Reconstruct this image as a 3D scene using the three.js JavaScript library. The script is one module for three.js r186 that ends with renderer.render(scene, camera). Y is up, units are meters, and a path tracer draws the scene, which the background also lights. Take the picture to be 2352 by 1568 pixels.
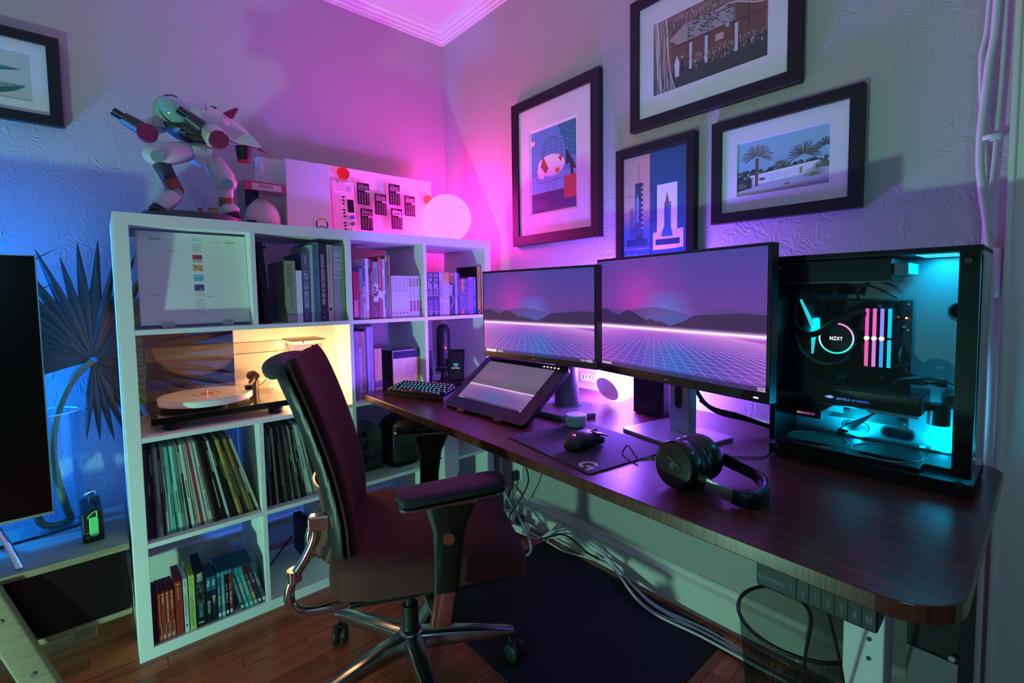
import * as THREE from 'three';
import { RoundedBoxGeometry } from 'three/addons/geometries/RoundedBoxGeometry.js';
import { mergeGeometries, toCreasedNormals } from 'three/addons/utils/BufferGeometryUtils.js';
import { ImprovedNoise } from 'three/addons/math/ImprovedNoise.js';
import { RectAreaLightUniformsLib } from 'three/addons/lights/RectAreaLightUniformsLib.js';

RectAreaLightUniformsLib.init();
const scene = new THREE.Scene();
const renderer = new THREE.WebGLRenderer({ antialias: true });
renderer.toneMapping = THREE.LinearToneMapping;
renderer.toneMappingExposure = 1.14;
renderer.shadowMap.enabled = true;
scene.background = new THREE.Color(0, 0, 0);

// ---------------------------------------------------------------- camera (lens shifted, slightly rolled)
const camera = new THREE.PerspectiveCamera(2 * Math.atan(784 / 1091.1) * 180 / Math.PI, 2352 / 1568, 0.05, 30);
camera.rotation.order = 'YXZ';
camera.position.set(-0.041, 1.1944, 1.9696);
camera.rotation.set(-0.0591, -0.7382, -0.0117);
camera.setViewOffset(2352, 1568, -47, 45.7, 2352, 1568);
scene.add(camera);

// ---------------------------------------------------------------- light levels
const LIGHT = {
  pink: { rgb: [1.0, 0.012, 0.56], i: 2.0 },
  purple: { rgb: [0.25, 0.08, 1.0], i: 8.5 },
  blue: { rgb: [0.0, 0.17, 1.0], i: 8.4 },
  green: { rgb: [0.36, 1.0, 0.74], i: 6.6 },
  warm: { rgb: [1.0, 0.46, 0.17], i: 8 },
  cyan: { rgb: [0.0, 0.55, 0.9], i: 420 },
  fill: { rgb: [0.25, 0.66, 1.0], i: 1.7 },  // level of the unseen lamp behind the camera
};
const col = (a) => new THREE.Color().setRGB(...a);
function pointLight(name, L, x, y, z, r, k = 1) {
  const p = new THREE.PointLight(col(L.rgb), L.i * k); p.name = name; p.position.set(x, y, z);
  p.castShadow = true; p.shadow.radius = r / 0.02; scene.add(p); return p;
}
function rectLight(name, rgb, i, w, h, at, to) {
  const p = new THREE.RectAreaLight(col(rgb), i, w, h); p.name = name; p.position.set(...at); p.lookAt(...to); scene.add(p); return p;
}

// ---------------------------------------------------------------- helpers
const PI = Math.PI;
let seed = 7; const rnd = () => ((seed = (seed * 1664525 + 1013904223) >>> 0) / 4294967296);
const rr = (a, b) => a + (b - a) * rnd();
const used = {};
function numbered(n) { const k = used[n] = (used[n] ?? -1) + 1; return k ? n + '_' + String(k).padStart(3, '0') : n; }
function tag(o, label, category, group, kind) {
  if (label) o.userData.label = label; if (category) o.userData.category = category;
  if (group) o.userData.group = group; if (kind) o.userData.kind = kind; return o;
}
function T(name, label, category, at = [0, 0, 0], turn = 0, group) {
  const o = new THREE.Group(); o.name = numbered(name); o.position.set(...at); o.rotation.y = turn; scene.add(o); return tag(o, label, category, group);
}
function M(name, geo, mat, parent, at, rot) {
  const g = Array.isArray(geo) ? merge(geo) : geo;
  const m = new THREE.Mesh(g, mat); m.castShadow = m.receiveShadow = true;
  if (parent) { m.name = name; parent.add(m); } else { m.name = numbered(name); scene.add(m); }
  if (at) m.position.set(...at); if (rot) m.rotation.set(...rot); return m;
}
function S(name, geo, mat, at) { const m = M(name, geo, mat, null, at); m.userData.kind = 'structure'; return m; }
function merge(list) { return mergeGeometries(list.map((g) => { const n = g.index ? g.toNonIndexed() : g; for (const k of Object.keys(n.attributes)) if (!['position', 'normal', 'uv'].includes(k)) n.deleteAttribute(k); return n; })); }
const box = (w, h, d, x = 0, y = 0, z = 0, r = 0) => (r ? new RoundedBoxGeometry(w, h, d, 2, r) : new THREE.BoxGeometry(w, h, d)).translate(x, y, z);
const bx = (x0, x1, y0, y1, z0, z1, r = 0) => box(x1 - x0, y1 - y0, z1 - z0, (x0 + x1) / 2, (y0 + y1) / 2, (z0 + z1) / 2, r);
function cyl(r0, r1, h, x = 0, y = 0, z = 0, ax = 'y', n = 24) {
  const g = new THREE.CylinderGeometry(r1, r0, h, n); if (ax === 'x') g.rotateZ(-PI / 2); if (ax === 'z') g.rotateX(PI / 2); return g.translate(x, y, z);
}
const sph = (r, x = 0, y = 0, z = 0, n = 20) => new THREE.SphereGeometry(r, n, Math.ceil(n * 0.7)).translate(x, y, z);
const V = (p) => new THREE.Vector3(...p);
const tube = (pts, r, n = 0, k = 8, closed = false) => new THREE.TubeGeometry(new THREE.CatmullRomCurve3(pts.map(V), closed, 'catmullrom', 0.5), n || pts.length * 8, r, k, closed);
const lathe = (pts, n = 32) => new THREE.LatheGeometry(pts.map((p) => new THREE.Vector2(...p)), n);
function extr(pts, depth, bevel = 0, holes = []) {
  const s = new THREE.Shape(pts.map((p) => new THREE.Vector2(...p))); for (const h of holes) s.holes.push(new THREE.Path(h.map((p) => new THREE.Vector2(...p))));
  return new THREE.ExtrudeGeometry(s, { depth, bevelEnabled: bevel > 0, bevelSize: bevel, bevelThickness: bevel, bevelSegments: 2, curveSegments: 12 });
}
const rectPts = (x0, x1, y0, y1) => [[x0, y0], [x1, y0], [x1, y1], [x0, y1]];
function roundRect(x0, x1, y0, y1, r, n = 6) {
  const p = [], R = Array.isArray(r) ? r : [r, r, r, r];
  [[x1 - R[0], y1 - R[0], 0], [x0 + R[1], y1 - R[1], 1], [x0 + R[2], y0 + R[2], 2], [x1 - R[3], y0 + R[3], 3]].forEach(([cx, cy, q], i) => { for (let k = 0; k <= n; k++) { const a = (q + k / n) * PI / 2; p.push([cx + R[i] * Math.cos(a), cy + R[i] * Math.sin(a)]); } });
  return p;
}

function flipTris(g) { // reverse the winding of every triangle
  if (g.index) { const a = g.index.array; for (let i = 0; i < a.length; i += 3) { const t = a[i + 1]; a[i + 1] = a[i + 2]; a[i + 2] = t; } }
  else for (const k of Object.keys(g.attributes)) { const A = g.attributes[k], n = A.itemSize, d = A.array; for (let i = 0; i < A.count; i += 3) for (let c = 0; c < n; c++) { const t = d[(i + 1) * n + c]; d[(i + 1) * n + c] = d[(i + 2) * n + c]; d[(i + 2) * n + c] = t; } }
  return g;
}
function outward(g) { // closed surface: make its signed volume positive
  const p = g.attributes.position, ix = g.index, n = ix ? ix.count : p.count; let v = 0; const A = new THREE.Vector3(), B = new THREE.Vector3(), C = new THREE.Vector3();
  for (let i = 0; i < n; i += 3) { A.fromBufferAttribute(p, ix ? ix.getX(i) : i); B.fromBufferAttribute(p, ix ? ix.getX(i + 1) : i + 1); C.fromBufferAttribute(p, ix ? ix.getX(i + 2) : i + 2); v += A.dot(B.cross(C)); }
  return v < 0 ? flipTris(g) : g;
}
function flipped(g, ax = 2) { g = g.index ? g.toNonIndexed() : g; const s = [1, 1, 1]; s[ax] = -1; return outward(g); }
function profileRun(prof, len, wall) { // trim run: profile (out of the wall, up), swept along the wall
  const g = extr(prof, len).toNonIndexed ? extr(prof, len) : null; const p = g.attributes.position;
  for (let i = 0; i < p.count; i++) { const o = p.getX(i), u = p.getY(i), l = p.getZ(i); wall === 'right' ? p.setXYZ(i, XW - o, u, ZW + l) : p.setXYZ(i, XL + l, u, ZW + o); }
  outward(g); g.computeVertexNormals(); return metric(toCreasedNormals(g, 0.5));
}
// closed surface through rings: {c, u, v, a, b, n} superellipse sections
function loft(secs, N = 20) {
  const pos = [], idx = [], uv = [];
  secs.forEach((s, i) => {
    const c = V(s.c), u = V(s.u ?? [1, 0, 0]), v = V(s.v ?? [0, 1, 0]), e = 2 / (s.n ?? 2);
    for (let k = 0; k <= N; k++) {
      const t = k / N * 2 * PI, C = Math.cos(t), D = Math.sin(t);
      const p = c.clone().addScaledVector(u, s.a * Math.sign(C) * Math.abs(C) ** e).addScaledVector(v, s.b * Math.sign(D) * Math.abs(D) ** e);
      pos.push(p.x, p.y, p.z); uv.push(k / N, i / (secs.length - 1));
    }
  });
  const R = N + 1;
  for (let i = 0; i < secs.length - 1; i++) for (let k = 0; k < N; k++) { const a = i * R + k, b = a + 1, c = a + R, d = c + 1; idx.push(a, b, c, b, d, c); }
  for (const [i, f] of [[0, 0], [secs.length - 1, 1]]) {
    const s = secs[i], q = pos.length / 3; pos.push(...s.c); uv.push(0.5, f);
    for (let k = 0; k < N; k++) f ? idx.push(i * R + k, i * R + k + 1, q) : idx.push(i * R + k + 1, i * R + k, q);
  }
  const g = new THREE.BufferGeometry(); g.setAttribute('position', new THREE.Float32BufferAttribute(pos, 3)); g.setAttribute('uv', new THREE.Float32BufferAttribute(uv, 2)); g.setIndex(idx);
  outward(g); g.computeVertexNormals();
  return toCreasedNormals(g, 0.7);
}
// grid sheet with thickness: f(u,v) -> {p:[x,y,z], n:[x,y,z], t}
function sheet(f, nu, nv) {
  const pos = [], idx = [], uv = [], R = nv + 1, F = (nu + 1) * R;
  for (const s of [1, -1]) for (let i = 0; i <= nu; i++) for (let j = 0; j <= nv; j++) {
    const q = f(i / nu, j / nv * 2 - 1); pos.push(...[0, 1, 2].map((k) => q.p[k] + q.n[k] * q.t * s * 0.5)); uv.push(j / nv, i / nu);
  }
  const quad = (a, b, c, d) => idx.push(a, b, c, b, d, c);
  for (let i = 0; i < nu; i++) for (let j = 0; j < nv; j++) { const a = i * R + j; quad(a, a + 1, a + R, a + R + 1); quad(F + a + 1, F + a, F + a + R + 1, F + a + R); }
  for (let i = 0; i < nu; i++) for (const j of [0, nv]) { const a = i * R + j, b = a + R; j ? quad(a, F + a, b, F + b) : quad(F + a, a, F + b, b); }
  for (let j = 0; j < nv; j++) for (const i of [0, nu]) { const a = i * R + j, b = a + 1; i ? quad(a, b, F + a, F + b) : quad(b, a, F + b, F + a); }
  const g = new THREE.BufferGeometry(); g.setAttribute('position', new THREE.Float32BufferAttribute(pos, 3)); g.setAttribute('uv', new THREE.Float32BufferAttribute(uv, 2)); g.setIndex(idx); outward(g); g.computeVertexNormals();
  return toCreasedNormals(g, 0.9);
}
// uv in metres on every face of a geometry, by the dominant axis of the normal
function metric(g, k = 1, swap = false) {
  const p = g.attributes.position, n = g.attributes.normal, uv = new Float32Array(p.count * 2);
  for (let i = 0; i < p.count; i++) {
    const a = [Math.abs(n.getX(i)), Math.abs(n.getY(i)), Math.abs(n.getZ(i))], m = a.indexOf(Math.max(...a));
    let u = m === 0 ? p.getZ(i) : p.getX(i), v = m === 1 ? p.getZ(i) : p.getY(i); if (swap) [u, v] = [v, u];
    uv[i * 2] = u * k; uv[i * 2 + 1] = v * k;
  }
  g.setAttribute('uv', new THREE.BufferAttribute(uv, 2)); return g;
}
const faceRight = -PI / 2; // rotation that turns a +z face to face -x (out of the right wall)

// ---------------------------------------------------------------- textures and materials
function canvasTex(w, h, draw, srgb = true) {
  const c = document.createElement('canvas'); c.width = w; c.height = h; draw(c.getContext('2d'), w, h);
  const t = new THREE.CanvasTexture(c); if (srgb) t.colorSpace = THREE.SRGBColorSpace; t.anisotropy = 8; return t;
}
function dataTex(n, f, srgb) {
  const d = new Uint8Array(n * n * 4);
  for (let y = 0; y < n; y++) for (let x = 0; x < n; x++) { const c = f(x / n, y / n), o = (y * n + x) * 4; for (let k = 0; k < 3; k++) d[o + k] = Math.max(0, Math.min(255, (c.length ? c[k] : c) * 255)); d[o + 3] = 255; }
  const t = new THREE.DataTexture(d, n, n); t.wrapS = t.wrapT = THREE.MirroredRepeatWrapping; t.magFilter = THREE.LinearFilter; t.minFilter = THREE.LinearMipmapLinearFilter; t.generateMipmaps = true;
  if (srgb) t.colorSpace = THREE.SRGBColorSpace; t.needsUpdate = true; return t;
}
const IN = new ImprovedNoise(), noise = (x, y, z = 0) => IN.noise(x, y, z);
const std = (color, roughness = 0.6, extra = {}) => new THREE.MeshStandardMaterial({ color, roughness, ...extra });
const phys = (o) => new THREE.MeshPhysicalMaterial(o);
const glow = (rgb, k = 1, base = 0x111111) => new THREE.MeshStandardMaterial({ color: base, emissive: col(rgb), emissiveIntensity: k, roughness: 0.5 });
const plasterBump = (() => { // brushed plaster: fine noise smeared along a swirling field of strokes
  const n = 1024, m = 300, base = new Float32Array(m * m); seed = 404; for (let i = 0; i < m * m; i++) base[i] = rnd();
  const at = (x, y) => { x = ((x % m) + m) % m; y = ((y % m) + m) % m; const i = Math.floor(x), j = Math.floor(y), u = x - i, v = y - j, i1 = (i + 1) % m, j1 = (j + 1) % m; return (base[j * m + i] * (1 - u) + base[j * m + i1] * u) * (1 - v) + (base[j1 * m + i] * (1 - u) + base[j1 * m + i1] * u) * v; };
  const ang = (x, y) => noise(x * 0.022, y * 0.022, 1.3) * 5 + noise(x * 0.055, y * 0.055, 8.3) * 2.2;
  return dataTex(n, (u, v) => {
    let x = u * m, y = v * m, s = at(x, y), w = 1;
    for (const d of [1, -1]) { let px = x, py = y; for (let k = 1; k <= 7; k++) { const a = ang(px, py); px += d * Math.cos(a) * 1.15; py += d * Math.sin(a) * 1.15; s += at(px, py); w++; } }
    s /= w; const patch = 0.4 + 0.6 * Math.max(0, Math.min(1, 0.5 + 1.6 * noise(x * 0.02, y * 0.02, 5.5)));
    const h = Math.max(-0.12, (s - 0.5)) * 2.6; return 0.4 + patch * h + 0.05 * (at(x * 1.9 + 7, y * 1.9) - 0.5);
  });
})();
function repeated(t, r) { const c = t.clone(); c.repeat.set(r, r); c.needsUpdate = true; return c; }
const wallBump = repeated(plasterBump, 1 / 0.68);
const plaster = std(0xb3aea8, 0.6, { bumpMap: wallBump, bumpScale: 0.0019 });
const unseenDarkWall = std(0x464648, 0.7, { bumpMap: wallBump, bumpScale: 0.0019 });  // walls out of view, kept dark to hold down bounce light and reflections
const ceilingMat = std(0xd2cec8, 0.85, { bumpMap: wallBump, bumpScale: 0.0015 });
const paint = std(0xe2ded6, 0.45);
const laminate = std(0xe9e9e6, 0.42);
const whiteBoard = std(0xe4e4e4, 0.5);
const blackGloss = phys({ color: 0x0a0a0b, roughness: 0.18, clearcoat: 0.6, clearcoatRoughness: 0.1 });
const black = std(0x101012, 0.5), blackMatte = std(0x0d0d0e, 0.8), darkGrey = std(0x26262a, 0.55), midGrey = std(0x6a6a6e, 0.5), silver = std(0xb8b8bc, 0.3, { metalness: 0.85 });
const chrome = std(0xd8d8da, 0.1, { metalness: 1 }), alu = std(0xb9b9bb, 0.22, { metalness: 1 });
const whitePlastic = std(0xdddddd, 0.4), whiteCord = std(0xd2d2cf, 0.5), blackCord = std(0x0c0c0d, 0.55), frameBlack = std(0x09090b, 0.45);
const pane = phys({ color: 0xffffff, transmission: 1, thickness: 0, roughness: 0.0, ior: 1.5 });
const acrylic = phys({ color: 0xf8f8f8, transmission: 1, thickness: 0, roughness: 0.02, ior: 1.49 });
const grain = dataTex(512, (u, v) => { const w = noise(u * 3, v * 3, 0.5) * 0.25; const g = 0.5 + 0.5 * noise((u + w * 0.1) * 6, (v + w * 0.15) * 90, 4), f = 0.5 + 0.5 * noise(u * 14, v * 260, 2); return 0.62 + 0.25 * (g - 0.5) + 0.3 * (f - 0.5); });
function wood(rgb, roughness, extra = {}, amt = 1) { // grain runs along u
  const [r, g, b] = rgb; const t = dataTex(512, (u, v) => { const w = noise(u * 2.2, v * 5, 3.3); const a = noise(u * 3, (v + 0.02 * w) * 60, 4) * 0.22 + noise(u * 12, v * 220, 2) * 0.2 + noise(u * 1.2, v * 9, 8) * 0.16; const k = 1 + a * amt; return [r * k, g * k, b * k]; }, true);
  return phys({ map: t, roughness, bumpMap: grain, bumpScale: 0.0004, ...extra });
}
const deskWood = wood([0.31, 0.145, 0.12], 0.27, { specularIntensity: 0.8 });
const oakFloor = [[0.68, 0.32, 0.2], [0.62, 0.28, 0.17], [0.73, 0.36, 0.22]].map((c) => wood(c, 0.3));
const paleWood = wood([0.54, 0.46, 0.37], 0.5, {}, 0.5);
const fabric = (() => { const t = dataTex(256, (u, v) => 0.5 + 0.4 * Math.sin(u * 256 * PI / 3) * Math.sin(v * 256 * PI / 3) + 0.2 * noise(u * 90, v * 90)); t.wrapS = t.wrapT = THREE.RepeatWrapping; t.repeat.set(5, 5); return phys({ color: 0x52221f, roughness: 0.92, sheen: 1, sheenRoughness: 0.5, sheenColor: new THREE.Color(0x903c38), bumpMap: t, bumpScale: 0.0006 }); })();

// ================================================================ ROOM
const XW = 1.55, ZW = -0.55, XL = -2.7, ZB = 3.6, H = 2.75;
S('wall_back', metric(bx(XL - 0.1, XW + 0.1, -0.1, H + 0.1, ZW - 0.1, ZW)), plaster);
S('wall_right', metric(bx(XW, XW + 0.1, -0.1, H + 0.1, ZW, ZB)), plaster);
S('wall_left', metric(bx(XL - 0.1, XL, -0.1, H + 0.1, ZW, ZB)), unseenDarkWall);
S('wall_front', metric(bx(XL - 0.1, XW + 0.1, -0.1, H + 0.1, ZB, ZB + 0.1)), unseenDarkWall);
S('ceiling', metric(bx(XL - 0.1, XW + 0.1, H, H + 0.1, ZW - 0.1, ZB + 0.1)), ceilingMat);
{ // oak strip floor: planks of their own where the photograph shows them
  const fl = new THREE.Group(); fl.name = 'floor'; fl.userData.kind = 'structure'; scene.add(fl);
  M('subfloor', metric(bx(XL - 0.1, XW + 0.1, -0.1, -0.0125, ZW - 0.1, ZB + 0.1), 1), oakFloor[1], fl);
  const rest = [];
  const pw = 0.0572; let row = 0;
  for (let z = ZW; z < ZB; z += pw, row++) {
    let x = XL - rr(0, 0.8);
    while (x < XW) {
      const len = rr(0.5, 1.25), x1 = Math.min(x + len, XW), a = Math.max(x, XL);
      if (x1 > a + 0.01) {
        const inView = x1 > -0.75 && z < 1.45 && !(z > 0.4 && x1 < -0.3);
        const m = oakFloor[Math.floor(rnd() * 3)];
        const g = new RoundedBoxGeometry(x1 - a - 0.0012, 0.0125, pw - 0.001, 1, 0.0009).translate((a + x1) / 2, -0.00625 - rnd() * 0.0003, z + pw / 2);
        const off = rnd() * 5; metric(g); const uv = g.attributes.uv; for (let i = 0; i < uv.count; i++) uv.setXY(i, uv.getX(i) * 0.8 + off, uv.getY(i) * 2.2 + off * 0.7);
        if (inView) M('plank', g, m, fl); else rest.push(g);
      }
      x += len;
    }
  }
  const r = M('planking', rest, oakFloor[0], fl); r.userData.kind = 'stuff';
}
{ // crown moulding, stepped, and baseboards
  const crown = [[0, 0], [0.012, 0], [0.014, 0.012], [0.022, 0.016], [0.024, 0.028], [0.034, 0.034], [0.037, 0.046], [0.05, 0.054], [0.056, 0.07], [0.062, 0.08], [0, 0.08]].map(([x, y]) => [x, y + H - 0.08]);
  S('trim_1', profileRun(crown, XW - XL, 'back'), paint); S('trim_2', profileRun(crown, ZB - ZW, 'right'), paint);
  const base = [[0, 0], [0.02, 0], [0.02, 0.105], [0.024, 0.108], [0.024, 0.118], [0.012, 0.13], [0.01, 0.142], [0.004, 0.15], [0, 0.15]];
  S('baseboard_right', profileRun(base, 1.886 - ZW, 'right'), paint); S('baseboard_back', profileRun(base, XW - XL, 'back'), paint);
  // door casing at the right edge
  const c = new THREE.Group(); c.name = 'trim_3'; c.userData.kind = 'structure'; scene.add(c);
  M('casing_board', bx(XW - 0.022, XW, 0, 2.2, 1.893, 2.03, 0.004), paint, c);
  M('casing_bead', bx(XW - 0.03, XW, 0, 2.2, 1.886, 1.899, 0.005), paint, c);
  M('casing_edge', bx(XW - 0.035, XW, 0, 2.2, 1.985, 2.03, 0.005), paint, c);
}
// ================================================================ BOOKCASE (front plane z = 0, left edge x = 0)
const CELL = 0.335, DIV = 0.016, OUT = 0.038, DEPTH = 0.39, BW = 1.464;
const cx0 = (k) => OUT + k * (CELL + DIV), fy = (r) => BW - OUT - (r + 1) * CELL - r * DIV;
{
  const o = T('bookcase', 'large white square grid bookcase with sixteen compartments against the back wall', 'bookcase');
  M('top_panel', bx(0, BW, BW - OUT, BW, -DEPTH, 0, 0.0012), laminate, o);
  M('bottom_panel', bx(0, BW, 0, OUT, -DEPTH, 0, 0.0012), laminate, o);
  M('side_panel', bx(0.0004, OUT, OUT, BW - OUT, -DEPTH, 0, 0.0012), laminate, o);
  M('side_panel', bx(BW - OUT, BW - 0.0004, OUT, BW - OUT, -DEPTH, 0, 0.0012), laminate, o);
  for (let r = 0; r < 3; r++) M('shelf', bx(OUT, BW - OUT, fy(r) - DIV, fy(r), -DEPTH, -0.0006, 0.0008), laminate, o);
  for (let r = 0; r < 4; r++) for (let k = 1; k < 4; k++) { if (r === 1 && k === 1) continue; const x = cx0(k) - DIV; M('divider', bx(x, x + DIV, fy(r), fy(r) + CELL, -DEPTH, -0.0012, 0.0008), laminate, o); }
  M('back_board', bx(cx0(1) - DIV, cx0(2) - DIV, fy(1) + 0.0002, fy(1) + CELL - 0.0002, -DEPTH + 0.001, -DEPTH + 0.006), laminate, o);
}
// ---------------------------------------------------------------- spines: one printed atlas
const AT = document.createElement('canvas'); AT.width = AT.height = 2048; const actx = AT.getContext('2d'); let slots = 0;
const atlas = new THREE.CanvasTexture(AT); atlas.colorSpace = THREE.SRGBColorSpace; atlas.anisotropy = 8;
const paperMat = std(0xcfc6b4, 0.85), spineMat = phys({ map: atlas, roughness: 0.42 });
function slot(bg, draw) {
  const i = slots++, sx = (i % 42) * 48, sy = Math.floor(i / 42) * 512, c = actx;
  c.save(); c.beginPath(); c.rect(sx, sy, 48, 512); c.clip(); c.fillStyle = bg; c.fillRect(sx, sy, 48, 512);
  c.translate(sx + 48, sy); c.rotate(PI / 2); c.textBaseline = 'middle'; if (draw) draw(c, 512, 44); c.restore();
  c.fillStyle = bg; c.fillRect(sx, sy, 4, 512);
  return [sx, sy];
}
const txt = (c, s, x, y, size, color, font = 'sans-serif', weight = 'bold', maxw) => { c.fillStyle = color; c.font = weight + ' ' + size + 'px ' + font; c.textBaseline = 'middle'; maxw ? c.fillText(s, x, y, maxw) : c.fillText(s, x, y); };
function spineUV(g, [sx, sy]) { // +z faces take the spine print, all other faces the plain cover colour
  const n = g.attributes.normal, p = g.attributes.position, uv = g.attributes.uv; g.computeBoundingBox(); const b = g.boundingBox;
  for (let i = 0; i < p.count; i++) {
    let u = sx + 2, v = sy + 256;
    if (n.getZ(i) > 0.7) { u = sx + 5 + 42 * (p.getX(i) - b.min.x) / (b.max.x - b.min.x); v = sy + 1 + 510 * (b.max.y - p.getY(i)) / (b.max.y - b.min.y); }
    uv.setXY(i, u / 2048, 1 - v / 2048);
  }
  return g;
}
function book(name, label, cat, x0, x1, yb, h, d, zf, bg, draw, o = {}) {
  const w = x1 - x0 - 0.0006, s = slot(bg, draw), g = T(name, label, cat, [(x0 + x1) / 2 + (o.dx ?? 0), yb, zf], 0, o.group), b = 0.0018;
  g.rotation.z = o.lean ?? 0;
  const cover = [[box(w, h, b, 0, h / 2, -b / 2)], [box(b, h, d - b, -w / 2 + b / 2, h / 2, -d / 2 - b / 2)], [box(b, h, d - b, w / 2 - b / 2, h / 2, -d / 2 - b / 2)]].map((a) => a[0]);
  M('cover', spineUV(merge(cover), s), spineMat, g);
  if (w > 2 * b + 0.001) M('page_block', box(w - 2 * b - 0.0004, h - 0.006, d - b - 0.004, 0, h / 2, -d / 2 - b + 0.002), paperMat, g);
  return g;
}
const WHT = '#e9e6e2', INK = '#2a2530';
{ // top row, second compartment: tall architecture books
  const y = fy(0), z = -0.03;
  const B = (l, x0, x1, h, bg, d, depth = 0.2, zf = z, o) => book('hardcover_book', l, 'book', x0, x1, y, h, depth, zf, bg, d, o);
  B('olive green hardcover with thin green lettering, leftmost of the upright architecture books', 0.495, 0.53, 0.241, '#8d9670', (c, L, W) => { txt(c, 'natural flair', 30, 26, 36, '#3a4030', 'sans-serif', 'normal'); txt(c, 'GARDENS IN MINIATURE', 230, 22, 12, '#49503c'); c.fillStyle = '#d9d9cc'; c.fillRect(455, 10, 34, 26); c.fillStyle = '#6b4d7c'; for (let i = 0; i < 3; i++) c.fillRect(459 + i * 10, 12, 5, 22); }, 0.26);
  B('small plain white book standing between the olive and purple hardcovers', 0.5305, 0.553, 0.204, '#dfe4ea', null, 0.17);
  B('dark purple hardcover with white capitals CAPE COD MODERN on its spine', 0.5545, 0.584, 0.275, '#4a4a72', (c) => { c.fillStyle = '#5d636c'; c.fillRect(0, 0, 120, 50); txt(c, 'CAPE COD MODERN', 130, 25, 32, '#e4e2ea', 'sans-serif', 'normal', 280); txt(c, 'METROPOLIS', 440, 25, 9, '#c8c6d2'); txt(c, 'Peter Mc', 30, 25, 13, '#d0d0d8'); }, 0.24);
  B('thin pale green book squeezed beside the purple Cape Cod hardcover', 0.5845, 0.596, 0.307, '#9ec4a4', (c) => { for (let i = 0; i < 30; i++) { c.fillStyle = '#4c6b55'; c.fillRect(20 + i * 16, 20, 4, 3); } }, 0.27);
  B('teal hardcover spine reading MODERN FURNITURE AND DECORATION', 0.5965, 0.62, 0.318, '#4f7f86', (c) => txt(c, 'MODERN FURNITURE AND DECORATION', 14, 25, 34, '#1e3038', 'sans-serif', 'normal', 485), 0.27);
  B('black hardcover with narrow white serif capitals about nineteen thirties architecture', 0.621, 0.65, 0.313, '#2c2430', (c) => { txt(c, 'AMERICAN ARCHITECTURE OF THE 1930s', 70, 25, 26, '#dcd6dc', 'serif', 'bold', 330); txt(c, '\u03ba', 480, 25, 18, '#dcd6dc'); }, 0.25);
  B('tan hardcover titled CONCEPT in dark small capitals beside the grey volume', 0.651, 0.672, 0.311, '#b9a893', (c) => { txt(c, 'CONCEPT', 14, 25, 22, '#4c4038', 'serif'); txt(c, 'APARTMENTS, TOWNHOUSES & CONDOMINIUMS', 110, 25, 20, '#4c4038', 'sans-serif', 'normal', 270); c.fillStyle = '#2c2626'; c.beginPath(); c.arc(430, 25, 12, 0, 7); c.fill(); }, 0.25);
  B('thick grey linen hardcover with large pale 10 X 10 / 3 on its spine', 0.6735, 0.72, 0.308, '#8b8f8e', (c) => { for (let i = 0; i < 900; i++) { c.fillStyle = rnd() > 0.5 ? 'rgba(70,74,76,.35)' : 'rgba(190,190,185,.25)'; c.fillRect(rnd() * 512, rnd() * 44, 2, 1); } txt(c, '10 X 10 / 3', 28, 24, 42, '#c9cdca', 'sans-serif', 'normal', 260); }, 0.26);
  // black frame leaning on the left divider, and a small dark box behind it
  const f = T('picture_frame', 'black wooden frame stood on edge and leaning beside the architecture books', 'picture frame', [0.432, y, -0.04]);
  f.rotation.z = 0.075; M('frame', bx(-0.012, 0.012, 0.001, 0.308, -0.25, 0, 0.0015), blackMatte, f); M('hanger', cyl(0.006, 0.006, 0.014, 0.018, 0.29, -0.02, 'x', 12), black, f);
  const f2 = T('picture_frame', 'second thin black frame tucked against the divider left of the leaning frame', 'picture frame', [0.3985, y, -0.05]); f2.rotation.z = 0.02; M('frame', bx(-0.006, 0.006, 0.0005, 0.3, -0.25, 0, 0.0015), blackMatte, f2); M('corner_key', bx(-0.004, 0.004, 0.285, 0.302, -0.03, -0.01), black, f2);
}
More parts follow.
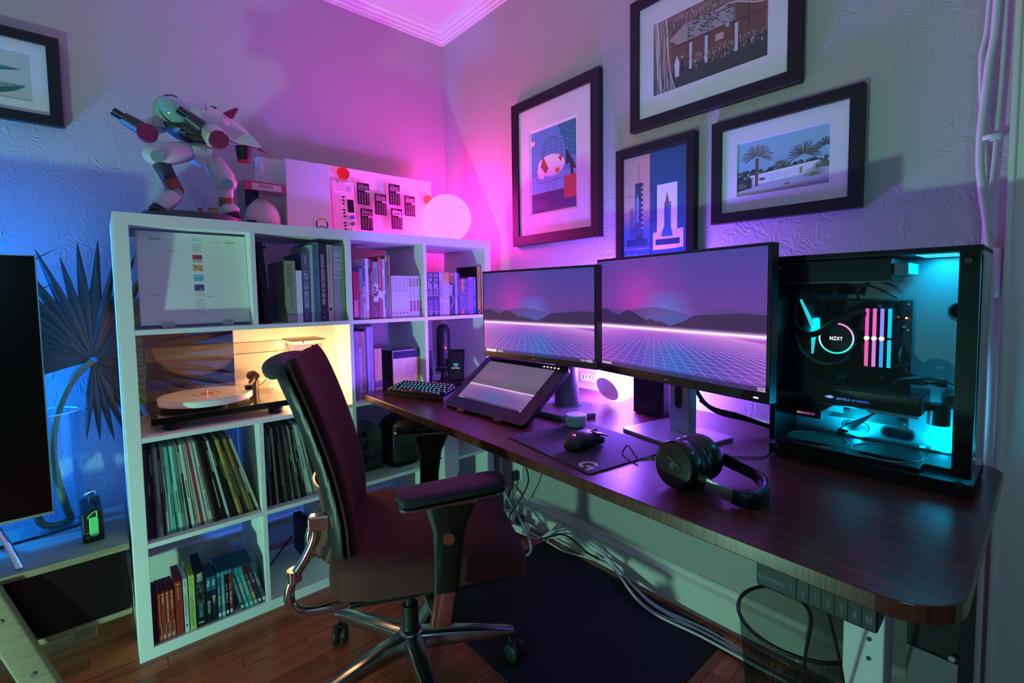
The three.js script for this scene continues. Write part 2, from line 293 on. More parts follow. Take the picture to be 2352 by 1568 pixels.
{ // top row, third compartment: comics
  const y = fy(0), z = -0.03;
  const B = (l, x0, x1, h, bg, d, depth = 0.17, o) => book('comic_book', l, 'book', x0, x1, y, h, depth, z, bg, d, o);
  B('red hardcover with white lettering Seconds and dark blue ends, far left of the comics', 0.756, 0.782, 0.212, '#b3203c', (c) => { c.fillStyle = '#2b2d5c'; c.fillRect(0, 0, 22, 50); c.fillRect(488, 0, 30, 50); txt(c, 'Seconds', 310, 25, 46, '#efd9d2', 'serif', 'bold', 170); txt(c, 'BRYAN LEE O MALLEY', 40, 24, 16, '#7d1630', 'sans-serif', 'bold', 220); });
  B('grey green patterned comic right after the red Seconds hardcover', 0.7825, 0.796, 0.218, '#87998f', (c) => { for (let i = 0; i < 60; i++) { c.fillStyle = ['#4e5a58', '#b7c0b4', '#6d7a52'][i % 3]; c.fillRect(rnd() * 512, rnd() * 44, 30, 6); } });
  B('blue and white mottled comic, third from the left of the comics', 0.7965, 0.8085, 0.229, '#7d86ad', (c) => { c.fillStyle = '#3e4c8c'; c.fillRect(20, 8, 120, 30); c.fillStyle = '#c7b9b4'; c.fillRect(200, 0, 300, 50); c.fillStyle = '#a34a4a'; c.fillRect(300, 12, 60, 20); });
  B('white paperback with small grey capitals left of the dark red comic', 0.809, 0.8235, 0.261, '#cfd3cf', (c) => { txt(c, 'THE WALK', 280, 24, 22, '#6b7076', 'sans-serif', 'normal'); c.fillStyle = '#b8b07a'; c.fillRect(430, 0, 82, 50); });
  B('dark red and black comic with a small white label at its top', 0.824, 0.8345, 0.262, '#4c1a20', (c) => { txt(c, 'image', 8, 25, 24, '#efe9e4'); txt(c, 'STRAY BULLETS', 130, 25, 24, '#c9bdb6', 'sans-serif', 'bold', 200); });
  B('narrow bright red comic beside the teal one, with white capitals', 0.835, 0.843, 0.258, '#a62a2e', (c) => txt(c, 'FULL DANTE', 110, 25, 34, '#f0d7cd'));
  B('teal and white comic with a dark maroon foot in the comics row', 0.8435, 0.8665, 0.25, '#7f9b98', (c) => { txt(c, 'retess', 60, 25, 42, '#2c3334', 'serif', 'normal'); c.fillStyle = '#c8ccc6'; c.fillRect(200, 0, 150, 50); for (let i = 0; i < 14; i++) { c.fillStyle = '#3c3032'; c.fillRect(200 + rnd() * 110, rnd() * 40, 14, 16); } c.fillStyle = '#571c26'; c.fillRect(365, 0, 147, 50); txt(c, 'by J. H. Williams', 400, 25, 13, '#c9b0a8'); });
  B('red paperback reading THE LONGEST DAY OF THE FUTURE with a pale diagonal band', 0.867, 0.8855, 0.27, '#a23a40', (c) => { txt(c, 'THE LONGEST DAY OF THE FUTURE', 18, 25, 26, '#e9c9c2', 'sans-serif', 'normal', 235); c.fillStyle = '#d5cccc'; c.beginPath(); c.moveTo(285, 0); c.lineTo(350, 0); c.lineTo(330, 50); c.lineTo(268, 50); c.fill(); });
  B('white comic with black heading and tall red capitals next to the green spine', 0.886, 0.8985, 0.262, '#d3d3d2', (c) => { txt(c, 'image', 10, 25, 26, '#33333a'); txt(c, 'HENRY', 150, 25, 40, '#b04a50'); c.fillStyle = '#4c8a72'; c.fillRect(300, 0, 120, 18); });
  B('dark green comic with a yellow badge, second tallest of the comics', 0.899, 0.911, 0.279, '#4d6d58', (c) => { c.fillStyle = '#c7b060'; c.fillRect(8, 8, 40, 28); c.fillStyle = '#83a088'; c.fillRect(250, 0, 200, 14); });
  B('tan and gold paperback standing just left of the matching white manga', 0.9115, 0.9235, 0.277, '#a98752', (c) => { c.fillStyle = '#6f4a3a'; c.fillRect(0, 28, 512, 16); txt(c, 'COLLECTED TALES', 160, 18, 18, '#3e2b20'); });
  const ord = ['first', 'second', 'third', 'fourth', 'fifth'];
  for (let i = 0; i < 5; i++) B(ord[i] + ' from left of five matching white manga with grey capitals along the spine', 0.9265 + i * 0.01745, 0.9265 + (i + 1) * 0.01745, 0.19, '#c9cac7', (c) => { txt(c, 'YOTSUBA&!', 12, 25, 36, '#7d7d72', 'sans-serif', 'bold', 200); c.strokeStyle = '#8b8b70'; c.lineWidth = 4; c.beginPath(); c.arc(240, 25, 12, 0, 7); c.stroke(); txt(c, 'KIYOHIKO AZUMA', 270, 25, 20, '#8a8a84', 'sans-serif', 'normal', 140); txt(c, String(i + 1), 478, 25, 30, '#55555a'); c.fillStyle = '#55555a'; c.fillRect(440, 14, 20, 20); }, 0.128, { group: 'matching white manga with grey capitals' });
  for (let i = 0; i < 4; i++) B(ord[i] + ' from left of four pale manga with olive and dark red oval labels', 1.0145 + i * 0.0172, 1.0145 + (i + 1) * 0.0172, 0.191, '#c4bfc2', (c) => { const pill = (x, w, f) => { c.fillStyle = f; c.beginPath(); c.roundRect ? c.roundRect(x, 10, w, 26, 13) : c.rect(x, 10, w, 26); c.fill(); }; pill(30, 110, '#8e8a62'); pill(300, 140, '#8c2b3c'); c.strokeStyle = '#7b756c'; c.lineWidth = 4; c.beginPath(); c.arc(170, 23, 10, 0, 7); c.stroke(); txt(c, 'CROSS', 200, 24, 24, '#5e5a60', 'serif'); txt(c, 'VIZ', 470, 24, 16, '#6b676b'); }, 0.128, { group: 'pale manga with oval labels' });
}
{ // top row, fourth compartment: manga
  const y = fy(0), z = -0.03;
  const B = (l, x0, x1, h, bg, d, depth = 0.15, o) => book('paperback_book', l, 'book', x0, x1, y, h, depth, z, bg, d, o);
  for (const i of [0, 1]) B((i ? 'right' : 'left') + '-hand volume of the dark pair with blocky white PLANETES lettering', 1.11 + i * 0.0312, 1.14 + i * 0.0312, 0.209, '#453f5c', (c) => { c.strokeStyle = '#d8cfe0'; c.lineWidth = 4; c.strokeRect(18, 8, 34, 28); txt(c, String(i + 1), 28, 24, 26, '#d8cfe0'); txt(c, 'PLANETES', 70, 26, 46, '#d8cfe0', 'monospace', 'bold', 210); c.fillStyle = '#6b6790'; for (let k = 0; k < 30; k++) c.fillRect(320 + rnd() * 110, 6 + rnd() * 30, 14, 8); c.fillStyle = '#d8cfe0'; c.fillRect(450, 0, 5, 50); txt(c, 'OMNIBUS', 462, 24, 11, '#d8cfe0'); }, 0.15, { group: 'pair of dark omnibus volumes' });
  B('pale lilac paperback with dark lowercase not simple on its spine', 1.173, 1.1965, 0.21, '#b9a9c8', (c) => { txt(c, 'not simple', 96, 25, 42, '#3b3148', 'sans-serif', 'normal', 230); txt(c, 'NATSUME ONO', 350, 25, 16, '#5a4e66'); });
  for (const i of [0, 1]) B((i ? 'right' : 'left') + '-hand one of two narrow orange and white manga beside not simple', 1.197 + i * 0.0167, 1.2133 + i * 0.0167, 0.211, '#c9bccb', (c) => { c.fillStyle = '#d99a5a'; c.fillRect(0, 0, 128, 50); for (let k = 0; k < 40; k++) { c.fillStyle = '#7a6a8c'; c.fillRect(130 + rnd() * 130, rnd() * 44, 6, 5); } txt(c, 'Oyasumi', 350, 25, 22, '#b0713c'); c.fillStyle = '#3b3148'; c.fillRect(290, 16, 26, 10); }, 0.15, { group: 'narrow orange and white manga pair' });
  B('dark violet paperback with a rust top and slanted white solanin lettering', 1.2315, 1.261, 0.212, '#372f55', (c) => { c.fillStyle = '#9a5a52'; c.beginPath(); c.moveTo(0, 0); c.lineTo(150, 0); c.lineTo(110, 50); c.lineTo(0, 50); c.fill(); c.save(); c.translate(150, 12); c.rotate(0.12); txt(c, 'solanin', 0, 12, 38, '#e4dcea'); c.restore(); c.strokeStyle = '#d8c8d8'; c.lineWidth = 4; c.beginPath(); c.moveTo(150, 40); c.lineTo(340, 10); c.lineTo(430, 40); c.stroke(); c.strokeStyle = '#e4dcea'; c.beginPath(); c.arc(26, 24, 10, 0, 7); c.stroke(); });
  B('thin cream paperback with dark capitals LA QUINTA CAMERA on its spine', 1.262, 1.276, 0.212, '#bda9b9', (c) => txt(c, 'LA QUINTA CAMERA', 70, 25, 34, '#3b2f44', 'sans-serif', 'normal', 260));
  B('dark blue manga with pale blue writing left of the four short volumes', 1.277, 1.2895, 0.208, '#36407c', (c) => { txt(c, 'BLUE NOTES', 90, 25, 32, '#8fa0d8'); c.fillStyle = '#4f63b8'; c.fillRect(0, 0, 60, 50); });
  ['#b8405a', '#c98a72', '#6a6f72', '#4a54a0'].forEach((f, i) => B(['first short volume with a raspberry top', 'second short volume with a salmon top', 'third short volume with a grey green top', 'fourth short volume with a blue top'][i] + ' over a mottled lilac spine', 1.29 + i * 0.0125, 1.3022 + i * 0.0125, 0.181, '#77698c', (c) => { c.fillStyle = f; c.fillRect(0, 0, 190, 50); txt(c, '0', 30, 25, 24, '#e6d8e0'); txt(c, String(i + 1), 120, 25, 34, '#e6d8e0'); for (let k = 0; k < 30; k++) { c.fillStyle = rnd() > 0.5 ? '#554868' : '#9b8cac'; c.fillRect(195 + rnd() * 200, rnd() * 40, 12, 8); } c.fillStyle = f; c.fillRect(440, 0, 72, 50); }, 0.12, { group: 'four short volumes with coloured tops' }));
  for (const i of [0, 1]) B((i ? 'pink-topped' : 'all lilac') + ' one of the two bright lilac manga beside the blue spine', 1.3405 + i * 0.0155, 1.3555 + i * 0.0155, 0.19, '#a763b8', (c) => { if (i) { c.fillStyle = '#d0649a'; c.fillRect(0, 0, 100, 50); } txt(c, 'FLCL', 60, 25, 40, '#54306c', 'sans-serif', 'bold', 180); txt(c, String(i + 1), 460, 25, 36, '#54306c'); }, 0.12);
  B('bright blue manga with white TROPIC OF THE SEA lettering', 1.372, 1.3895, 0.191, '#1f6fc0', (c) => { txt(c, 'TROPIC OF THE SEA', 24, 25, 36, '#bfe0f4', 'sans-serif', 'normal', 230); txt(c, 'SATOSHI KON', 300, 25, 18, '#a8cdea'); }, 0.13);
  { const g = B('tall orange-spined hardcover with black covers and thin dark capitals', 1.3985, 1.418, 0.246, '#cf8a48', (c) => { txt(c, 'NIJIGAHARA HOLOGRAPH', 40, 25, 28, '#5a3320', 'sans-serif', 'normal', 330); c.fillStyle = '#3b241c'; c.fillRect(466, 12, 22, 22); }, 0.19); M('cover_board', bx(-0.0115, -0.0097, 0, 0.246, -0.185, -0.003), blackMatte, g).userData.label = 'black front cover'; }
  B('dark crimson hardcover at the right end of the manga row', 1.419, 1.4245, 0.247, '#8c1f38', (c) => txt(c, 'THE END', 12, 25, 30, '#e0c0c8'), 0.19);
}
{ // second row, third compartment
  const y = fy(1), z = -0.045;
  const B = (l, x0, x1, h, bg, d, depth, o) => book('art_book', l, 'book', x0, x1, y, h, depth, z, bg, d, o);
  B('lilac large art book standing against the divider above the desk corner', 0.7595, 0.777, 0.3, '#a58ab8', (c) => { txt(c, '\u25a3', 16, 25, 26, '#54386c'); txt(c, 'THE ART OF', 60, 25, 24, '#54386c'); txt(c, 'flowering landscapes', 180, 25, 26, '#7a5a94', 'serif', 'normal', 200); txt(c, 'CHRONICLE', 440, 25, 11, '#54386c'); }, 0.24);
  B('white art book with an orange top third beside the lilac one', 0.7775, 0.788, 0.299, '#d2cbd4', (c) => { c.fillStyle = '#c06a52'; c.fillRect(0, 0, 130, 50); txt(c, 'BRAND SYSTEMS', 150, 25, 30, '#4c4456'); }, 0.24);
  B('tan art book with dark capitals GROUNDWORK OF on its spine', 0.7885, 0.804, 0.297, '#b8a184', (c) => txt(c, 'GROUNDWORK OF FALL SUMMER', 40, 25, 34, '#4a3b30', 'sans-serif', 'bold', 400), 0.24);
  B('narrow slate blue book between the tan and the mint volumes', 0.8045, 0.8125, 0.306, '#4e4a6a', null, 0.22);
  B('wide pale mint book with a lilac spine, tallest in its compartment', 0.8135, 0.841, 0.316, '#a9bfc6', (c) => { c.fillStyle = '#9d94c4'; c.fillRect(0, 0, 512, 34); txt(c, 'THE WALLS HAVE EARS TONIGHT', 24, 20, 18, '#4c4a74', 'sans-serif', 'normal', 200); txt(c, 'THE WALL HAVE EARS', 300, 20, 16, '#4c4a74', 'sans-serif', 'normal', 170); }, 0.2);
  { const g = B('orange and yellow book with a dark purple cloud shape on its spine', 0.8445, 0.879, 0.218, '#c98a5a', (c) => { c.fillStyle = '#b08a3a'; c.fillRect(330, 0, 190, 50); c.fillStyle = '#4a2c4c'; c.beginPath(); c.moveTo(330, 0); for (let k = 0; k <= 10; k++) c.lineTo(322 + (k % 2) * 18 + k * 2, k * 5); c.lineTo(415, 50); for (let k = 10; k >= 0; k--) c.lineTo(400 + (k % 3) * 14, k * 5); c.fill(); txt(c, 'TALES FROM A PASSING SUMMER', 30, 26, 12, '#5c3324', 'sans-serif', 'normal', 180); }, 0.15); g.rotation.y = 0; }
  // boxed set with a yellow line-art front (its drawing simplified to a plain pattern of lines)
  const t = T('book_box_set', 'black boxed set with a yellow line-drawn front and purple foil band', 'box', [0.9335, y, -0.055]);
  const art = canvasTex(512, 560, (c, w, h) => {
    c.fillStyle = '#c6a457'; c.fillRect(0, 0, w, h); c.strokeStyle = '#6c4a2c'; c.lineWidth = 3;
    c.font = 'bold 210px sans-serif'; c.strokeText('P', 40, 200); c.strokeText('D', 110, 330);
    for (let i = 0; i < 26; i++) { c.strokeStyle = i % 2 ? '#8c4a34' : '#7a5634'; c.beginPath(); const x = 260 + rnd() * 230, y0 = rnd() * 220; c.moveTo(x, y0); c.bezierCurveTo(x - 60 + rnd() * 90, y0 + 60, x - 100 + rnd() * 160, y0 + 140, x - 120 + rnd() * 200, y0 + 260); c.stroke(); }
    c.strokeStyle = '#7a5634'; c.beginPath(); c.moveTo(20, 500); c.bezierCurveTo(120, 380, 260, 420, 330, 560); c.stroke(); c.beginPath(); c.moveTo(180, 560); c.bezierCurveTo(240, 420, 420, 380, 500, 500); c.stroke();
  });
  M('slipcase', bx(0, 0.15, 0, 0.2, -0.12, 0, 0.001), blackGloss, t);
  M('front_print', new THREE.PlaneGeometry(0.146, 0.16).translate(0.0755, 0.082, 0.0006), phys({ map: art, roughness: 0.35 }), t);
  M('foil_band', bx(0.004, 0.147, 0.163, 0.195, 0, 0.0008), phys({ color: 0x6a3a9a, roughness: 0.15, metalness: 0.7, bumpMap: plasterBump, bumpScale: 0.002 }), t).userData.label = 'purple foil band';
}
{ // records: every sleeve its own thing
  const sleeve = (label, group, x, y, w, lean, bg, draw, h = 0.302) => {
    const s = slot(bg, draw), m = M('record_sleeve', spineUV(box(w, h, 0.305, -w / 2, h / 2, -0.1525), s), spineMat, null, [x, y, -0.03 - rnd() * 0.006]);
    m.rotation.z = lean; tag(m, label, 'record', group);
  };
  const lines = (colr) => (c) => { const n = 1 + Math.floor(rnd() * 2); for (let i = 0; i < n; i++) { const x0 = 20 + rnd() * 330, l = 60 + rnd() * 130; c.fillStyle = colr; for (let x = x0; x < x0 + l; x += 9) c.fillRect(x, 12, 6, 20); } };
  const nth = (i) => (i + 1) + (['th', 'st', 'nd', 'rd'][(i + 1) % 10 > 3 || Math.floor((i + 1) / 10) === 1 ? 0 : (i + 1) % 10]);
  const A = [['#5d5068', 'mauve'], ['#2a2c4c', 'navy'], ['#16161d', 'black'], ['#7c86a4', 'blue-grey'], ['#b9c4a8', 'pale green'], ['#22283c', 'dark navy'], ['#a8b49c', 'sage'], ['#8ab8a4', 'mint'], ['#4fae9c', 'turquoise'], ['#3f8088', 'teal'], ['#a8ccb8', 'pale mint'], ['#4c8c88', 'sea green'], ['#b4c0b0', 'grey green'], ['#1c2422', 'near-black'], ['#c8d0c4', 'off-white'], ['#a4a894', 'khaki'], ['#b0b4a0', 'stone'], ['#a83434', 'red'], ['#c4ccc4', 'white'], ['#b8c4bc', 'silver green'], ['#bcc4bc', 'light grey'], ['#6a4c34', 'brown'], ['#14120f', 'black'], ['#1a1716', 'black'], ['#1c1c22', 'black'], ['#12100f', 'black'], ['#bcc8c0', 'white'], ['#2c1a1c', 'dark maroon'], ['#1a1512', 'black'], ['#242018', 'dark brown'], ['#a4b04c', 'lime green'], ['#9c5428', 'orange'], ['#16130f', 'black'], ['#2a3a30', 'dark green'], ['#9a7a34', 'gold'], ['#84845c', 'olive'], ['#2a2420', 'charcoal'], ['#b8a88c', 'cream']];
  let x = 0.0405; const wA = 0.332 / A.length;
  A.forEach(([bg, n], i) => { const w = wA * (0.8 + 0.35 * rnd()); x = 0.0385 + (i + 1) * wA; sleeve(n + ' record sleeve, ' + nth(i) + ' from the left panel in the lower-left record row', 'records in the lower-left compartment', x, fy(2) + 0.0012, Math.min(w, wA - 0.0004), 0.28 * Math.pow(i / A.length, 1.15), bg, rnd() > 0.3 ? lines(/black|dark|navy|char|teal|near/.test(n) ? '#b8c4bc' : '#39423e') : null); });
  const B2 = [['#15131a', 'black'], ['#1d1b22', 'black'], ['#6c6a80', 'lilac grey'], ['#141314', 'black'], ['#1b1818', 'black'], ['#a8ac84', 'pale straw'], ['#20221c', 'charcoal'], ['#141311', 'black'], ['#34382e', 'dark olive'], ['#7c8c80', 'grey green'], ['#171513', 'black'], ['#1c1f1c', 'black'], ['#9aa898', 'sage'], ['#171614', 'black'], ['#2c3428', 'dark green'], ['#8c9c74', 'moss'], ['#1a1a18', 'black'], ['#1f1c1c', 'black'], ['#26221f', 'charcoal'], ['#a4b4ac', 'pale grey'], ['#b4c0b8', 'white'], ['#b0bcb8', 'silver'], ['#98a49c', 'grey'], ['#a8b0ac', 'light grey'], ['#3c3438', 'dark grey'], ['#9c303c', 'crimson'], ['#56747c', 'steel blue'], ['#3c7478', 'teal'], ['#a8b4a4', 'pale sage'], ['#6c4c34', 'brown'], ['#1a1816', 'black'], ['#98a494', 'ash'], ['#181614', 'black'], ['#2a2622', 'charcoal'], ['#a0aca0', 'pale green']];
  const wB = 0.275 / B2.length;
  B2.forEach(([bg, n], i) => { const w = wB * (0.8 + 0.3 * rnd()); x = 0.3905 + (i + 1) * wB; sleeve(n + ' record sleeve, ' + nth(i) + ' from the divider in the record row behind the chair', 'records in the compartment behind the chair', x, fy(2) + 0.0012, Math.min(w, wB - 0.0004), 0.02 + 0.3 * Math.pow(i / B2.length, 1.3), bg, rnd() > 0.35 ? lines(/black|dark|char|teal/.test(n) ? '#a8b4ac' : '#39423e') : null); });
}
{ // bottom row, first compartment: boxed games and discs
  const y = fy(3), z = -0.012;
  const caseMat = (c) => phys({ color: c, roughness: 0.25 });
  const clearBlue = phys({ color: 0x2f6d86, roughness: 0.12, transmission: 0.55, thickness: 0 });
  function game(label, x0, x1, h, d, shell, bg, draw, o = {}) {
    const w = x1 - x0 - 0.0006, g = T('game_case', label, 'game case', [(x0 + x1) / 2, y, z + (o.dz ?? 0)], 0, o.group); g.rotation.z = o.lean ?? 0;
    M('shell', bx(-w / 2, w / 2, 0, h, -d, -0.0006, 0.0012), shell, g);
    M('spine_insert', spineUV(bx(-w / 2 + 0.0006, w / 2 - 0.0006, 0.002, h - 0.002, -0.003, 0.0002), slot(bg, draw)), spineMat, g); return g;
  }
  const red = caseMat(0x8c2a22), dkred = caseMat(0x4a1822), blk = caseMat(0x101114), wht = caseMat(0xd6d8d8), yel = caseMat(0xa8b04c);
  game('dark maroon game case, leftmost in the bottom-left compartment', 0.0385, 0.0505, 0.168, 0.104, dkred, '#5a1c28', (c) => txt(c, 'NINTENDO', 180, 25, 20, '#8c3a44'));
  const RT = ['THE LEGEND OF ZELDA: BREATH OF THE WILD', 'ARMS', 'MARIO KART 8 DELUXE', 'SPLATOON 2'], RL = ['with the longest yellow title, next to the maroon case', 'with only a short title, second of the slim reds', 'with a medium long title, third of the slim reds', 'standing directly left of the wide red box'];
  RT.forEach((t, i) => game('slim red game case ' + RL[i], 0.0508 + i * 0.0118, 0.0624 + i * 0.0118, 0.17, 0.104, red, '#a8382c', (c) => { c.fillStyle = '#d8b080'; c.beginPath(); c.arc(24, 25, 11, 0, 7); c.fill(); txt(c, t, 48, 25, 26, '#e0bc84', 'sans-serif', 'bold', 300); c.fillStyle = '#bfa184'; c.fillRect(450, 13, 44, 24); c.fillStyle = '#c8bc98'; c.fillRect(330, 0, 160, 6); }, { group: 'slim red game cases' }));
  game('wide plain red game box between the red cases and the white case', 0.1, 0.1215, 0.19, 0.13, red, '#9c3126', (c) => { c.fillStyle = '#c98c7c'; c.beginPath(); c.arc(26, 25, 10, 0, 7); c.fill(); txt(c, 'Nintendo Switch', 50, 25, 22, '#c98c7c', 'sans-serif', 'bold', 130); });
  game('white console game case with a grey blue title', 0.1235, 0.1365, 0.19, 0.135, wht, '#c9d2d0', (c) => { txt(c, 'Wii', 14, 25, 40, '#70808c', 'sans-serif', 'normal'); txt(c, 'SUPER MARIO GALAXY', 150, 25, 34, '#5b6a78', 'sans-serif', 'bold', 220); c.fillStyle = '#3a4650'; c.fillRect(440, 14, 16, 22); });
  game('lime green game box with dark capital lettering beside the white case', 0.1385, 0.1565, 0.196, 0.155, yel, '#b4c878', (c) => { txt(c, 'WiiU', 24, 25, 38, '#8a9c58', 'sans-serif', 'normal'); txt(c, 'SUPER MARIO MAKER', 190, 25, 34, '#4c5a2c', 'sans-serif', 'normal', 290); });
  game('thick black game box with white letters at the top of its dark spine', 0.1585, 0.186, 0.2, 0.15, blk, '#15201f', (c) => { txt(c, 'WiiU', 14, 25, 36, '#e4ecea'); for (let i = 0; i < 60; i++) { c.fillStyle = ['#2c4644', '#3e625e', '#6c6a4c'][i % 3]; c.fillRect(100 + rnd() * 210, rnd() * 44, 16, 5); } txt(c, 'HYRULE WARRIORS', 300, 25, 24, '#39b4c0', 'sans-serif', 'bold', 130); c.fillStyle = '#b4bcb8'; c.fillRect(470, 12, 12, 26); });
  const bl = caseMat(0x1c4a60);
  game('left one of two blue disc cases marked PS4 beside the black box', 0.1885, 0.2035, 0.168, 0.11, bl, '#0f1b28', (c) => { c.fillStyle = '#1c6a8c'; c.fillRect(0, 0, 150, 50); txt(c, 'PS4', 40, 25, 38, '#d8e8ee'); txt(c, 'Horizon', 260, 25, 36, '#c4ccc8', 'serif'); });
  game('right one of two blue disc cases marked PS4, with a pale picture', 0.204, 0.2185, 0.168, 0.11, bl, '#1c2a34', (c) => { c.fillStyle = '#1c6a8c'; c.fillRect(0, 0, 150, 50); txt(c, 'PS4', 40, 25, 38, '#d8e8ee'); c.fillStyle = '#9cb0b0'; c.beginPath(); c.moveTo(220, 10); c.lineTo(330, 25); c.lineTo(220, 44); c.fill(); });
  const D = [['#2f5a6c', 'VAIANA', 'slate blue upright film case right of the PS4 pair'], ['#4a98a4', 'FROZEN', 'turquoise upright film case, second of the slim upright film cases'], ['#1a1a1c', 'WALL-E', 'black-spined upright film case beside the red one'], ['#8c2a2c', 'BIG HERO 6', 'red-spined upright film case at the end of the upright films']];
  D.forEach(([bg, t, l], i) => game(l, 0.2205 + i * 0.0118, 0.2318 + i * 0.0118, 0.172, 0.135, clearBlue, bg, (c) => { c.fillStyle = '#4aa0b4'; c.fillRect(0, 0, 40, 50); txt(c, 'Disney', 150, 25, 24, '#e0e4e0', 'serif', 'normal'); txt(c, t, 250, 25, 32, '#e0dcc4', 'sans-serif', 'bold', 140); c.fillStyle = '#dce4e0'; c.fillRect(450, 8, 40, 32); }));
  const E2 = [['#1f4a5a', 'RATATOUILLE', 'first leaning film case, dark blue-green, propped on the space beside the uprights'], ['#3a8c94', 'INSIDE OUT', 'second leaning film case with a light teal spine'], ['#2a9ca4', 'ALADDIN', 'third leaning film case with a bright turquoise spine'], ['#5c1f1c', 'THE LION KING', 'fourth leaning film case, maroon above and gold below'], ['#2c3050', 'UP', 'fifth leaning film case with an indigo top'], ['#44565c', 'COCO', 'last leaning film case at the right, grey spine']];
  E2.forEach(([bg, t, l], i) => game(l, 0.292 + i * 0.0142, 0.3055 + i * 0.0142, 0.172, 0.135, clearBlue, bg, (c) => { if (i === 3) { c.fillStyle = '#9c7a2c'; c.fillRect(340, 0, 172, 50); } txt(c, 'Disney', 110, 25, 20, '#d8dcd8', 'serif', 'normal'); txt(c, t, 190, 25, 36, '#e0d4b8', 'serif', 'bold', 230); c.fillStyle = '#c8d0cc'; c.fillRect(452, 8, 40, 32); }, { lean: 0.2 + i * 0.006, group: 'leaning film cases' }));
}
{ // bottom row, second compartment: drives and a cable
  const h = T('external_drive', 'tall black desktop drive with a grey front panel in the bottom row', 'hard drive', [0.585, fy(3), -0.2]);
  M('case', bx(-0.0165, 0.0165, 0, 0.165, -0.15, 0, 0.002), black, h); M('front_panel', bx(-0.0165, 0.0165, 0.001, 0.115, 0, 0.0015), midGrey, h); M('status_light', cyl(0.003, 0.003, 0.002, 0, 0.142, 0.0008, 'z', 12), silver, h);
  const w = T('network_drive', 'pale grey rounded drive box with a round button beside the black drive', 'hard drive', [0.672, fy(3), -0.19]);
  M('case', bx(-0.055, 0.05, 0, 0.2, -0.17, 0, 0.008), whitePlastic, w); M('button', cyl(0.014, 0.014, 0.003, -0.02, 0.15, 0.001, 'z', 20), std(0x2c3c5c, 0.3), w);
  tag(M('drive_cable', tube([[0.43, fy(3) + 0.004, -0.24], [0.47, fy(3) + 0.02, -0.27], [0.52, fy(3) + 0.055, -0.3], [0.56, fy(3) + 0.06, -0.345]], 0.003, 24), blackCord), 'black cable arching behind the black drive in the bottom row', 'cable');
}
{ // record sleeve on a clear stand, top-left compartment
  const cover = canvasTex(1024, 1024, (c, w, h) => {
    c.fillStyle = '#e6e4e2'; c.fillRect(0, 0, w, h); const r = '#7a2f44';
    txt(c, 'COM TRUISE', 105, 80, 26, r, 'sans-serif', 'bold', 105); txt(c, 'ITERATION', 825, 84, 26, r, 'sans-serif', 'bold', 85);
    c.fillStyle = '#8c4a5c'; const L = (x, y, l = 88) => c.fillRect(x, y, l, 4);
    [50, 70, 110, 132, 152, 174, 196].forEach((y) => L(492, y)); L(676, 84, 84); L(262, 206, 86);
    [660, 684, 706, 750, 776, 800, 826, 850].forEach((y) => L(492, y)); L(586, 716, 84); L(82, 692, 92); L(448, 876); L(490, 896);
    c.fillStyle = '#c04048'; c.fillRect(490, 240, 92, 48); for (let i = 0; i < 10; i++) for (let j = 0; j < 4; j++) { c.fillStyle = (i + j) % 2 ? '#e8e0dc' : '#a83848'; c.fillRect(490 + i * 9.2, 288 + j * 9, 9.2, 9); }
    c.fillStyle = '#d8a468'; c.fillRect(490, 354, 92, 70); c.strokeStyle = '#9a5040'; c.lineWidth = 8; c.beginPath(); c.moveTo(490, 356); c.lineTo(582, 422); c.stroke(); c.fillStyle = '#f0d8b0'; c.fillRect(530, 384, 12, 10);
    c.fillStyle = '#64b8c4'; c.fillRect(490, 468, 92, 70); c.fillStyle = '#a8d8dc'; for (let i = 0; i < 7; i++) c.fillRect(494 + i * 13, 480, 7, 14);
    c.fillStyle = '#2c4c90'; c.fillRect(490, 580, 92, 70); c.fillStyle = '#d06050'; c.beginPath(); c.arc(512, 596, 8, 0, 7); c.fill(); c.beginPath(); c.arc(552, 630, 14, 0, 7); c.fill();
  });
  const t = T('record_sleeve_display', 'square white record sleeve with a column of small pictures in the top-left compartment', 'record', [0.214, fy(0) + 0.012, -0.045]);
  t.rotation.x = -0.1;
  M('sleeve', bx(-0.158, 0.158, 0, 0.316, -0.004, 0), whiteBoard, t); M('front_print', new THREE.PlaneGeometry(0.315, 0.315).translate(0, 0.158, 0.0006), phys({ map: cover, roughness: 0.5 }), t);
  const s = T('record_stand', 'low clear plastic stand with two front lips holding the white record sleeve', 'stand', [0.214, fy(0), -0.05]);
  const cl = phys({ color: 0xdfe6e4, roughness: 0.15, transmission: 0.6, thickness: 0 });
  M('base', bx(-0.105, 0.105, 0, 0.003, -0.09, 0.03), cl, s); for (const x of [-0.088, 0.082]) M('lip', merge([bx(x - 0.017, x + 0.017, 0.003, 0.024, 0.0255, 0.029), bx(x - 0.017, x + 0.017, 0.003, 0.006, 0, 0.029)]), cl, s);
}
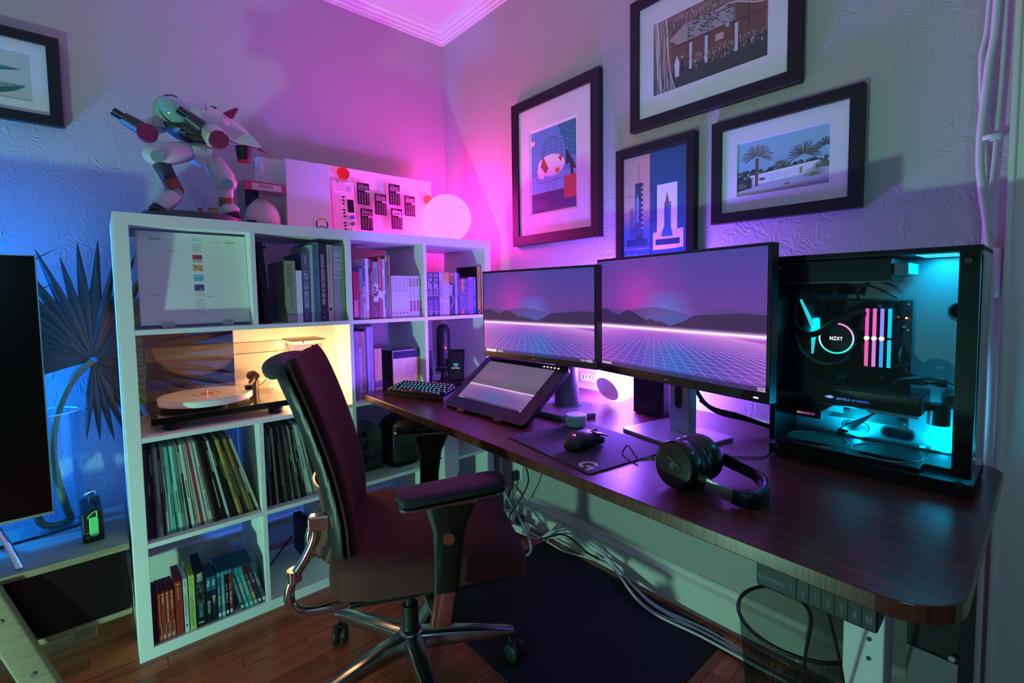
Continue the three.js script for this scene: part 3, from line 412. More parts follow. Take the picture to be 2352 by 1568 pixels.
{ // turntable
  const t = T('turntable', 'black record player with a white platter and open clear lid on the lit shelf', 'turntable', [0.29, fy(1), -0.205]);
  M('plinth', bx(-0.2235, 0.2235, 0.027, 0.05, -0.165, 0.165, 0.002), blackGloss, t);
  for (const [x, z] of [[-0.165, 0.13], [0.16, 0.13], [0, -0.13]]) M('foot', lathe([[0, 0], [0.02, 0], [0.026, 0.004], [0.026, 0.009], [0.02, 0.012], [0.027, 0.016], [0.024, 0.027], [0, 0.027]], 24).translate(x, 0, z), black, t);
  M('sub_platter', cyl(0.07, 0.07, 0.014, -0.045, 0.057, 0.01, 'y', 40), acrylic, t);
  const p = M('platter', lathe([[0, 0], [0.148, 0], [0.15, 0.002], [0.15, 0.02], [0.148, 0.022], [0, 0.022]], 64).translate(-0.045, 0.064, 0.01), std(0xe6e4e0, 0.25), t);
  M('spindle', cyl(0.0035, 0.0035, 0.014, -0.045, 0.095, 0.01), chrome, p);
  const arm = M('tonearm', [tube([[0.135, 0.115, -0.1], [0.12, 0.113, -0.02], [0.082, 0.108, 0.075]], 0.005, 20, 10), cyl(0.017, 0.02, 0.05, 0.137, 0.075, -0.1), tube([[0.117, 0.118, -0.1], [0.137, 0.138, -0.1], [0.157, 0.118, -0.1], [0.137, 0.098, -0.1]], 0.004, 40, 8, true)], std(0x4c4640, 0.3, { metalness: 0.7 }), t);
  M('counterweight', cyl(0.02, 0.02, 0.03, 0.139, 0.116, -0.135, 'z', 24), std(0x33302e, 0.35, { metalness: 0.6 }), arm);
  M('headshell', bx(0.07, 0.094, 0.095, 0.112, 0.068, 0.095, 0.002), black, arm); M('lift_lever', tube([[0.15, 0.08, -0.07], [0.175, 0.105, -0.06], [0.18, 0.13, -0.055]], 0.002, 12), chrome, arm);
  const lid = M('dust_cover', (() => { const W = 0.44, D = 0.32, Hh = 0.048, k = 0.003; const g = merge([box(W, k, D, 0, Hh, D / 2), box(W, Hh, k, 0, Hh / 2, D - k / 2), box(k, Hh, D, -W / 2, Hh / 2, D / 2), box(k, Hh, D, W / 2, Hh / 2, D / 2), box(W, Hh, k, 0, Hh / 2, k / 2)]); return g; })(), acrylic, t, [0, 0.052, -0.16], [-0.62, 0, 0]);
  const edge = std(0x8c6a50, 0.3);
  M('lid_edge', [box(0.443, 0.002, 0.002, 0, 0.05, 0.3205), box(0.443, 0.002, 0.002, 0, 0.0, 0.3205), box(0.002, 0.05, 0.002, -0.2215, 0.025, 0.3205), box(0.002, 0.05, 0.002, 0.2215, 0.025, 0.3205)], edge, lid);
  for (const x of [-0.15, 0.15]) M('lid_hinge', bx(x - 0.014, x + 0.014, 0.045, 0.066, -0.172, -0.15, 0.002), acrylic, t);
  const rec = T('vinyl_record', 'white vinyl record with a peach centre label lying on the turntable platter', 'record', [0.245, fy(1) + 0.0862, -0.195]);
  const vt = canvasTex(512, 512, (c) => { c.fillStyle = '#dcd9d4'; c.fillRect(0, 0, 512, 512); c.strokeStyle = '#cbc7c0'; for (let r = 90; r < 250; r += 3) { c.lineWidth = r % 27 ? 0.6 : 2.4; c.beginPath(); c.arc(256, 256, r, 0, 7); c.stroke(); } c.fillStyle = '#d89a6c'; c.beginPath(); c.arc(256, 256, 84, 0, 7); c.fill(); c.fillStyle = '#f0d8c0'; c.beginPath(); c.arc(256, 256, 60, 0, 7); c.fill(); c.fillStyle = '#b06a48'; c.beginPath(); c.arc(256, 256, 40, 0, 7); c.fill(); c.fillStyle = '#fff'; c.fillRect(180, 236, 60, 8); });
  M('disc', merge([cyl(0.15, 0.15, 0.002, 0, 0.001, 0, 'y', 64)]), std(0xdcd9d4, 0.22), rec);
  M('disc_face', new THREE.CircleGeometry(0.149, 64).rotateX(-PI / 2).translate(0, 0.0023, 0), phys({ map: vt, roughness: 0.22 }), rec);
}
{ // glowing table lamp on the same shelf: light leaves its back and right faces
  const t = T('shelf_lamp', 'square table lamp with a thin wooden top glowing warm on the turntable shelf', 'lamp', [0.604, fy(1), -0.215]);
  const shade = glow([0.85, 0.38, 0.27], 0.42, 0xd9a9a0), w = 0.058;
  M('body', merge([bx(-w, w, 0.004, 0.252, w - 0.002, w), bx(-w, -w + 0.002, 0.004, 0.252, -w, w - 0.002)]), shade, t);
  M('base', bx(-w, w, 0, 0.004, -w, w), paleWood, t);
  M('glowing_panel', merge([bx(w - 0.003, w - 0.001, 0.01, 0.248, -w, w - 0.002), bx(-w + 0.002, w - 0.003, 0.01, 0.248, -w, -w + 0.002)]), glow(LIGHT.warm.rgb, 3.0, 0xffe0c0), t);
  M('top_plate', bx(-0.068, 0.068, 0.266, 0.273, -0.068, 0.068, 0.002), paleWood, t); M('top_support', cyl(0.006, 0.006, 0.016, 0, 0.259, 0, 'y', 12), chrome, t);
  const L = LIGHT.warm, y = fy(1) + 0.135;
  rectLight('lamp_light_side', L.rgb, L.i * 0.12, 0.11, 0.23, [0.604 + w + 0.002, y, -0.215], [1.6, y, -0.215]);
  rectLight('lamp_light_back', L.rgb, L.i * 0.5, 0.11, 0.23, [0.604, y, -0.215 - w - 0.002], [0.604, y, -2]);
  rectLight('lamp_light_left', L.rgb, L.i * 2.2, 0.11, 0.23, [0.604 - w - 0.002, y, -0.215], [-1, y, -0.215]);
  rectLight('lamp_light_front', L.rgb, L.i * 2.2, 0.11, 0.23, [0.604, y, -0.215 + w + 0.002], [0.604, y, 2]);
  rectLight('lamp_light_top', L.rgb, L.i * 0.5, 0.1, 0.1, [0.604, fy(1) + 0.275, -0.215], [0.604, 3, -0.215]);
}
{ // second row, fourth compartment: microphone, set-top boxes; on the desk a phone dock
  const y = fy(1);
  const m = T('microphone', 'black studio microphone with a red indicator light in the compartment behind the keyboard', 'microphone', [1.25, y, -0.13]);
  M('body', lathe([[0, 0.09], [0.03, 0.09], [0.034, 0.1], [0.034, 0.25], [0.033, 0.275], [0.026, 0.295], [0.012, 0.304], [0, 0.305]], 32), black, m);
  M('yoke', tube([[0, 0.06, 0.045], [0, 0.1, 0.045], [0, 0.13, 0.043]], 0.008, 12), darkGrey, m); M('yoke', tube([[0, 0.06, -0.045], [0, 0.1, -0.045], [0, 0.13, -0.043]], 0.008, 12), darkGrey, m);
  M('stand', lathe([[0, 0], [0.06, 0], [0.06, 0.008], [0.02, 0.014], [0.012, 0.06], [0.012, 0.068], [0.045, 0.068], [0.045, 0.075], [0, 0.075]], 32), black, m);
  M('indicator', sph(0.004, -0.008, 0.185, 0.034, 12), glow([1, 0.05, 0.08], 6), m);
  pointLight('indicator_light', { rgb: [1, 0.03, 0.08], i: 0.0025 }, 1.241, y + 0.185, -0.088, 0.003);
  const r = T('set_top_box', 'stack-high black box with slotted front beside the microphone', 'device', [1.155, y, -0.16]);
  M('case', bx(-0.04, 0.045, 0, 0.17, -0.16, 0, 0.004), blackGloss, r); for (let i = 0; i < 4; i++) M('slot', bx(-0.03, 0.035, 0.03 + i * 0.035, 0.036 + i * 0.035, -0.001, 0.001), darkGrey, r);
  const a = T('router_antenna', 'single upright grey antenna with a black foot behind the keyboard', 'antenna', [1.158, y, -0.07]);
  M('mast', loft([{ c: [0, 0.02, 0], a: 0.006, b: 0.006, v: [0, 0, 1] }, { c: [0, 0.12, 0], a: 0.0055, b: 0.0055, v: [0, 0, 1] }, { c: [0, 0.158, 0], a: 0.003, b: 0.003, v: [0, 0, 1] }], 12), midGrey, a); M('foot', cyl(0.02, 0.014, 0.02, 0, 0.01, 0), black, a);
}
{ // third row, third compartment: clear drawers and a black bag
  const y = fy(2), t = T('drawer_organizer', 'clear acrylic drawer organizer full of small cables in the compartment under the desk', 'organizer', [0.822, y, -0.12]);
  const tint = phys({ color: 0xb4c4be, transmission: 0.9, thickness: 0, roughness: 0.08 });
  M('shell', merge([bx(-0.08, 0.08, 0, 0.003, -0.2, 0), bx(-0.08, 0.08, 0.19, 0.193, -0.2, 0), bx(-0.08, -0.077, 0.003, 0.19, -0.2, 0), bx(0.077, 0.08, 0.003, 0.19, -0.2, 0)]), tint, t);
  for (let i = 0; i < 3; i++) { const d = M('drawer', merge([bx(-0.076, 0.076, 0.006 + i * 0.062, 0.009 + i * 0.062, -0.19, -0.002), bx(-0.076, 0.076, 0.009 + i * 0.062, 0.062 + i * 0.062, -0.005, -0.002)]), tint, t); M('finger_notch', cyl(0.012, 0.012, 0.002, 0, 0.05 + i * 0.062, -0.001, 'z', 20), blackMatte, d); }
  const bits = [['white_adapter', 'small white charger cube lying in the middle acrylic drawer', 0.855, 0.083, -0.15, whitePlastic, 'charger', [0.03, 0.018, 0.028]], ['white_cable_plug', 'flat pale connector block in the top acrylic drawer', 0.815, 0.136, -0.16, whitePlastic, 'connector', [0.06, 0.006, 0.03]], ['memory_card', 'small pale card lying right in the top acrylic drawer', 0.87, 0.14, -0.17, whitePlastic, 'card', [0.02, 0.012, 0.016]], ['black_charger', 'black charger block in the lowest acrylic drawer', 0.83, 0.022, -0.16, black, 'charger', [0.07, 0.026, 0.05]]];
  for (const [n, l, x, yy, z, m, c, s] of bits) { const o = T(n, l, c, [x, y + yy, z], 0.5); M('body', box(...s, 0, 0, 0, 0.002), m, o); M('tip', box(s[0] * 0.35, s[1] * 0.5, s[2] * 0.4, s[0] * 0.6, 0, 0), silver, o); }
  const b = T('camera_bag', 'slouching black padded bag filling the right half of the compartment under the desk', 'bag', [1.0, y, -0.16]);
  M('body', loft([{ c: [0, 0.001, 0], a: 0.07, b: 0.09, v: [0, 0, 1], n: 4 }, { c: [0, 0.02, 0], a: 0.08, b: 0.1, v: [0, 0, 1], n: 3.5 }, { c: [0, 0.14, 0], a: 0.078, b: 0.095, v: [0, 0, 1], n: 3.5 }, { c: [0.003, 0.2, 0], a: 0.068, b: 0.08, v: [0, 0, 1], n: 3 }, { c: [0.005, 0.225, 0], a: 0.04, b: 0.05, v: [0, 0, 1], n: 2.5 }], 28), blackMatte, b);
  M('flap', loft([{ c: [0, 0.1, 0.098], a: 0.07, b: 0.004, v: [0, 0, 1], n: 4 }, { c: [0, 0.17, 0.096], a: 0.07, b: 0.004, v: [0, 0, 1], n: 4 }, { c: [0, 0.205, 0.078], a: 0.066, b: 0.004, v: [0, 0, 1], n: 4 }], 20), darkGrey, b); M('handle', tube([[-0.04, 0.215, 0], [-0.02, 0.25, 0], [0.03, 0.25, 0], [0.05, 0.215, 0]], 0.006, 20), black, b);
  const w = T('storage_box', 'dark storage carton standing in the right compartment under the desk', 'box', [1.2, y, -0.17]); M('carton', bx(-0.06, 0.09, 0, 0.16, -0.16, 0.02, 0.002), darkGrey, w); M('lid', bx(-0.063, 0.093, 0.16, 0.19, -0.163, 0.023, 0.002), darkGrey, w);
}
// ================================================================ ON TOP OF THE BOOKCASE
{ // pink globe lamp
  const x = 1.335, y = BW + 0.129, z = -0.2, t = T('globe_lamp', 'large round globe lamp glowing bright pink on the right end of the bookcase', 'lamp', [x, BW, z]);
  M('globe', new THREE.SphereGeometry(0.125, 48, 32).translate(0, 0.129, 0), glow([1, 0.3, 1.0], 0.95, 0x402038), t); M('base_ring', lathe([[0, 0], [0.05, 0], [0.052, 0.006], [0.046, 0.012], [0, 0.012]], 32), whitePlastic, t);
  pointLight('globe_light', LIGHT.pink, x, y, z, 0.12);
}
{ // white boards and boxes at the back
  const t = T('display_board', 'white board leaning at the back with pocket instruments mounted on it', 'board', [1.03, BW, -0.33]); t.rotation.x = -0.06;
  M('board', bx(-0.3, 0.3, 0, 0.345, -0.012, 0, 0.001), whiteBoard, t);
  const disc = (name, label, x, y, r, c) => { const o = T(name, label, 'disc', [x, BW + y, -0.312]); o.rotation.x = -0.06; M('disc', cyl(r, r, 0.004, 0, 0, 0, 'z', 40), std(c, 0.3), o); M('rim', new THREE.TorusGeometry(r - 0.001, 0.0015, 8, 40).translate(0, 0, 0.002), std(c, 0.2), o); };
  disc('round_badge', 'round red badge at the top-left corner of the white board', 0.838, 0.306, 0.029, 0xd02a20); disc('round_badge', 'round orange badge near the right edge of the white board', 1.288, 0.236, 0.026, 0xe8702c);
  const wb = T('white_box', 'tall plain white box with a round emblem, left of the instrument board', 'box', [0.655, BW, -0.3]);
  const em = canvasTex(256, 256, (c) => { c.fillStyle = '#e4e4e4'; c.fillRect(0, 0, 256, 256); c.lineWidth = 28; c.strokeStyle = '#4a4a58'; c.beginPath(); c.arc(128, 128, 92, 0.87 * 0 - 0.6, PI + 0.6); c.stroke(); c.strokeStyle = '#e08a30'; c.beginPath(); c.arc(128, 128, 92, PI + 0.75, 2 * PI - 0.75); c.stroke(); c.fillStyle = '#4a4a58'; c.beginPath(); c.moveTo(118, 80); c.lineTo(118, 140); c.lineTo(70, 190); c.lineTo(90, 205); c.lineTo(118, 175); c.fill(); c.beginPath(); c.moveTo(138, 80); c.lineTo(138, 140); c.lineTo(186, 190); c.lineTo(166, 205); c.lineTo(138, 175); c.fill(); });
  M('carton', bx(-0.09, 0.09, 0, 0.31, -0.06, 0.07, 0.001), whiteBoard, wb); M('emblem', new THREE.PlaneGeometry(0.066, 0.066).translate(0.05, 0.047, 0.0712), phys({ map: em, roughness: 0.5 }), wb); M('lid_flap', bx(-0.088, 0.088, 0.31, 0.316, -0.055, 0.05, 0.001), whiteBoard, wb);
  const w2 = T('white_box', 'narrower white carton behind the display box, leftmost of the pale cartons', 'box', [0.53, BW, -0.33]); M('carton', bx(-0.05, 0.05, 0, 0.32, -0.03, 0.02, 0.001), whiteBoard, w2); M('seam_tape', bx(-0.048, -0.046, 0, 0.32, 0.02, 0.0206), whitePlastic, w2);
  const fl = T('flat_case', 'thin dark flat case lying on the bookcase top below the instruments', 'case', [1.1, BW, -0.14]); M('case', bx(-0.06, 0.06, 0, 0.012, -0.06, 0.03, 0.002), std(0x8c7c8c, 0.5), fl); M('edge_print', bx(-0.055, -0.02, 0.002, 0.01, 0.03, 0.0306), darkGrey, fl);
}
{ // pocket instruments on the board
  const face = (variant) => canvasTex(128, 224, (c) => { c.fillStyle = '#1c1218'; c.fillRect(0, 0, 128, 224); c.fillStyle = '#cfc3ca'; c.fillRect(14, 14, 46, 3); c.fillStyle = variant === 4 ? '#d8bcd0' : '#7b6c78'; c.fillRect(12, 26, 104, 52); c.strokeStyle = '#241820'; c.lineWidth = 2; if (variant % 2) c.strokeRect(40, 40, 46, 22); else { c.fillStyle = '#2c2028'; c.fillRect(26, 50, 76, 12); } });
  const faces = [0, 1, 2, 3, 4].map((v) => phys({ map: face(v), roughness: 0.4 })), pcb = std(0x1a1016, 0.45), dot = std(0xd8ccd4, 0.3), knobW = std(0xe8e0e0, 0.3);
  const L = [[0.932, 0.223, 'upper-left pocket instrument beside the white keyboard synth, black with a red end key', 0xd03038, 0], [0.945, 0.101, 'lower-left pocket instrument just right of the white keyboard synth, blue end key', 0x5a6ad0, 0], [1.019, 0.182, 'middle pocket instrument set between the two upper ones and a lower one', 0xd8ccd4, 1], [1.094, 0.24, 'highest pocket instrument on the white board, with an orange end key', 0xe8a070, 1], [1.104, 0.119, 'lower pocket instrument with a bright pale display on the white board', 0xe8d0e0, 4], [1.179, 0.192, 'rightmost pocket instrument on the board, nearest the pink globe', 0xe0b0d0, 3]];
  for (const [x, y, label, endc, v] of L) {
    const t = T('pocket_instrument', 'black ' + label.replace(', black with', ' with'), 'synthesizer', [x, BW + y, -0.309], 0, 'pocket instruments on the white board'); t.rotation.x = -0.06; t.rotation.z = -0.02;
    M('circuit_board', bx(-0.03, 0.03, -0.0525, 0.0525, -0.004, 0.001, 0.002), pcb, t); M('face', new THREE.PlaneGeometry(0.058, 0.103).translate(0, 0, 0.0013), faces[v], t);
    for (const kx of [0.011, 0.022]) M('knob', cyl(0.0042, 0.0042, 0.006, kx, 0.012, 0.004, 'z', 12), knobW, t);
    for (let r = 0; r < 5; r++) for (let k = 0; k < 4; k++) M('key', cyl(0.0022, 0.0022, 0.0015, -0.02 + k * 0.0133, 0.0 - r * 0.0105, 0.002, 'z', 8), r === 4 && k === 3 ? std(endc, 0.3) : dot, t);
  }
  const t = T('keyboard_synth', 'slim white portable synthesizer standing upright on the instrument board', 'synthesizer', [0.838, BW + 0.135, -0.305]); t.rotation.x = -0.06; t.rotation.z = 0.02;
  const body = std(0xd9d5d6, 0.4), key = std(0xcac4c6, 0.35), blk = std(0x14101a, 0.3);
  M('body', bx(-0.05, 0.05, -0.135, 0.135, -0.012, 0, 0.002), body, t); M('screen', bx(0.014, 0.044, -0.01, 0.05, 0, 0.0012), blk, t); M('speaker', cyl(0.013, 0.013, 0.002, 0.026, 0.1, 0.0005, 'z', 24), std(0xb4acb0, 0.6), t);
  for (let i = 0; i < 4; i++) M('knob', cyl(0.009, 0.009, 0.012, 0.031, -0.034 - i * 0.03, 0.006, 'z', 20), std([0x4a6ad0, 0x3c9c6c, 0xe4dce0, 0xd03040][i], 0.4), t);
  for (let i = 0; i < 14; i++) M('white_key', bx(-0.044, -0.012, 0.072 - i * 0.0155 - 0.0145, 0.072 - i * 0.0155, 0, 0.002, 0.0008), key, t);
  for (let i = 0; i < 10; i++) M('black_key', cyl(0.0045, 0.0045, 0.003, -0.004, 0.06 - (i + Math.floor(i / 3) * 0.9) * 0.0155, 0.0015, 'z', 14), blk, t);
  for (let r = 0; r < 3; r++) for (let k = 0; k < 4; k++) M('button', bx(-0.045 + k * 0.0145, -0.0325 + k * 0.0145, 0.122 - r * 0.0165, 0.134 - r * 0.0165 - 0.001, 0, 0.0016, 0.0007), r === 0 && k === 1 ? std(0xd05a68, 0.4) : key, t);
  for (let i = 0; i < 8; i++) M('button', bx(0.003, 0.012, 0.058 - i * 0.022, 0.068 - i * 0.022, 0, 0.0014, 0.0006), key, t);
}
{ // toy display box with a plain pale ball inside
  const t = T('display_box', 'red and blue toy box with a clear window showing a pale round cushion toy', 'box', [0.48, BW, -0.2]);
  const head = canvasTex(256, 64, (c) => { c.fillStyle = '#b04a5c'; c.fillRect(0, 0, 256, 64); c.fillStyle = '#d8c8c0'; c.fillRect(44, 12, 180, 46); c.fillStyle = '#b08c7c'; c.fillRect(84, 18, 90, 22); c.fillStyle = '#8ca4c0'; for (let i = 0; i < 12; i++) c.fillRect(50 + i * 14, 44, 8, 8); });
  const foot = canvasTex(256, 64, (c) => { c.fillStyle = '#8c3448'; c.fillRect(0, 0, 256, 64); txt(c, 'OVERWATCH', 50, 36, 30, '#e8dce0', 'sans-serif', 'bold', 170); });
  const redc = std(0xa03c50, 0.5), w = 0.076, hh = 0.192;
  M('carton', merge([bx(-w, w, 0, 0.002, -0.13, 0), bx(-w, w, hh - 0.002, hh, -0.13, 0), bx(-w, w, 0.002, hh - 0.002, -0.13, -0.128)]), redc, t);
  M('backing_card', bx(-w + 0.002, w - 0.002, 0.002, hh - 0.002, -0.128, -0.124), std(0x1c3a68, 0.6), t);
  M('header_print', new THREE.PlaneGeometry(2 * w, 0.036).translate(0, hh - 0.018, 0.0006), phys({ map: head, roughness: 0.5 }), t); M('header', bx(-w, w, hh - 0.036, hh - 0.002, -0.001, 0), redc, t);
  M('footer', bx(-w, w, 0.002, 0.026, -0.001, 0), redc, t); M('footer_print', new THREE.PlaneGeometry(2 * w, 0.024).translate(0, 0.013, 0.0006), phys({ map: foot, roughness: 0.5 }), t);
  M('window', merge([bx(-w, w, 0.026, hh - 0.036, -0.0012, -0.0004), bx(-w, -w + 0.001, 0.002, hh - 0.002, -0.124, -0.0014), bx(w - 0.001, w, 0.002, hh - 0.002, -0.124, -0.0014)]), pane, t);
  M('cushion_toy', lathe([[0, 0.004], [0.05, 0.006], [0.066, 0.03], [0.068, 0.055], [0.058, 0.09], [0.036, 0.118], [0.014, 0.136], [0, 0.14]], 36).scale(1, 1, 0.8).translate(0, 0.003, -0.064), std(0xd8d4d0, 0.9), t);
  M('price_tag', bx(-w + 0.004, -w + 0.036, 0.004, 0.036, 0.0008, 0.002), std(0x241828, 0.5), t);
  const p = T('acrylic_sign', 'clear acrylic sheet with blue light painted on its edge, left of the toy box', 'stand', [0.375, BW, -0.27]); M('sheet', bx(-0.01, 0.06, 0.04, 0.2, -0.003, 0), acrylic, p); M('painted_lit_edge', merge([bx(-0.012, -0.009, 0.04, 0.2, -0.004, 0.001)]), phys({ color: 0x9cc8ff, roughness: 0.2 }), p); M('foot', bx(-0.012, 0.06, 0, 0.04, -0.02, 0.02, 0.002), acrylic, p);  // blue light on the sheet edge is put into its colour
}
{ // generic walking robot statue on an oval base
  const t = T('robot_statue', 'white walking robot model with blue-lit legs on an oval base atop the bookcase', 'statue', [0.235, BW, -0.2]);
  const wh = phys({ color: 0xc9c6c8, roughness: 0.35, clearcoat: 0.3 }), gr = std(0x3a3640, 0.4), acc = std(0x8c2050, 0.4), dk = std(0x17151b, 0.4), gl = phys({ color: 0x86b0a8, roughness: 0.08, clearcoat: 1 }), or = std(0x9a4630, 0.5);
  M('base', lathe([[0, 0], [0.15, 0], [0.153, 0.004], [0.153, 0.03], [0.148, 0.036], [0, 0.036]], 56).scale(1, 1, 0.72), std(0x4c4854, 0.4), t);
  const E = (c, a, b, d, rz = 0, ry = 0, rx = 0) => { const g = new THREE.SphereGeometry(1, 28, 18).scale(a, b, d); g.rotateX(rx); g.rotateZ(rz); g.rotateY(ry); return g.translate(...c); };
  const seg = (p, q, r0, r1, n = 3) => { const A = V(p), B = V(q), d = B.clone().sub(A).normalize(), u = new THREE.Vector3().crossVectors(d, new THREE.Vector3(0.1, 0.2, 1)).normalize(), v = new THREE.Vector3().crossVectors(u, d); const R = []; for (const [k, s] of [[0, 0.82], [0.12, 1], [0.5, 1.02], [0.88, 1], [1, 0.82]]) R.push({ c: A.clone().lerp(B, k).toArray(), u: u.toArray(), v: v.toArray(), a: s * (r0 + (r1 - r0) * k), b: s * (r0 + (r1 - r0) * k), n }); return loft(R, 24); };
  const tor = M('torso', E([0.03, 0.39, 0], 0.125, 0.062, 0.075, -0.22), wh, t);
  M('canopy', E([-0.045, 0.393, 0.028], 0.062, 0.048, 0.058, -0.3), gl, tor); M('belly', E([0.0, 0.335, 0.005], 0.085, 0.04, 0.06, -0.3), gr, tor);
  M('tail_fairing', loft([{ c: [0.1, 0.385, 0], a: 0.045, b: 0.05, u: [0, 1, 0], v: [0, 0, 1] }, { c: [0.17, 0.355, 0.01], a: 0.034, b: 0.04, u: [0, 1, 0], v: [0, 0, 1] }, { c: [0.215, 0.325, 0.015], a: 0.018, b: 0.02, u: [0, 1, 0], v: [0, 0, 1] }], 20), wh, tor);
  M('tail_spike', cyl(0.008, 0.001, 0.06, 0, 0, 0).rotateZ(-1.9).translate(0.225, 0.315, 0.015), acc, tor); M('fin', extr([[0, 0], [0.05, 0], [0.07, 0.04], [0.06, 0.042]], 0.006, 0.001).translate(0.09, 0.42, -0.003), acc, tor);
  M('thruster', cyl(0.022, 0.028, 0.05, 0.165, 0.285, 0.03), dk, tor); M('thruster_ring', cyl(0.024, 0.02, 0.008, 0.165, 0.257, 0.03), or, tor); M('panel_line', new THREE.TorusGeometry(0.05, 0.002, 8, 40).rotateY(0.4).translate(-0.045, 0.395, 0.04), dk, tor);
  M('pelvis', E([0.03, 0.265, 0], 0.05, 0.045, 0.05), wh, t); M('waist', cyl(0.025, 0.03, 0.06, 0.02, 0.305, 0), gr, t);
  for (const s of [-1, 1]) {
    const arm = s < 0 ? M('arm', seg([-0.07, 0.36, -0.03], [-0.15, 0.315, 0.0], 0.026, 0.03), wh, t) : M('arm', seg([0.05, 0.34, 0.07], [0.07, 0.3, 0.1], 0.03, 0.036), wh, t);
    const o = s < 0 ? [-0.165, 0.33, 0.02] : [0.0, 0.345, 0.12], d = s < 0 ? -0.5 : -0.6;
    M('arm_joint', cyl(0.03, 0.03, 0.03, 0, 0, 0, 'z', 28).translate(...(s < 0 ? [-0.125, 0.3, 0.03] : [0.07, 0.295, 0.12])), acc, arm);
    M('barrel_housing', cyl(0.02, 0.024, 0.05, 0, 0, 0, 'x').rotateZ(d).translate(...o), gr, arm);
    for (let k = 0; k < 4; k++) M('barrel', cyl(0.006, 0.006, 0.05, -0.03, Math.cos(k * PI / 2) * 0.009, Math.sin(k * PI / 2) * 0.009, 'x', 12).rotateZ(d).translate(...o), dk, arm);
  }
  for (const s of [-1, 1]) {
    const hip = s < 0 ? [0.0, 0.265, 0.02] : [0.06, 0.25, 0.02], knee = s < 0 ? [-0.105, 0.225, 0.05] : [0.095, 0.16, 0.05], ank = s < 0 ? [-0.05, 0.105, 0.03] : [0.1, 0.075, 0.03], toe = s < 0 ? [-0.105, 0.045, 0.05] : [0.115, 0.045, 0.05];
    const leg = M('leg', seg(hip, knee, 0.03, 0.04), wh, t);
    M('knee_guard', E(knee, 0.04, 0.036, 0.036), wh, leg); M('knee_disc', cyl(0.02, 0.02, 0.008, knee[0], knee[1] - 0.012, knee[2] + 0.037, 'z', 28), gl, leg); M('shin', seg(knee, ank, 0.026, 0.02), s < 0 ? gr : wh, leg); M('knee_band', seg([knee[0] * 0.5 + ank[0] * 0.5, (knee[1] + ank[1]) / 2, (knee[2] + ank[2]) / 2], [ank[0], ank[1] - 0.005, ank[2]], 0.022, 0.024), or, leg);
    M('ankle', seg(ank, toe, 0.024, 0.03), wh, leg); M('ankle_disc', cyl(0.012, 0.012, 0.006, ank[0], ank[1], ank[2] + 0.024, 'z', 24), gl, leg);
    M('foot', loft([{ c: [toe[0], 0.036, toe[2] - 0.02], a: 0.03, b: 0.045, v: [0, 0, 1], n: 3 }, { c: [toe[0], 0.046, toe[2] - 0.02], a: 0.03, b: 0.042, v: [0, 0, 1], n: 3 }, { c: [toe[0], 0.062, toe[2] - 0.025], a: 0.018, b: 0.026, v: [0, 0, 1], n: 3 }], 20), dk, leg);
  }
  for (const s of [-1, 1]) { M('shoulder_plate', sheet((u, v) => { const a = -0.5 + u * 1.9, r = 0.052; return { p: [(s < 0 ? -0.075 : 0.06) + v * 0.032, 0.36 + r * Math.sin(a), (s < 0 ? -0.02 : 0.05) + r * Math.cos(a) * 0.8], n: [0, Math.sin(a), Math.cos(a)], t: 0.004 }; }, 10, 6), wh, t); }
  M('wing_plate', extr([[0, 0], [0.1, -0.025], [0.13, -0.06], [0.06, -0.062], [0.01, -0.03]], 0.006, 0.0015).translate(0.085, 0.37, 0.072), wh, t); M('wing_plate', extr([[0, 0], [0.09, -0.02], [0.12, -0.05], [0.05, -0.055]], 0.005, 0.0015).translate(0.09, 0.39, -0.05), wh, t);
  M('seam', [tube(Array.from({ length: 16 }, (_, i) => { const a = i / 15 * PI; return [0.045, 0.388 + 0.061 * Math.cos(a), 0.074 * Math.sin(a)]; }), 0.0012, 40), tube(Array.from({ length: 16 }, (_, i) => { const a = i / 15 * PI; return [0.085, 0.378 + 0.055 * Math.cos(a), 0.066 * Math.sin(a)]; }), 0.0012, 40), tube([[-0.03, 0.43, 0.045], [0.05, 0.425, 0.05], [0.12, 0.395, 0.045]], 0.0014, 30)], dk, tor); M('vent', bx(0.05, 0.085, 0.437, 0.444, 0.0, 0.022, 0.002), dk, tor); M('round_port', cyl(0.008, 0.008, 0.004, 0.1, 0.398, 0.052, 'z', 20), gl, tor);
  M('chest_fins', [0, 1, 2].map((i) => box(0.05, 0.006, 0.03, -0.03 + i * 0.012, 0.335 - i * 0.012, 0.045, 0.002).rotateZ(-0.02)), gr, tor); M('hip_guard', extr([[-0.03, 0], [0.03, 0], [0.02, -0.05], [0, -0.065], [-0.02, -0.05]], 0.006, 0.002).translate(0.03, 0.275, 0.048), wh, t); M('hip_buckle', bx(0.022, 0.038, 0.262, 0.276, 0.054, 0.06, 0.002), gl, t);
  const c1 = T('toy_block', 'tiny yellow toy crate standing on the robot statue base', 'toy', [0.29, BW + 0.036, -0.16]); M('block', bx(-0.014, 0.014, 0, 0.022, -0.01, 0.01, 0.001), std(0xb89a50, 0.5), c1); M('lid', bx(-0.015, 0.015, 0.022, 0.026, -0.011, 0.011, 0.001), std(0xa8863c, 0.5), c1);
  const c2 = T('toy_can', 'tiny red toy canister beside the yellow crate on the statue base', 'toy', [0.247, BW + 0.036, -0.14]); M('can', cyl(0.007, 0.007, 0.02, 0, 0.01, 0, 'y', 16), std(0xb03a38, 0.4), c2); M('cap', cyl(0.005, 0.003, 0.006, 0, 0.023, 0, 'y', 16), whitePlastic, c2);
}
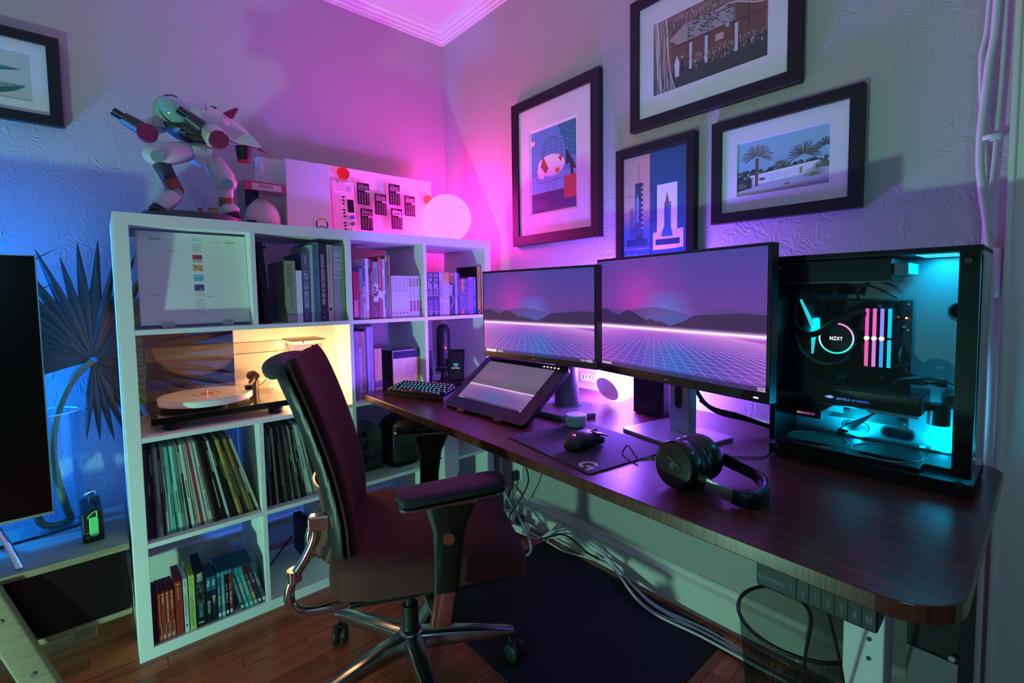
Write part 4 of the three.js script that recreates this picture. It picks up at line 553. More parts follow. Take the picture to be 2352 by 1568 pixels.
// ================================================================ DESK
const DY = 0.782;
{
  const d = T('desk', 'long dark reddish wooden standing desk with rounded corners and white metal legs', 'desk');
  // edge follows the photograph: front edge runs very slightly towards the room's back
  const xf0 = 0.762, xf1 = 0.722, z0 = 0.012, z1 = 1.905, xb0 = 1.5, xb1 = 1.475;
  const R = 0.085, q = [];
  q.push([xf0, z0], [xb0, z0]);
  for (let k = 0; k <= 8; k++) { const a = k / 8 * PI / 2; q.push([xb1 - 0.05 + 0.05 * Math.cos(a), z1 - 0.05 + 0.05 * Math.sin(a)]); }
  for (let k = 0; k <= 10; k++) { const a = PI / 2 + k / 10 * PI / 2; q.push([xf1 + R + R * Math.cos(a), z1 - R + R * Math.sin(a)]); }
  const g = extr(q.map(([x, z]) => [x, -z]).reverse(), 0.0225, 0.002).rotateX(-PI / 2).translate(0, DY - 0.0245, 0);
  metric(g, 1, true); M('tabletop', g, deskWood, d);
  const steel = std(0xcfd0cf, 0.35);
  for (const [z, zz] of [[0.13, 0.1], [1.735, 1.735]]) {
    M('leg', [bx(1.06, 1.14, 0.38, 0.752, z - 0.035, z + 0.035, 0.004), bx(1.067, 1.133, 0.03, 0.381, z - 0.029, z + 0.029, 0.003)], steel, d);
    M('foot', bx(0.8, 1.42, 0, 0.032, z - 0.035, z + 0.035, 0.006), steel, d); M('crossbar', bx(0.82, 1.4, 0.73, 0.757, z - 0.03, z + 0.03, 0.003), steel, d);
    for (const y of [0.46, 0.5]) M('screw', cyl(0.004, 0.004, 0.003, 1.059, y, z + 0.01, 'x', 10), darkGrey, d);
  }
  M('rail', bx(1.085, 1.115, 0.72, 0.757, 0.16, 1.7, 0.002), steel, d);
  const k = T('desk_controller', 'dark height control panel with numbered keys hanging under the desk front edge', 'control panel', [0.7385, 0.757, 1.737]); k.rotation.y = faceRight + 0.02; k.scale.x = 0.93;
  M('housing', bx(-0.089, 0.089, -0.046, 0, -0.05, 0, 0.005), std(0x16171c, 0.6), k);
  const sign = (s, w = 64, sz = 40) => phys({ map: canvasTex(w, 96, (c) => { c.fillStyle = '#1b1d24'; c.fillRect(0, 0, w, 96); c.textAlign = 'center'; txt(c, s, w / 2, 60, sz, '#66748c', 'sans-serif', 'normal'); }), roughness: 0.6 });
  M('brand_panel', new THREE.PlaneGeometry(0.046, 0.036).translate(-0.063, -0.023, 0.0006), sign('Autonomous', 180, 30), k);
  ['^', 'v', '1', '2', '3', '4', 'M'].forEach((s, i) => M('key', [new THREE.PlaneGeometry(0.0165, 0.037).translate(-0.0315 + i * 0.0183, -0.023, 0.0012), bx(-0.0398 + i * 0.0183, -0.0232 + i * 0.0183, -0.0415, -0.0045, 0, 0.0011)], sign(s), k));
}
// ---------------------------------------------------------------- monitors
function wallpaper(w, h, seedv, bar, hazePaint) {
  return canvasTex(w, h, (c) => {
    seed = seedv; const hz = 0.615 * h;
    let g = c.createLinearGradient(0, 0, 0, hz); g.addColorStop(0, '#4a3f9a'); g.addColorStop(0.45, '#5d3f9c'); g.addColorStop(0.8, '#6a3f96'); g.addColorStop(1, '#3a2a5c'); c.fillStyle = g; c.fillRect(0, 0, w, hz);
    g = c.createRadialGradient(0.3 * w, 0.36 * h, 0, 0.3 * w, 0.36 * h, 0.36 * w); g.addColorStop(0, 'rgba(210,60,190,.72)'); g.addColorStop(0.5, 'rgba(190,60,190,.3)'); g.addColorStop(1, 'rgba(190,60,190,0)'); c.fillStyle = g; c.fillRect(0, 0, w, hz);
    g = c.createRadialGradient(0.49 * w, 0.57 * h, 0, 0.49 * w, 0.57 * h, 0.2 * w); g.addColorStop(0, 'rgba(90,140,240,.9)'); g.addColorStop(1, 'rgba(80,120,230,0)'); c.fillStyle = g; c.fillRect(0, 0.3 * h, w, 0.32 * h);
    for (let i = 0; i < 520; i++) { const x = rnd() * w, y = Math.pow(rnd(), 0.9) * 0.5 * h, cl = Math.abs(Math.sin(x / w * 7 + y / h * 5)); if (rnd() > cl * 0.8 + 0.1) continue; c.fillStyle = `rgba(235,225,255,${0.3 + 0.7 * rnd()})`; const s = rnd() > 0.93 ? 3 : 1.5; c.fillRect(x, y, s, s); }
    const ridge = (pts, f) => { c.fillStyle = f; c.beginPath(); c.moveTo(0, hz); for (const [x, y] of pts) c.lineTo(x * w, y * h); c.lineTo(w, hz); c.fill(); };
    ridge([[0, 0.5], [0.1, 0.44], [0.2, 0.47], [0.3, 0.45], [0.42, 0.43], [0.52, 0.45], [0.66, 0.5], [0.8, 0.42], [0.92, 0.45], [1, 0.43]], 'rgba(84,66,136,.75)');
    ridge([[0.3, 0.6], [0.36, 0.53], [0.43, 0.49], [0.5, 0.47], [0.56, 0.49], [0.64, 0.5], [0.72, 0.57]], 'rgba(80,84,170,.8)');
    ridge([[0, 0.47], [0.06, 0.45], [0.12, 0.49], [0.17, 0.51], [0.23, 0.465], [0.28, 0.48], [0.33, 0.52], [0.37, 0.545], [0.4, 0.53], [0.43, 0.555], [0.46, 0.55], [0.52, 0.585], [0.6, 0.54], [0.66, 0.49], [0.78, 0.475], [0.9, 0.46], [1, 0.47]], '#3d2b58');
    g = c.createLinearGradient(0, 0, w, 0); g.addColorStop(0, '#9a48b8'); g.addColorStop(0.35, '#5a4cc0'); g.addColorStop(0.55, '#2f62c4'); g.addColorStop(0.75, '#5548b4'); g.addColorStop(1, '#8a48bc'); c.fillStyle = g; c.fillRect(0, hz, w, h - hz);
    g = c.createLinearGradient(0, hz, 0, hz + 0.2 * h); g.addColorStop(0, 'rgba(196,80,220,1)'); g.addColorStop(1, 'rgba(150,70,200,0)'); c.fillStyle = g; c.fillRect(0, hz, w, 0.2 * h);
    c.strokeStyle = 'rgba(228,170,240,.62)'; for (let i = 1; i < 22; i++) { const y = hz + (h - hz) * Math.pow(i / 22, 1.9); c.lineWidth = 0.6 + i * 0.07; c.beginPath(); c.moveTo(0, y); c.lineTo(w, y); c.stroke(); }
    c.strokeStyle = 'rgba(245,205,250,.92)'; const vx = 0.42 * w; for (let i = -26; i <= 26; i++) { c.lineWidth = 1.6; c.beginPath(); c.moveTo(vx + i * w * 0.012, hz + 2); c.lineTo(vx + i * w * 0.085, h); c.stroke(); }
    g = c.createLinearGradient(0, hz - 0.03 * h, 0, hz + 0.035 * h); g.addColorStop(0, 'rgba(230,120,240,0)'); g.addColorStop(0.5, '#ffffff'); g.addColorStop(0.62, '#ffe8ff'); g.addColorStop(1, 'rgba(230,120,240,0)'); c.fillStyle = g; c.fillRect(0, hz - 0.03 * h, w, 0.065 * h);
    if (hazePaint) { c.fillStyle = 'rgba(126,116,122,.72)'; c.fillRect(0, 0, w, hz - 0.02 * h); c.fillStyle = 'rgba(116,108,120,.35)'; c.fillRect(0, hz + 0.03 * h, w, h); }  // grey veil painted into the image for light scattered on the matte screen
    if (bar) { c.fillStyle = 'rgba(30,20,50,.55)'; c.fillRect(0, h - 0.038 * h, w, 0.038 * h); c.fillStyle = '#e8e4f0'; const y = h - 0.029 * h, s = 0.02 * h; if (bar === 2) c.fillRect(0.02 * w, h - 0.036 * h, 0.11 * w, 0.034 * h); for (let i = 0; i < (bar === 2 ? 4 : 7); i++) c.fillRect((bar === 2 ? 0.145 : 0.012) * w + i * 0.0145 * w, y, s * 0.8, s); if (bar === 2) for (let i = 0; i < 4; i++) c.fillRect(0.9 * w + i * 0.016 * w, y, s * 0.7, s * 0.8); txt(c, '3:41 PM', (bar === 2 ? 0.95 : 0.965) * w, h - 0.027 * h, 0.016 * h, '#ffffff'); txt(c, '12/9/2017', (bar === 2 ? 0.95 : 0.965) * w, h - 0.01 * h, 0.014 * h, '#ffffff'); }
  });
}
function monitor(label, at, yaw, W, Hh, bot, tex, k, brand, bcol) {
  const t = T('monitor', label, 'monitor', at, yaw), b = 0.008;
  const p = M('panel_housing', bx(-W / 2 - b, W / 2 + b, -Hh / 2 - bot, Hh / 2 + b, -0.03, 0, 0.003), std(0x111114, 0.35), t);
  M('rear_cover', bx(-W * 0.3, W * 0.3, -Hh * 0.35, Hh * 0.35, -0.055, -0.029, 0.01), darkGrey, t);
  M('screen', new THREE.PlaneGeometry(W, Hh).translate(0, 0, 0.0008), new THREE.MeshStandardMaterial({ color: 0x050507, roughness: 0.32, emissive: 0xffffff, emissiveMap: tex, emissiveIntensity: k }), t);
  M('brand_mark', new THREE.PlaneGeometry(0.03, 0.0085).translate(0, -Hh / 2 - bot / 2, 0.0008), phys({ map: canvasTex(128, 36, (c) => { c.fillStyle = '#111114'; c.fillRect(0, 0, 128, 36); c.textAlign = 'center'; txt(c, brand, 64, 19, 32, bcol); }), roughness: 0.3 }), t);
  const n = [Math.sin(yaw), 0, Math.cos(yaw)]; rectLight('screen_light', [0.42, 0.2, 0.85], 0.12, W, Hh, at.map((v, i) => v + n[i] * 0.004), at.map((v, i) => v + n[i]));
  return t;
}
{
  const m2 = monitor('larger right-hand monitor showing a purple neon grid landscape', [1.133, 1.128, 1.239], -1.76, 0.5967, 0.3357, 0.026, wallpaper(1536, 864, 11, 1), 0.85, 'DELL', '#8a868c');
  const al = std(0xa6a6ae, 0.32, { metalness: 0.6 });
  M('power_light', bx(0.268, 0.28, -0.184, -0.181, 0, 0.001), glow([1, 0.95, 1], 2), m2);
  M('stand_column', [bx(-0.036, 0.036, -0.342, 0.05, -0.085, -0.05, 0.004)], al, m2); M('cable_slot', extr(roundRect(-0.012, 0.012, -0.045, 0.045, 0.012), 0.002).translate(0, -0.225, -0.0499), blackMatte, m2);
  M('stand_base', extr(roundRect(-0.122, 0.122, -0.12, 0.075, [0.01, 0.01, 0.018, 0.018]), 0.006, 0.0015).rotateX(-PI / 2).translate(0, -0.345, -0.06), al, m2);
  const m1 = monitor('smaller left-hand monitor showing the same purple neon grid landscape', [1.074, 1.124, 0.748], -1.515, 0.531, 0.299, 0.02, wallpaper(1280, 720, 23, 2), 0.8, 'ASUS', '#b08a5c');
  const pl = std(0x6a6870, 0.4);
  M('stand_column', cyl(0.044, 0.038, 0.3, 0.065, -0.185, -0.1, 'y', 28), pl, m1); M('swivel_ring', cyl(0.058, 0.052, 0.01, 0.065, -0.327, -0.1, 'y', 36), pl, m1);
  // faceted base plate
  const q = [[-0.075, -0.0], [-0.03, 0.085], [0.12, 0.085], [0.215, -0.02], [0.16, -0.12], [-0.03, -0.12]];
  const base = extr(q, 0.008, 0.004).rotateX(-PI / 2).translate(0, -0.338, -0.085); M('stand_base', base, pl, m1);
}
// ---------------------------------------------------------------- things on the desk
{ // pen display
  const t = T('pen_display', 'large black drawing tablet on a tilted stand showing the grid landscape', 'drawing tablet', [0.885, DY + 0.012, 0.683]); t.rotation.y = faceRight + 0.02;
  const s = new THREE.Group(); s.name = 'tilting_body'; s.rotation.x = -(PI / 2 - 0.63); t.add(s);
  M('slab', extr(roundRect(-0.2175, 0.2175, 0, 0.262, 0.016), 0.012, 0.0015).translate(0, 0, -0.0135), std(0x121116, 0.3), s);
  M('screen', new THREE.PlaneGeometry(0.346, 0.194).translate(-0.005, 0.14, 0.0018), new THREE.MeshStandardMaterial({ color: 0x3c3a40, roughness: 0.55, emissive: 0xffffff, emissiveMap: wallpaper(1024, 576, 37, 1, true), emissiveIntensity: 0.62 }), s);
  M('touch_icons', [0, 1, 2, 3, 4].map((i) => bx(0.105 + i * 0.017, 0.112 + i * 0.017, 0.246, 0.2505, 0.0016, 0.0022)), glow([1, 0.95, 1], 1.2), s);
  M('stand_leg', bx(-0.12, -0.08, 0.0, 0.012, -0.16, 0.01, 0.003), black, t, [0, -0.012, 0]); M('stand_leg', bx(0.08, 0.12, 0.0, 0.012, -0.16, 0.01, 0.003), black, t, [0, -0.012, 0]);
  M('prop', bx(-0.1, 0.1, 0, 0.1, -0.004, 0.004, 0.002), black, t, [0, -0.008, -0.15], [0.1, 0, 0]);
}
{ // keyboard
  const t = T('keyboard', 'compact black mechanical keyboard with glowing cyan keys and a pink top row', 'keyboard', [0.865, DY, 0.2725]); t.rotation.y = -1.213 ;
  const kb = std(0x0c0b0e, 0.45), kc = std(0x17151a, 0.5);
  M('case', loft([{ c: [-0.1475, 0.012, -0.052], a: 0.012, b: 0.055, u: [0, 1, 0], v: [0, 0, 1], n: 8 }, { c: [0.1475, 0.012, -0.052], a: 0.012, b: 0.055, u: [0, 1, 0], v: [0, 0, 1], n: 8 }], 24), kb, t, [0, -0.003, 0], [0.165, 0, 0]);
  const cy = glow([0.08, 0.85, 1.0], 2.2), pk = glow([1, 0.06, 0.55], 3.2), keyG = {}, legG = new THREE.PlaneGeometry(0.0065, 0.003).rotateX(-PI / 2);
  const rows = [[[1, 14]], [[1, 13], [2, 1]], [[1.5, 1], [1, 12], [1.5, 1]], [[1.75, 1], [1, 11], [2.25, 1]], [[2.25, 1], [1, 10], [1.75, 1], [1, 1]], [[1.25, 3], [5.25, 1], [1, 5]]];
  const u = 0.0188; rows.forEach((row, r) => { let x = -0.1415; for (const [w, n] of row) for (let i = 0; i < n; i++) {
    const G = keyG[w] ??= (() => { const g = loft([{ c: [0, 0, 0], a: w * u / 2 - 0.0008, b: u / 2 - 0.0008, v: [0, 0, -1], n: 9 }, { c: [0, 0.0075, -0.0005], a: w * u / 2 - 0.0028, b: u / 2 - 0.003, v: [0, 0, -1], n: 9 }], 16); return g; })();
    const k = M('key', G, kc, t, [x + w * u / 2, 0.0265 + (5 - r) * 0.0031, -0.005 - (5 - r) * 0.0178], [0.14, 0, 0]);
    if (w < 4) M('legend', legG, r === 0 && i ? pk : cy, k, [0, 0.0079, -0.0015]); else M('legend', legG, cy, k, [0, 0.0079, 0.001]);
    x += w * u; } });
}
{ // mouse mat, mouse, small speaker puck
  const dir = -0.137, c0 = [0.924, DY, 1.116];
  const p = T('mouse_mat', 'dark cloth mouse mat with a large pale G emblem at its corner', 'mouse mat', c0); p.rotation.y = faceRight + dir;
  M('mat', extr(roundRect(-0.177, 0.177, -0.14, 0.14, 0.008), 0.0026, 0.0003).rotateX(-PI / 2), std(0x302d38, 0.85), p);
  const gp = []; for (let k = 0; k <= 20; k++) { const a = 0.5 + k / 20 * 4.35; gp.push([0.024 * Math.cos(a), 0.024 * Math.sin(a)]); } gp.push([0.003, -0.0245], [0.003, -0.014]); for (let k = 20; k >= 0; k--) { const a = 0.6 + k / 20 * 4.1; gp.push([0.0135 * Math.cos(a), 0.0135 * Math.sin(a)]); }
  M('emblem', [extr(gp, 0.0002).rotateX(-PI / 2).translate(0.135, 0.003, 0.105), extr([[0, 0], [0.024, 0], [0.024, -0.024], [0.013, -0.024], [0.013, -0.0105], [0, -0.0105]], 0.0002).rotateX(-PI / 2).translate(0.137, 0.003, 0.105)], std(0xb8b4bc, 0.8), p);
  const m = T('computer_mouse', 'black computer mouse with a glowing pink emblem on the dark mat', 'mouse', [0.9, DY + 0.003, 1.137]); m.rotation.y = 0.02;
  const mb = phys({ color: 0x131116, roughness: 0.45 });
  const sec = (x, w, h, y0 = 0.001) => ({ c: [x, y0 + h / 2, 0], a: h / 2, b: w, u: [0, 1, 0], v: [0, 0, 1], n: 2.6 });
  M('body', loft([sec(-0.064, 0.008, 0.012), sec(-0.06, 0.022, 0.024), sec(-0.045, 0.032, 0.036), sec(-0.02, 0.034, 0.042), sec(0.005, 0.031, 0.041), sec(0.028, 0.029, 0.034), sec(0.036, 0.028, 0.03)], 28), mb, m);
  for (const s of [-1, 1]) M('button', loft([{ c: [0.016, 0.036, s * 0.016], a: 0.004, b: 0.0125, u: [0, 1, 0], v: [0, 0, 1], n: 4 }, { c: [0.045, 0.028, s * 0.0165], a: 0.0035, b: 0.0135, u: [0, 1, 0], v: [0, 0, 1], n: 4 }, { c: [0.063, 0.02, s * 0.017], a: 0.002, b: 0.011, u: [0, 1, 0], v: [0, 0, 1], n: 4 }], 16), darkGrey, m);
  M('nose', bx(0.03, 0.055, 0.002, 0.018, -0.026, 0.026, 0.004), mb, m); M('scroll_wheel', cyl(0.011, 0.011, 0.006, 0.04, 0.03, 0, 'z', 20), silver, m); M('thumb_button', bx(-0.01, 0.02, 0.02, 0.027, 0.028, 0.033, 0.002), black, m);
  const em = extr(gp.map(([x, y]) => [x * 0.22, y * 0.22]), 0.0008); M('emblem', [em.rotateX(-PI / 2).rotateY(-PI / 2).rotateZ(0.75).translate(-0.042, 0.0368, 0), bx(-0.043, -0.041, 0.0362, 0.0375, 0.001, 0.006)], glow([1, 0.05, 0.35], 5), m);
  const s = T('speaker_puck', 'small round white-topped smart speaker puck standing behind the mouse', 'speaker', [1.032, DY + 0.003, 0.985]);
  M('fabric_side', lathe([[0, 0], [0.03, 0], [0.033, 0.003], [0.033, 0.03], [0.0322, 0.034], [0, 0.034]], 40), std(0x9fb4bc, 0.85), s); M('top_plate', lathe([[0, 0], [0.0315, 0], [0.0315, 0.001], [0.03, 0.002], [0, 0.002]], 40).translate(0, 0.034, 0), whitePlastic, s);
}
{ // bloom-like lamp behind the monitors
  const x = 1.37, y = DY + 0.088, z = 0.885, t = T('desk_lamp', 'round glowing white-purple lamp with a clear foot behind the monitors', 'lamp', [x, y, z]);
  const ax = new THREE.Vector3(-0.75, -0.38, -0.06).normalize(), qn = new THREE.Quaternion().setFromUnitVectors(new THREE.Vector3(0, -1, 0), ax);
  const dome = new THREE.SphereGeometry(0.08, 40, 28, 0, 2 * PI, 0, 2.46).applyQuaternion(qn), cap = new THREE.SphereGeometry(0.0795, 40, 12, 0, 2 * PI, 2.44, PI - 2.44).applyQuaternion(qn);
  M('dome', dome, glow([0.86, 0.66, 1.0], 2.2, 0x605060), t); M('rear_cap', cap, glow([0.42, 0.12, 0.6], 0.35, 0xa898b0), t); M('touch_mark', new THREE.TorusGeometry(0.007, 0.001, 8, 24).applyQuaternion(new THREE.Quaternion().setFromUnitVectors(new THREE.Vector3(0, 0, 1), ax)).translate(ax.x * 0.081, ax.y * 0.081 - 0.004, ax.z * 0.08), chrome, t);
  M('foot', bx(-0.012, 0.012, -0.088, -0.066, -0.014, 0.014, 0.004), acrylic, t, [-0.04, 0, -0.02]);
  pointLight('desk_lamp_light', LIGHT.purple, x, y, z, 0.07, 0.55);
  const sp = new THREE.SpotLight(col(LIGHT.purple.rgb), LIGHT.purple.i, 0, 1.5, 0.35); sp.name = 'desk_lamp_beam'; sp.position.set(x, y, z); sp.target.position.set(x + 1, y + 0.15, z); sp.castShadow = true; sp.shadow.radius = 3.2; scene.add(sp, sp.target);
}
{ // desk speaker
  const t = T('desk_speaker', 'small black two-way loudspeaker box behind the larger monitor', 'speaker', [1.305, DY, 1.062]); t.rotation.y = faceRight + 0.1;
  M('cabinet', bx(-0.056, 0.056, 0.002, 0.185, -0.13, 0, 0.003), std(0x121116, 0.5), t); M('woofer', lathe([[0, -0.006], [0.012, -0.002], [0.03, -0.012], [0.036, 0.001], [0.041, 0.002], [0.041, -0.002]], 36).rotateX(PI / 2).translate(0, 0.065, 0.001), darkGrey, t); M('tweeter', lathe([[0, 0.003], [0.009, 0], [0.016, -0.002], [0.019, 0.001]], 28).rotateX(PI / 2).translate(0, 0.14, 0.0015), darkGrey, t);
  for (const s of [-1, 1]) M('rubber_foot', cyl(0.006, 0.006, 0.003, s * 0.045, 0.001, -0.012), black, t);
}
{ // headphones lying on the desk
  const t = T('headphones', 'large black over-ear headphones lying on the desk in front of the tower', 'headphones', [0, 0, 0]);
  const b1 = phys({ color: 0x100d0f, roughness: 0.3, clearcoat: 0.4 }), lea = phys({ color: 0x0c0b0f, roughness: 0.35 }), brz = phys({ color: 0x1c1312, roughness: 0.28, metalness: 0.5 });
  const cup = (c, ax, flip) => { const a = V(ax).normalize(), q = new THREE.Quaternion().setFromUnitVectors(new THREE.Vector3(0, 1, 0), a), g = new THREE.Group(); g.name = 'ear_cup'; g.position.set(...c); g.quaternion.copy(q); t.add(g);
    M('shell', lathe([[0, 0], [0.042, 0], [0.046, 0.002], [0.047, 0.006], [0.05, -0.004], [0.05, -0.022], [0.04, -0.03], [0, -0.03]].map(([r, y]) => [r, y]), 48).scale(1, 1, 1.04), b1, g); M('cover_disc', lathe([[0, 0.007], [0.043, 0.006], [0.0445, 0.003], [0.0445, 0]], 48).scale(1, 1, 1.04), std(0x0d0c0e, 0.4), g); M('bezel', new THREE.TorusGeometry(0.0465, 0.0016, 10, 56).rotateX(PI / 2).translate(0, 0.003, 0), brz, g); M('ear_pad', new THREE.TorusGeometry(0.034, 0.015, 14, 48).rotateX(PI / 2).scale(1.05, 1, 1.1).translate(0, -0.04, 0), lea, g); return g; };
  const A = [0.832, DY + 0.053, 1.447], B = [0.92, DY + 0.054, 1.462];
  const c1 = cup(A, [-0.96, 0.12, -0.2]); cup(B, [0.96, 0.12, 0.2]);
  M('cup_logo', new THREE.PlaneGeometry(0.05, 0.02).rotateX(-PI / 2).rotateY(0.9).translate(0, 0.0078, 0), phys({ map: canvasTex(256, 100, (c) => { c.fillStyle = '#0d0c0e'; c.fillRect(0, 0, 256, 100); c.textAlign = 'center'; txt(c, 'audio-technica', 128, 78, 30, '#8a8488', 'sans-serif', 'normal'); c.strokeStyle = '#8a8488'; c.lineWidth = 4; c.beginPath(); c.arc(128, 32, 24, 0, 7); c.stroke(); c.beginPath(); c.moveTo(114, 50); c.lineTo(134, 14); c.lineTo(134, 50); c.stroke(); }), roughness: 0.4 }), c1);
  const path = [[0.8395, 0.82, 1.4827], [0.8343, 0.812, 1.5185], [0.8367, 0.803, 1.5574], [0.8505, 0.799, 1.5931], [0.8874, 0.798, 1.6039], [0.9417, 0.799, 1.5873], [0.9664, 0.803, 1.5615], [0.9709, 0.812, 1.5225], [0.9691, 0.823, 1.4842]], cv = new THREE.CatmullRomCurve3(path.map(V));
  const strip = (u0, u1, a, b, n = 24, e = 5) => { const R = []; for (let i = 0; i <= n; i++) { const u = u0 + (u1 - u0) * i / n, p = cv.getPointAt(u), d = cv.getTangentAt(u), up = new THREE.Vector3(0, 1, 0), v = new THREE.Vector3().crossVectors(d, up).normalize(), w = new THREE.Vector3().crossVectors(v, d).normalize(); R.push({ c: p.toArray(), u: w.toArray(), v: v.toArray(), a, b, n: e }); } return loft(R, 16); };
  M('headband', strip(0.3, 0.74, 0.0165, 0.0075, 30, 2.6), lea, t); M('slider', strip(0.1, 0.31, 0.0125, 0.0016, 10), std(0x9aa0a0, 0.25, { metalness: 0.9 }), t); M('slider', strip(0.73, 0.9, 0.0125, 0.0016, 10), std(0x4a4a50, 0.3, { metalness: 0.8 }), t);
  M('hinge', strip(0, 0.1, 0.0135, 0.004, 6), b1, t); M('hinge', strip(0.9, 1, 0.0135, 0.004, 6), b1, t); M('band_end', strip(0.265, 0.31, 0.015, 0.004, 6), b1, t); M('band_end', strip(0.73, 0.77, 0.015, 0.004, 6), b1, t);
  M('yoke', tube([[0.839, 0.82, 1.4835], [0.835, 0.84, 1.494], [0.836, 0.866, 1.486]], 0.0045, 16), brz, t);
  M('cable', tube([[0.838, 0.83, 1.388], [0.83, 0.822, 1.36], [0.845, 0.836, 1.325], [0.86, 0.835, 1.305], [0.83, 0.822, 1.315], [0.825, 0.81, 1.36], [0.8, 0.7845, 1.33], [0.82, 0.7845, 1.26]].slice(0, 6), 0.0018, 60), blackCord, t);
  M('plug', tube([[0.838, 0.83, 1.392], [0.836, 0.828, 1.372]], 0.004, 8), darkGrey, t);
  tag(M('headphone_cable', tube([[1.03, 0.7845, 1.44], [1.09, 0.7845, 1.44], [1.12, 0.785, 1.47], [1.16, 0.7845, 1.5], [1.24, 0.785, 1.49]], 0.0016, 40), blackCord), 'thin black cable running from the headphones back towards the tower', 'cable');
}
{ // phone on a dock behind the keyboard
  const t = T('phone', 'dark phone propped upright behind the keyboard showing a blue clock', 'phone', [1.145, DY, 0.135]); t.rotation.y = faceRight + 0.72; 
  const g = new THREE.Group(); g.name = 'handset'; g.rotation.x = -0.2; t.add(g);
  M('slab', extr(roundRect(-0.037, 0.037, 0, 0.15, 0.006), 0.006, 0.001).translate(0, 0.012, -0.008), std(0x15141c, 0.25), g);
  M('screen', new THREE.PlaneGeometry(0.066, 0.124).translate(0, 0.087, 0.0001), new THREE.MeshStandardMaterial({ color: 0x15131c, roughness: 0.25, emissive: 0xffffff, emissiveIntensity: 0.9, emissiveMap: canvasTex(128, 240, (c) => { c.fillStyle = '#120f18'; c.fillRect(0, 0, 128, 240); c.fillStyle = '#1fa8d8'; c.fillRect(42, 100, 44, 18); txt(c, '3:41', 50, 109, 14, '#0c3a58'); c.fillStyle = '#e0e4ec'; c.fillRect(50, 124, 30, 4); for (let i = 0; i < 4; i++) { c.beginPath(); c.arc(34 + i * 20, 142, 6, 0, 7); c.fill(); } }) }), g);
  M('dock', bx(-0.04, 0.04, 0, 0.014, -0.04, 0.02, 0.004), black, t);
}
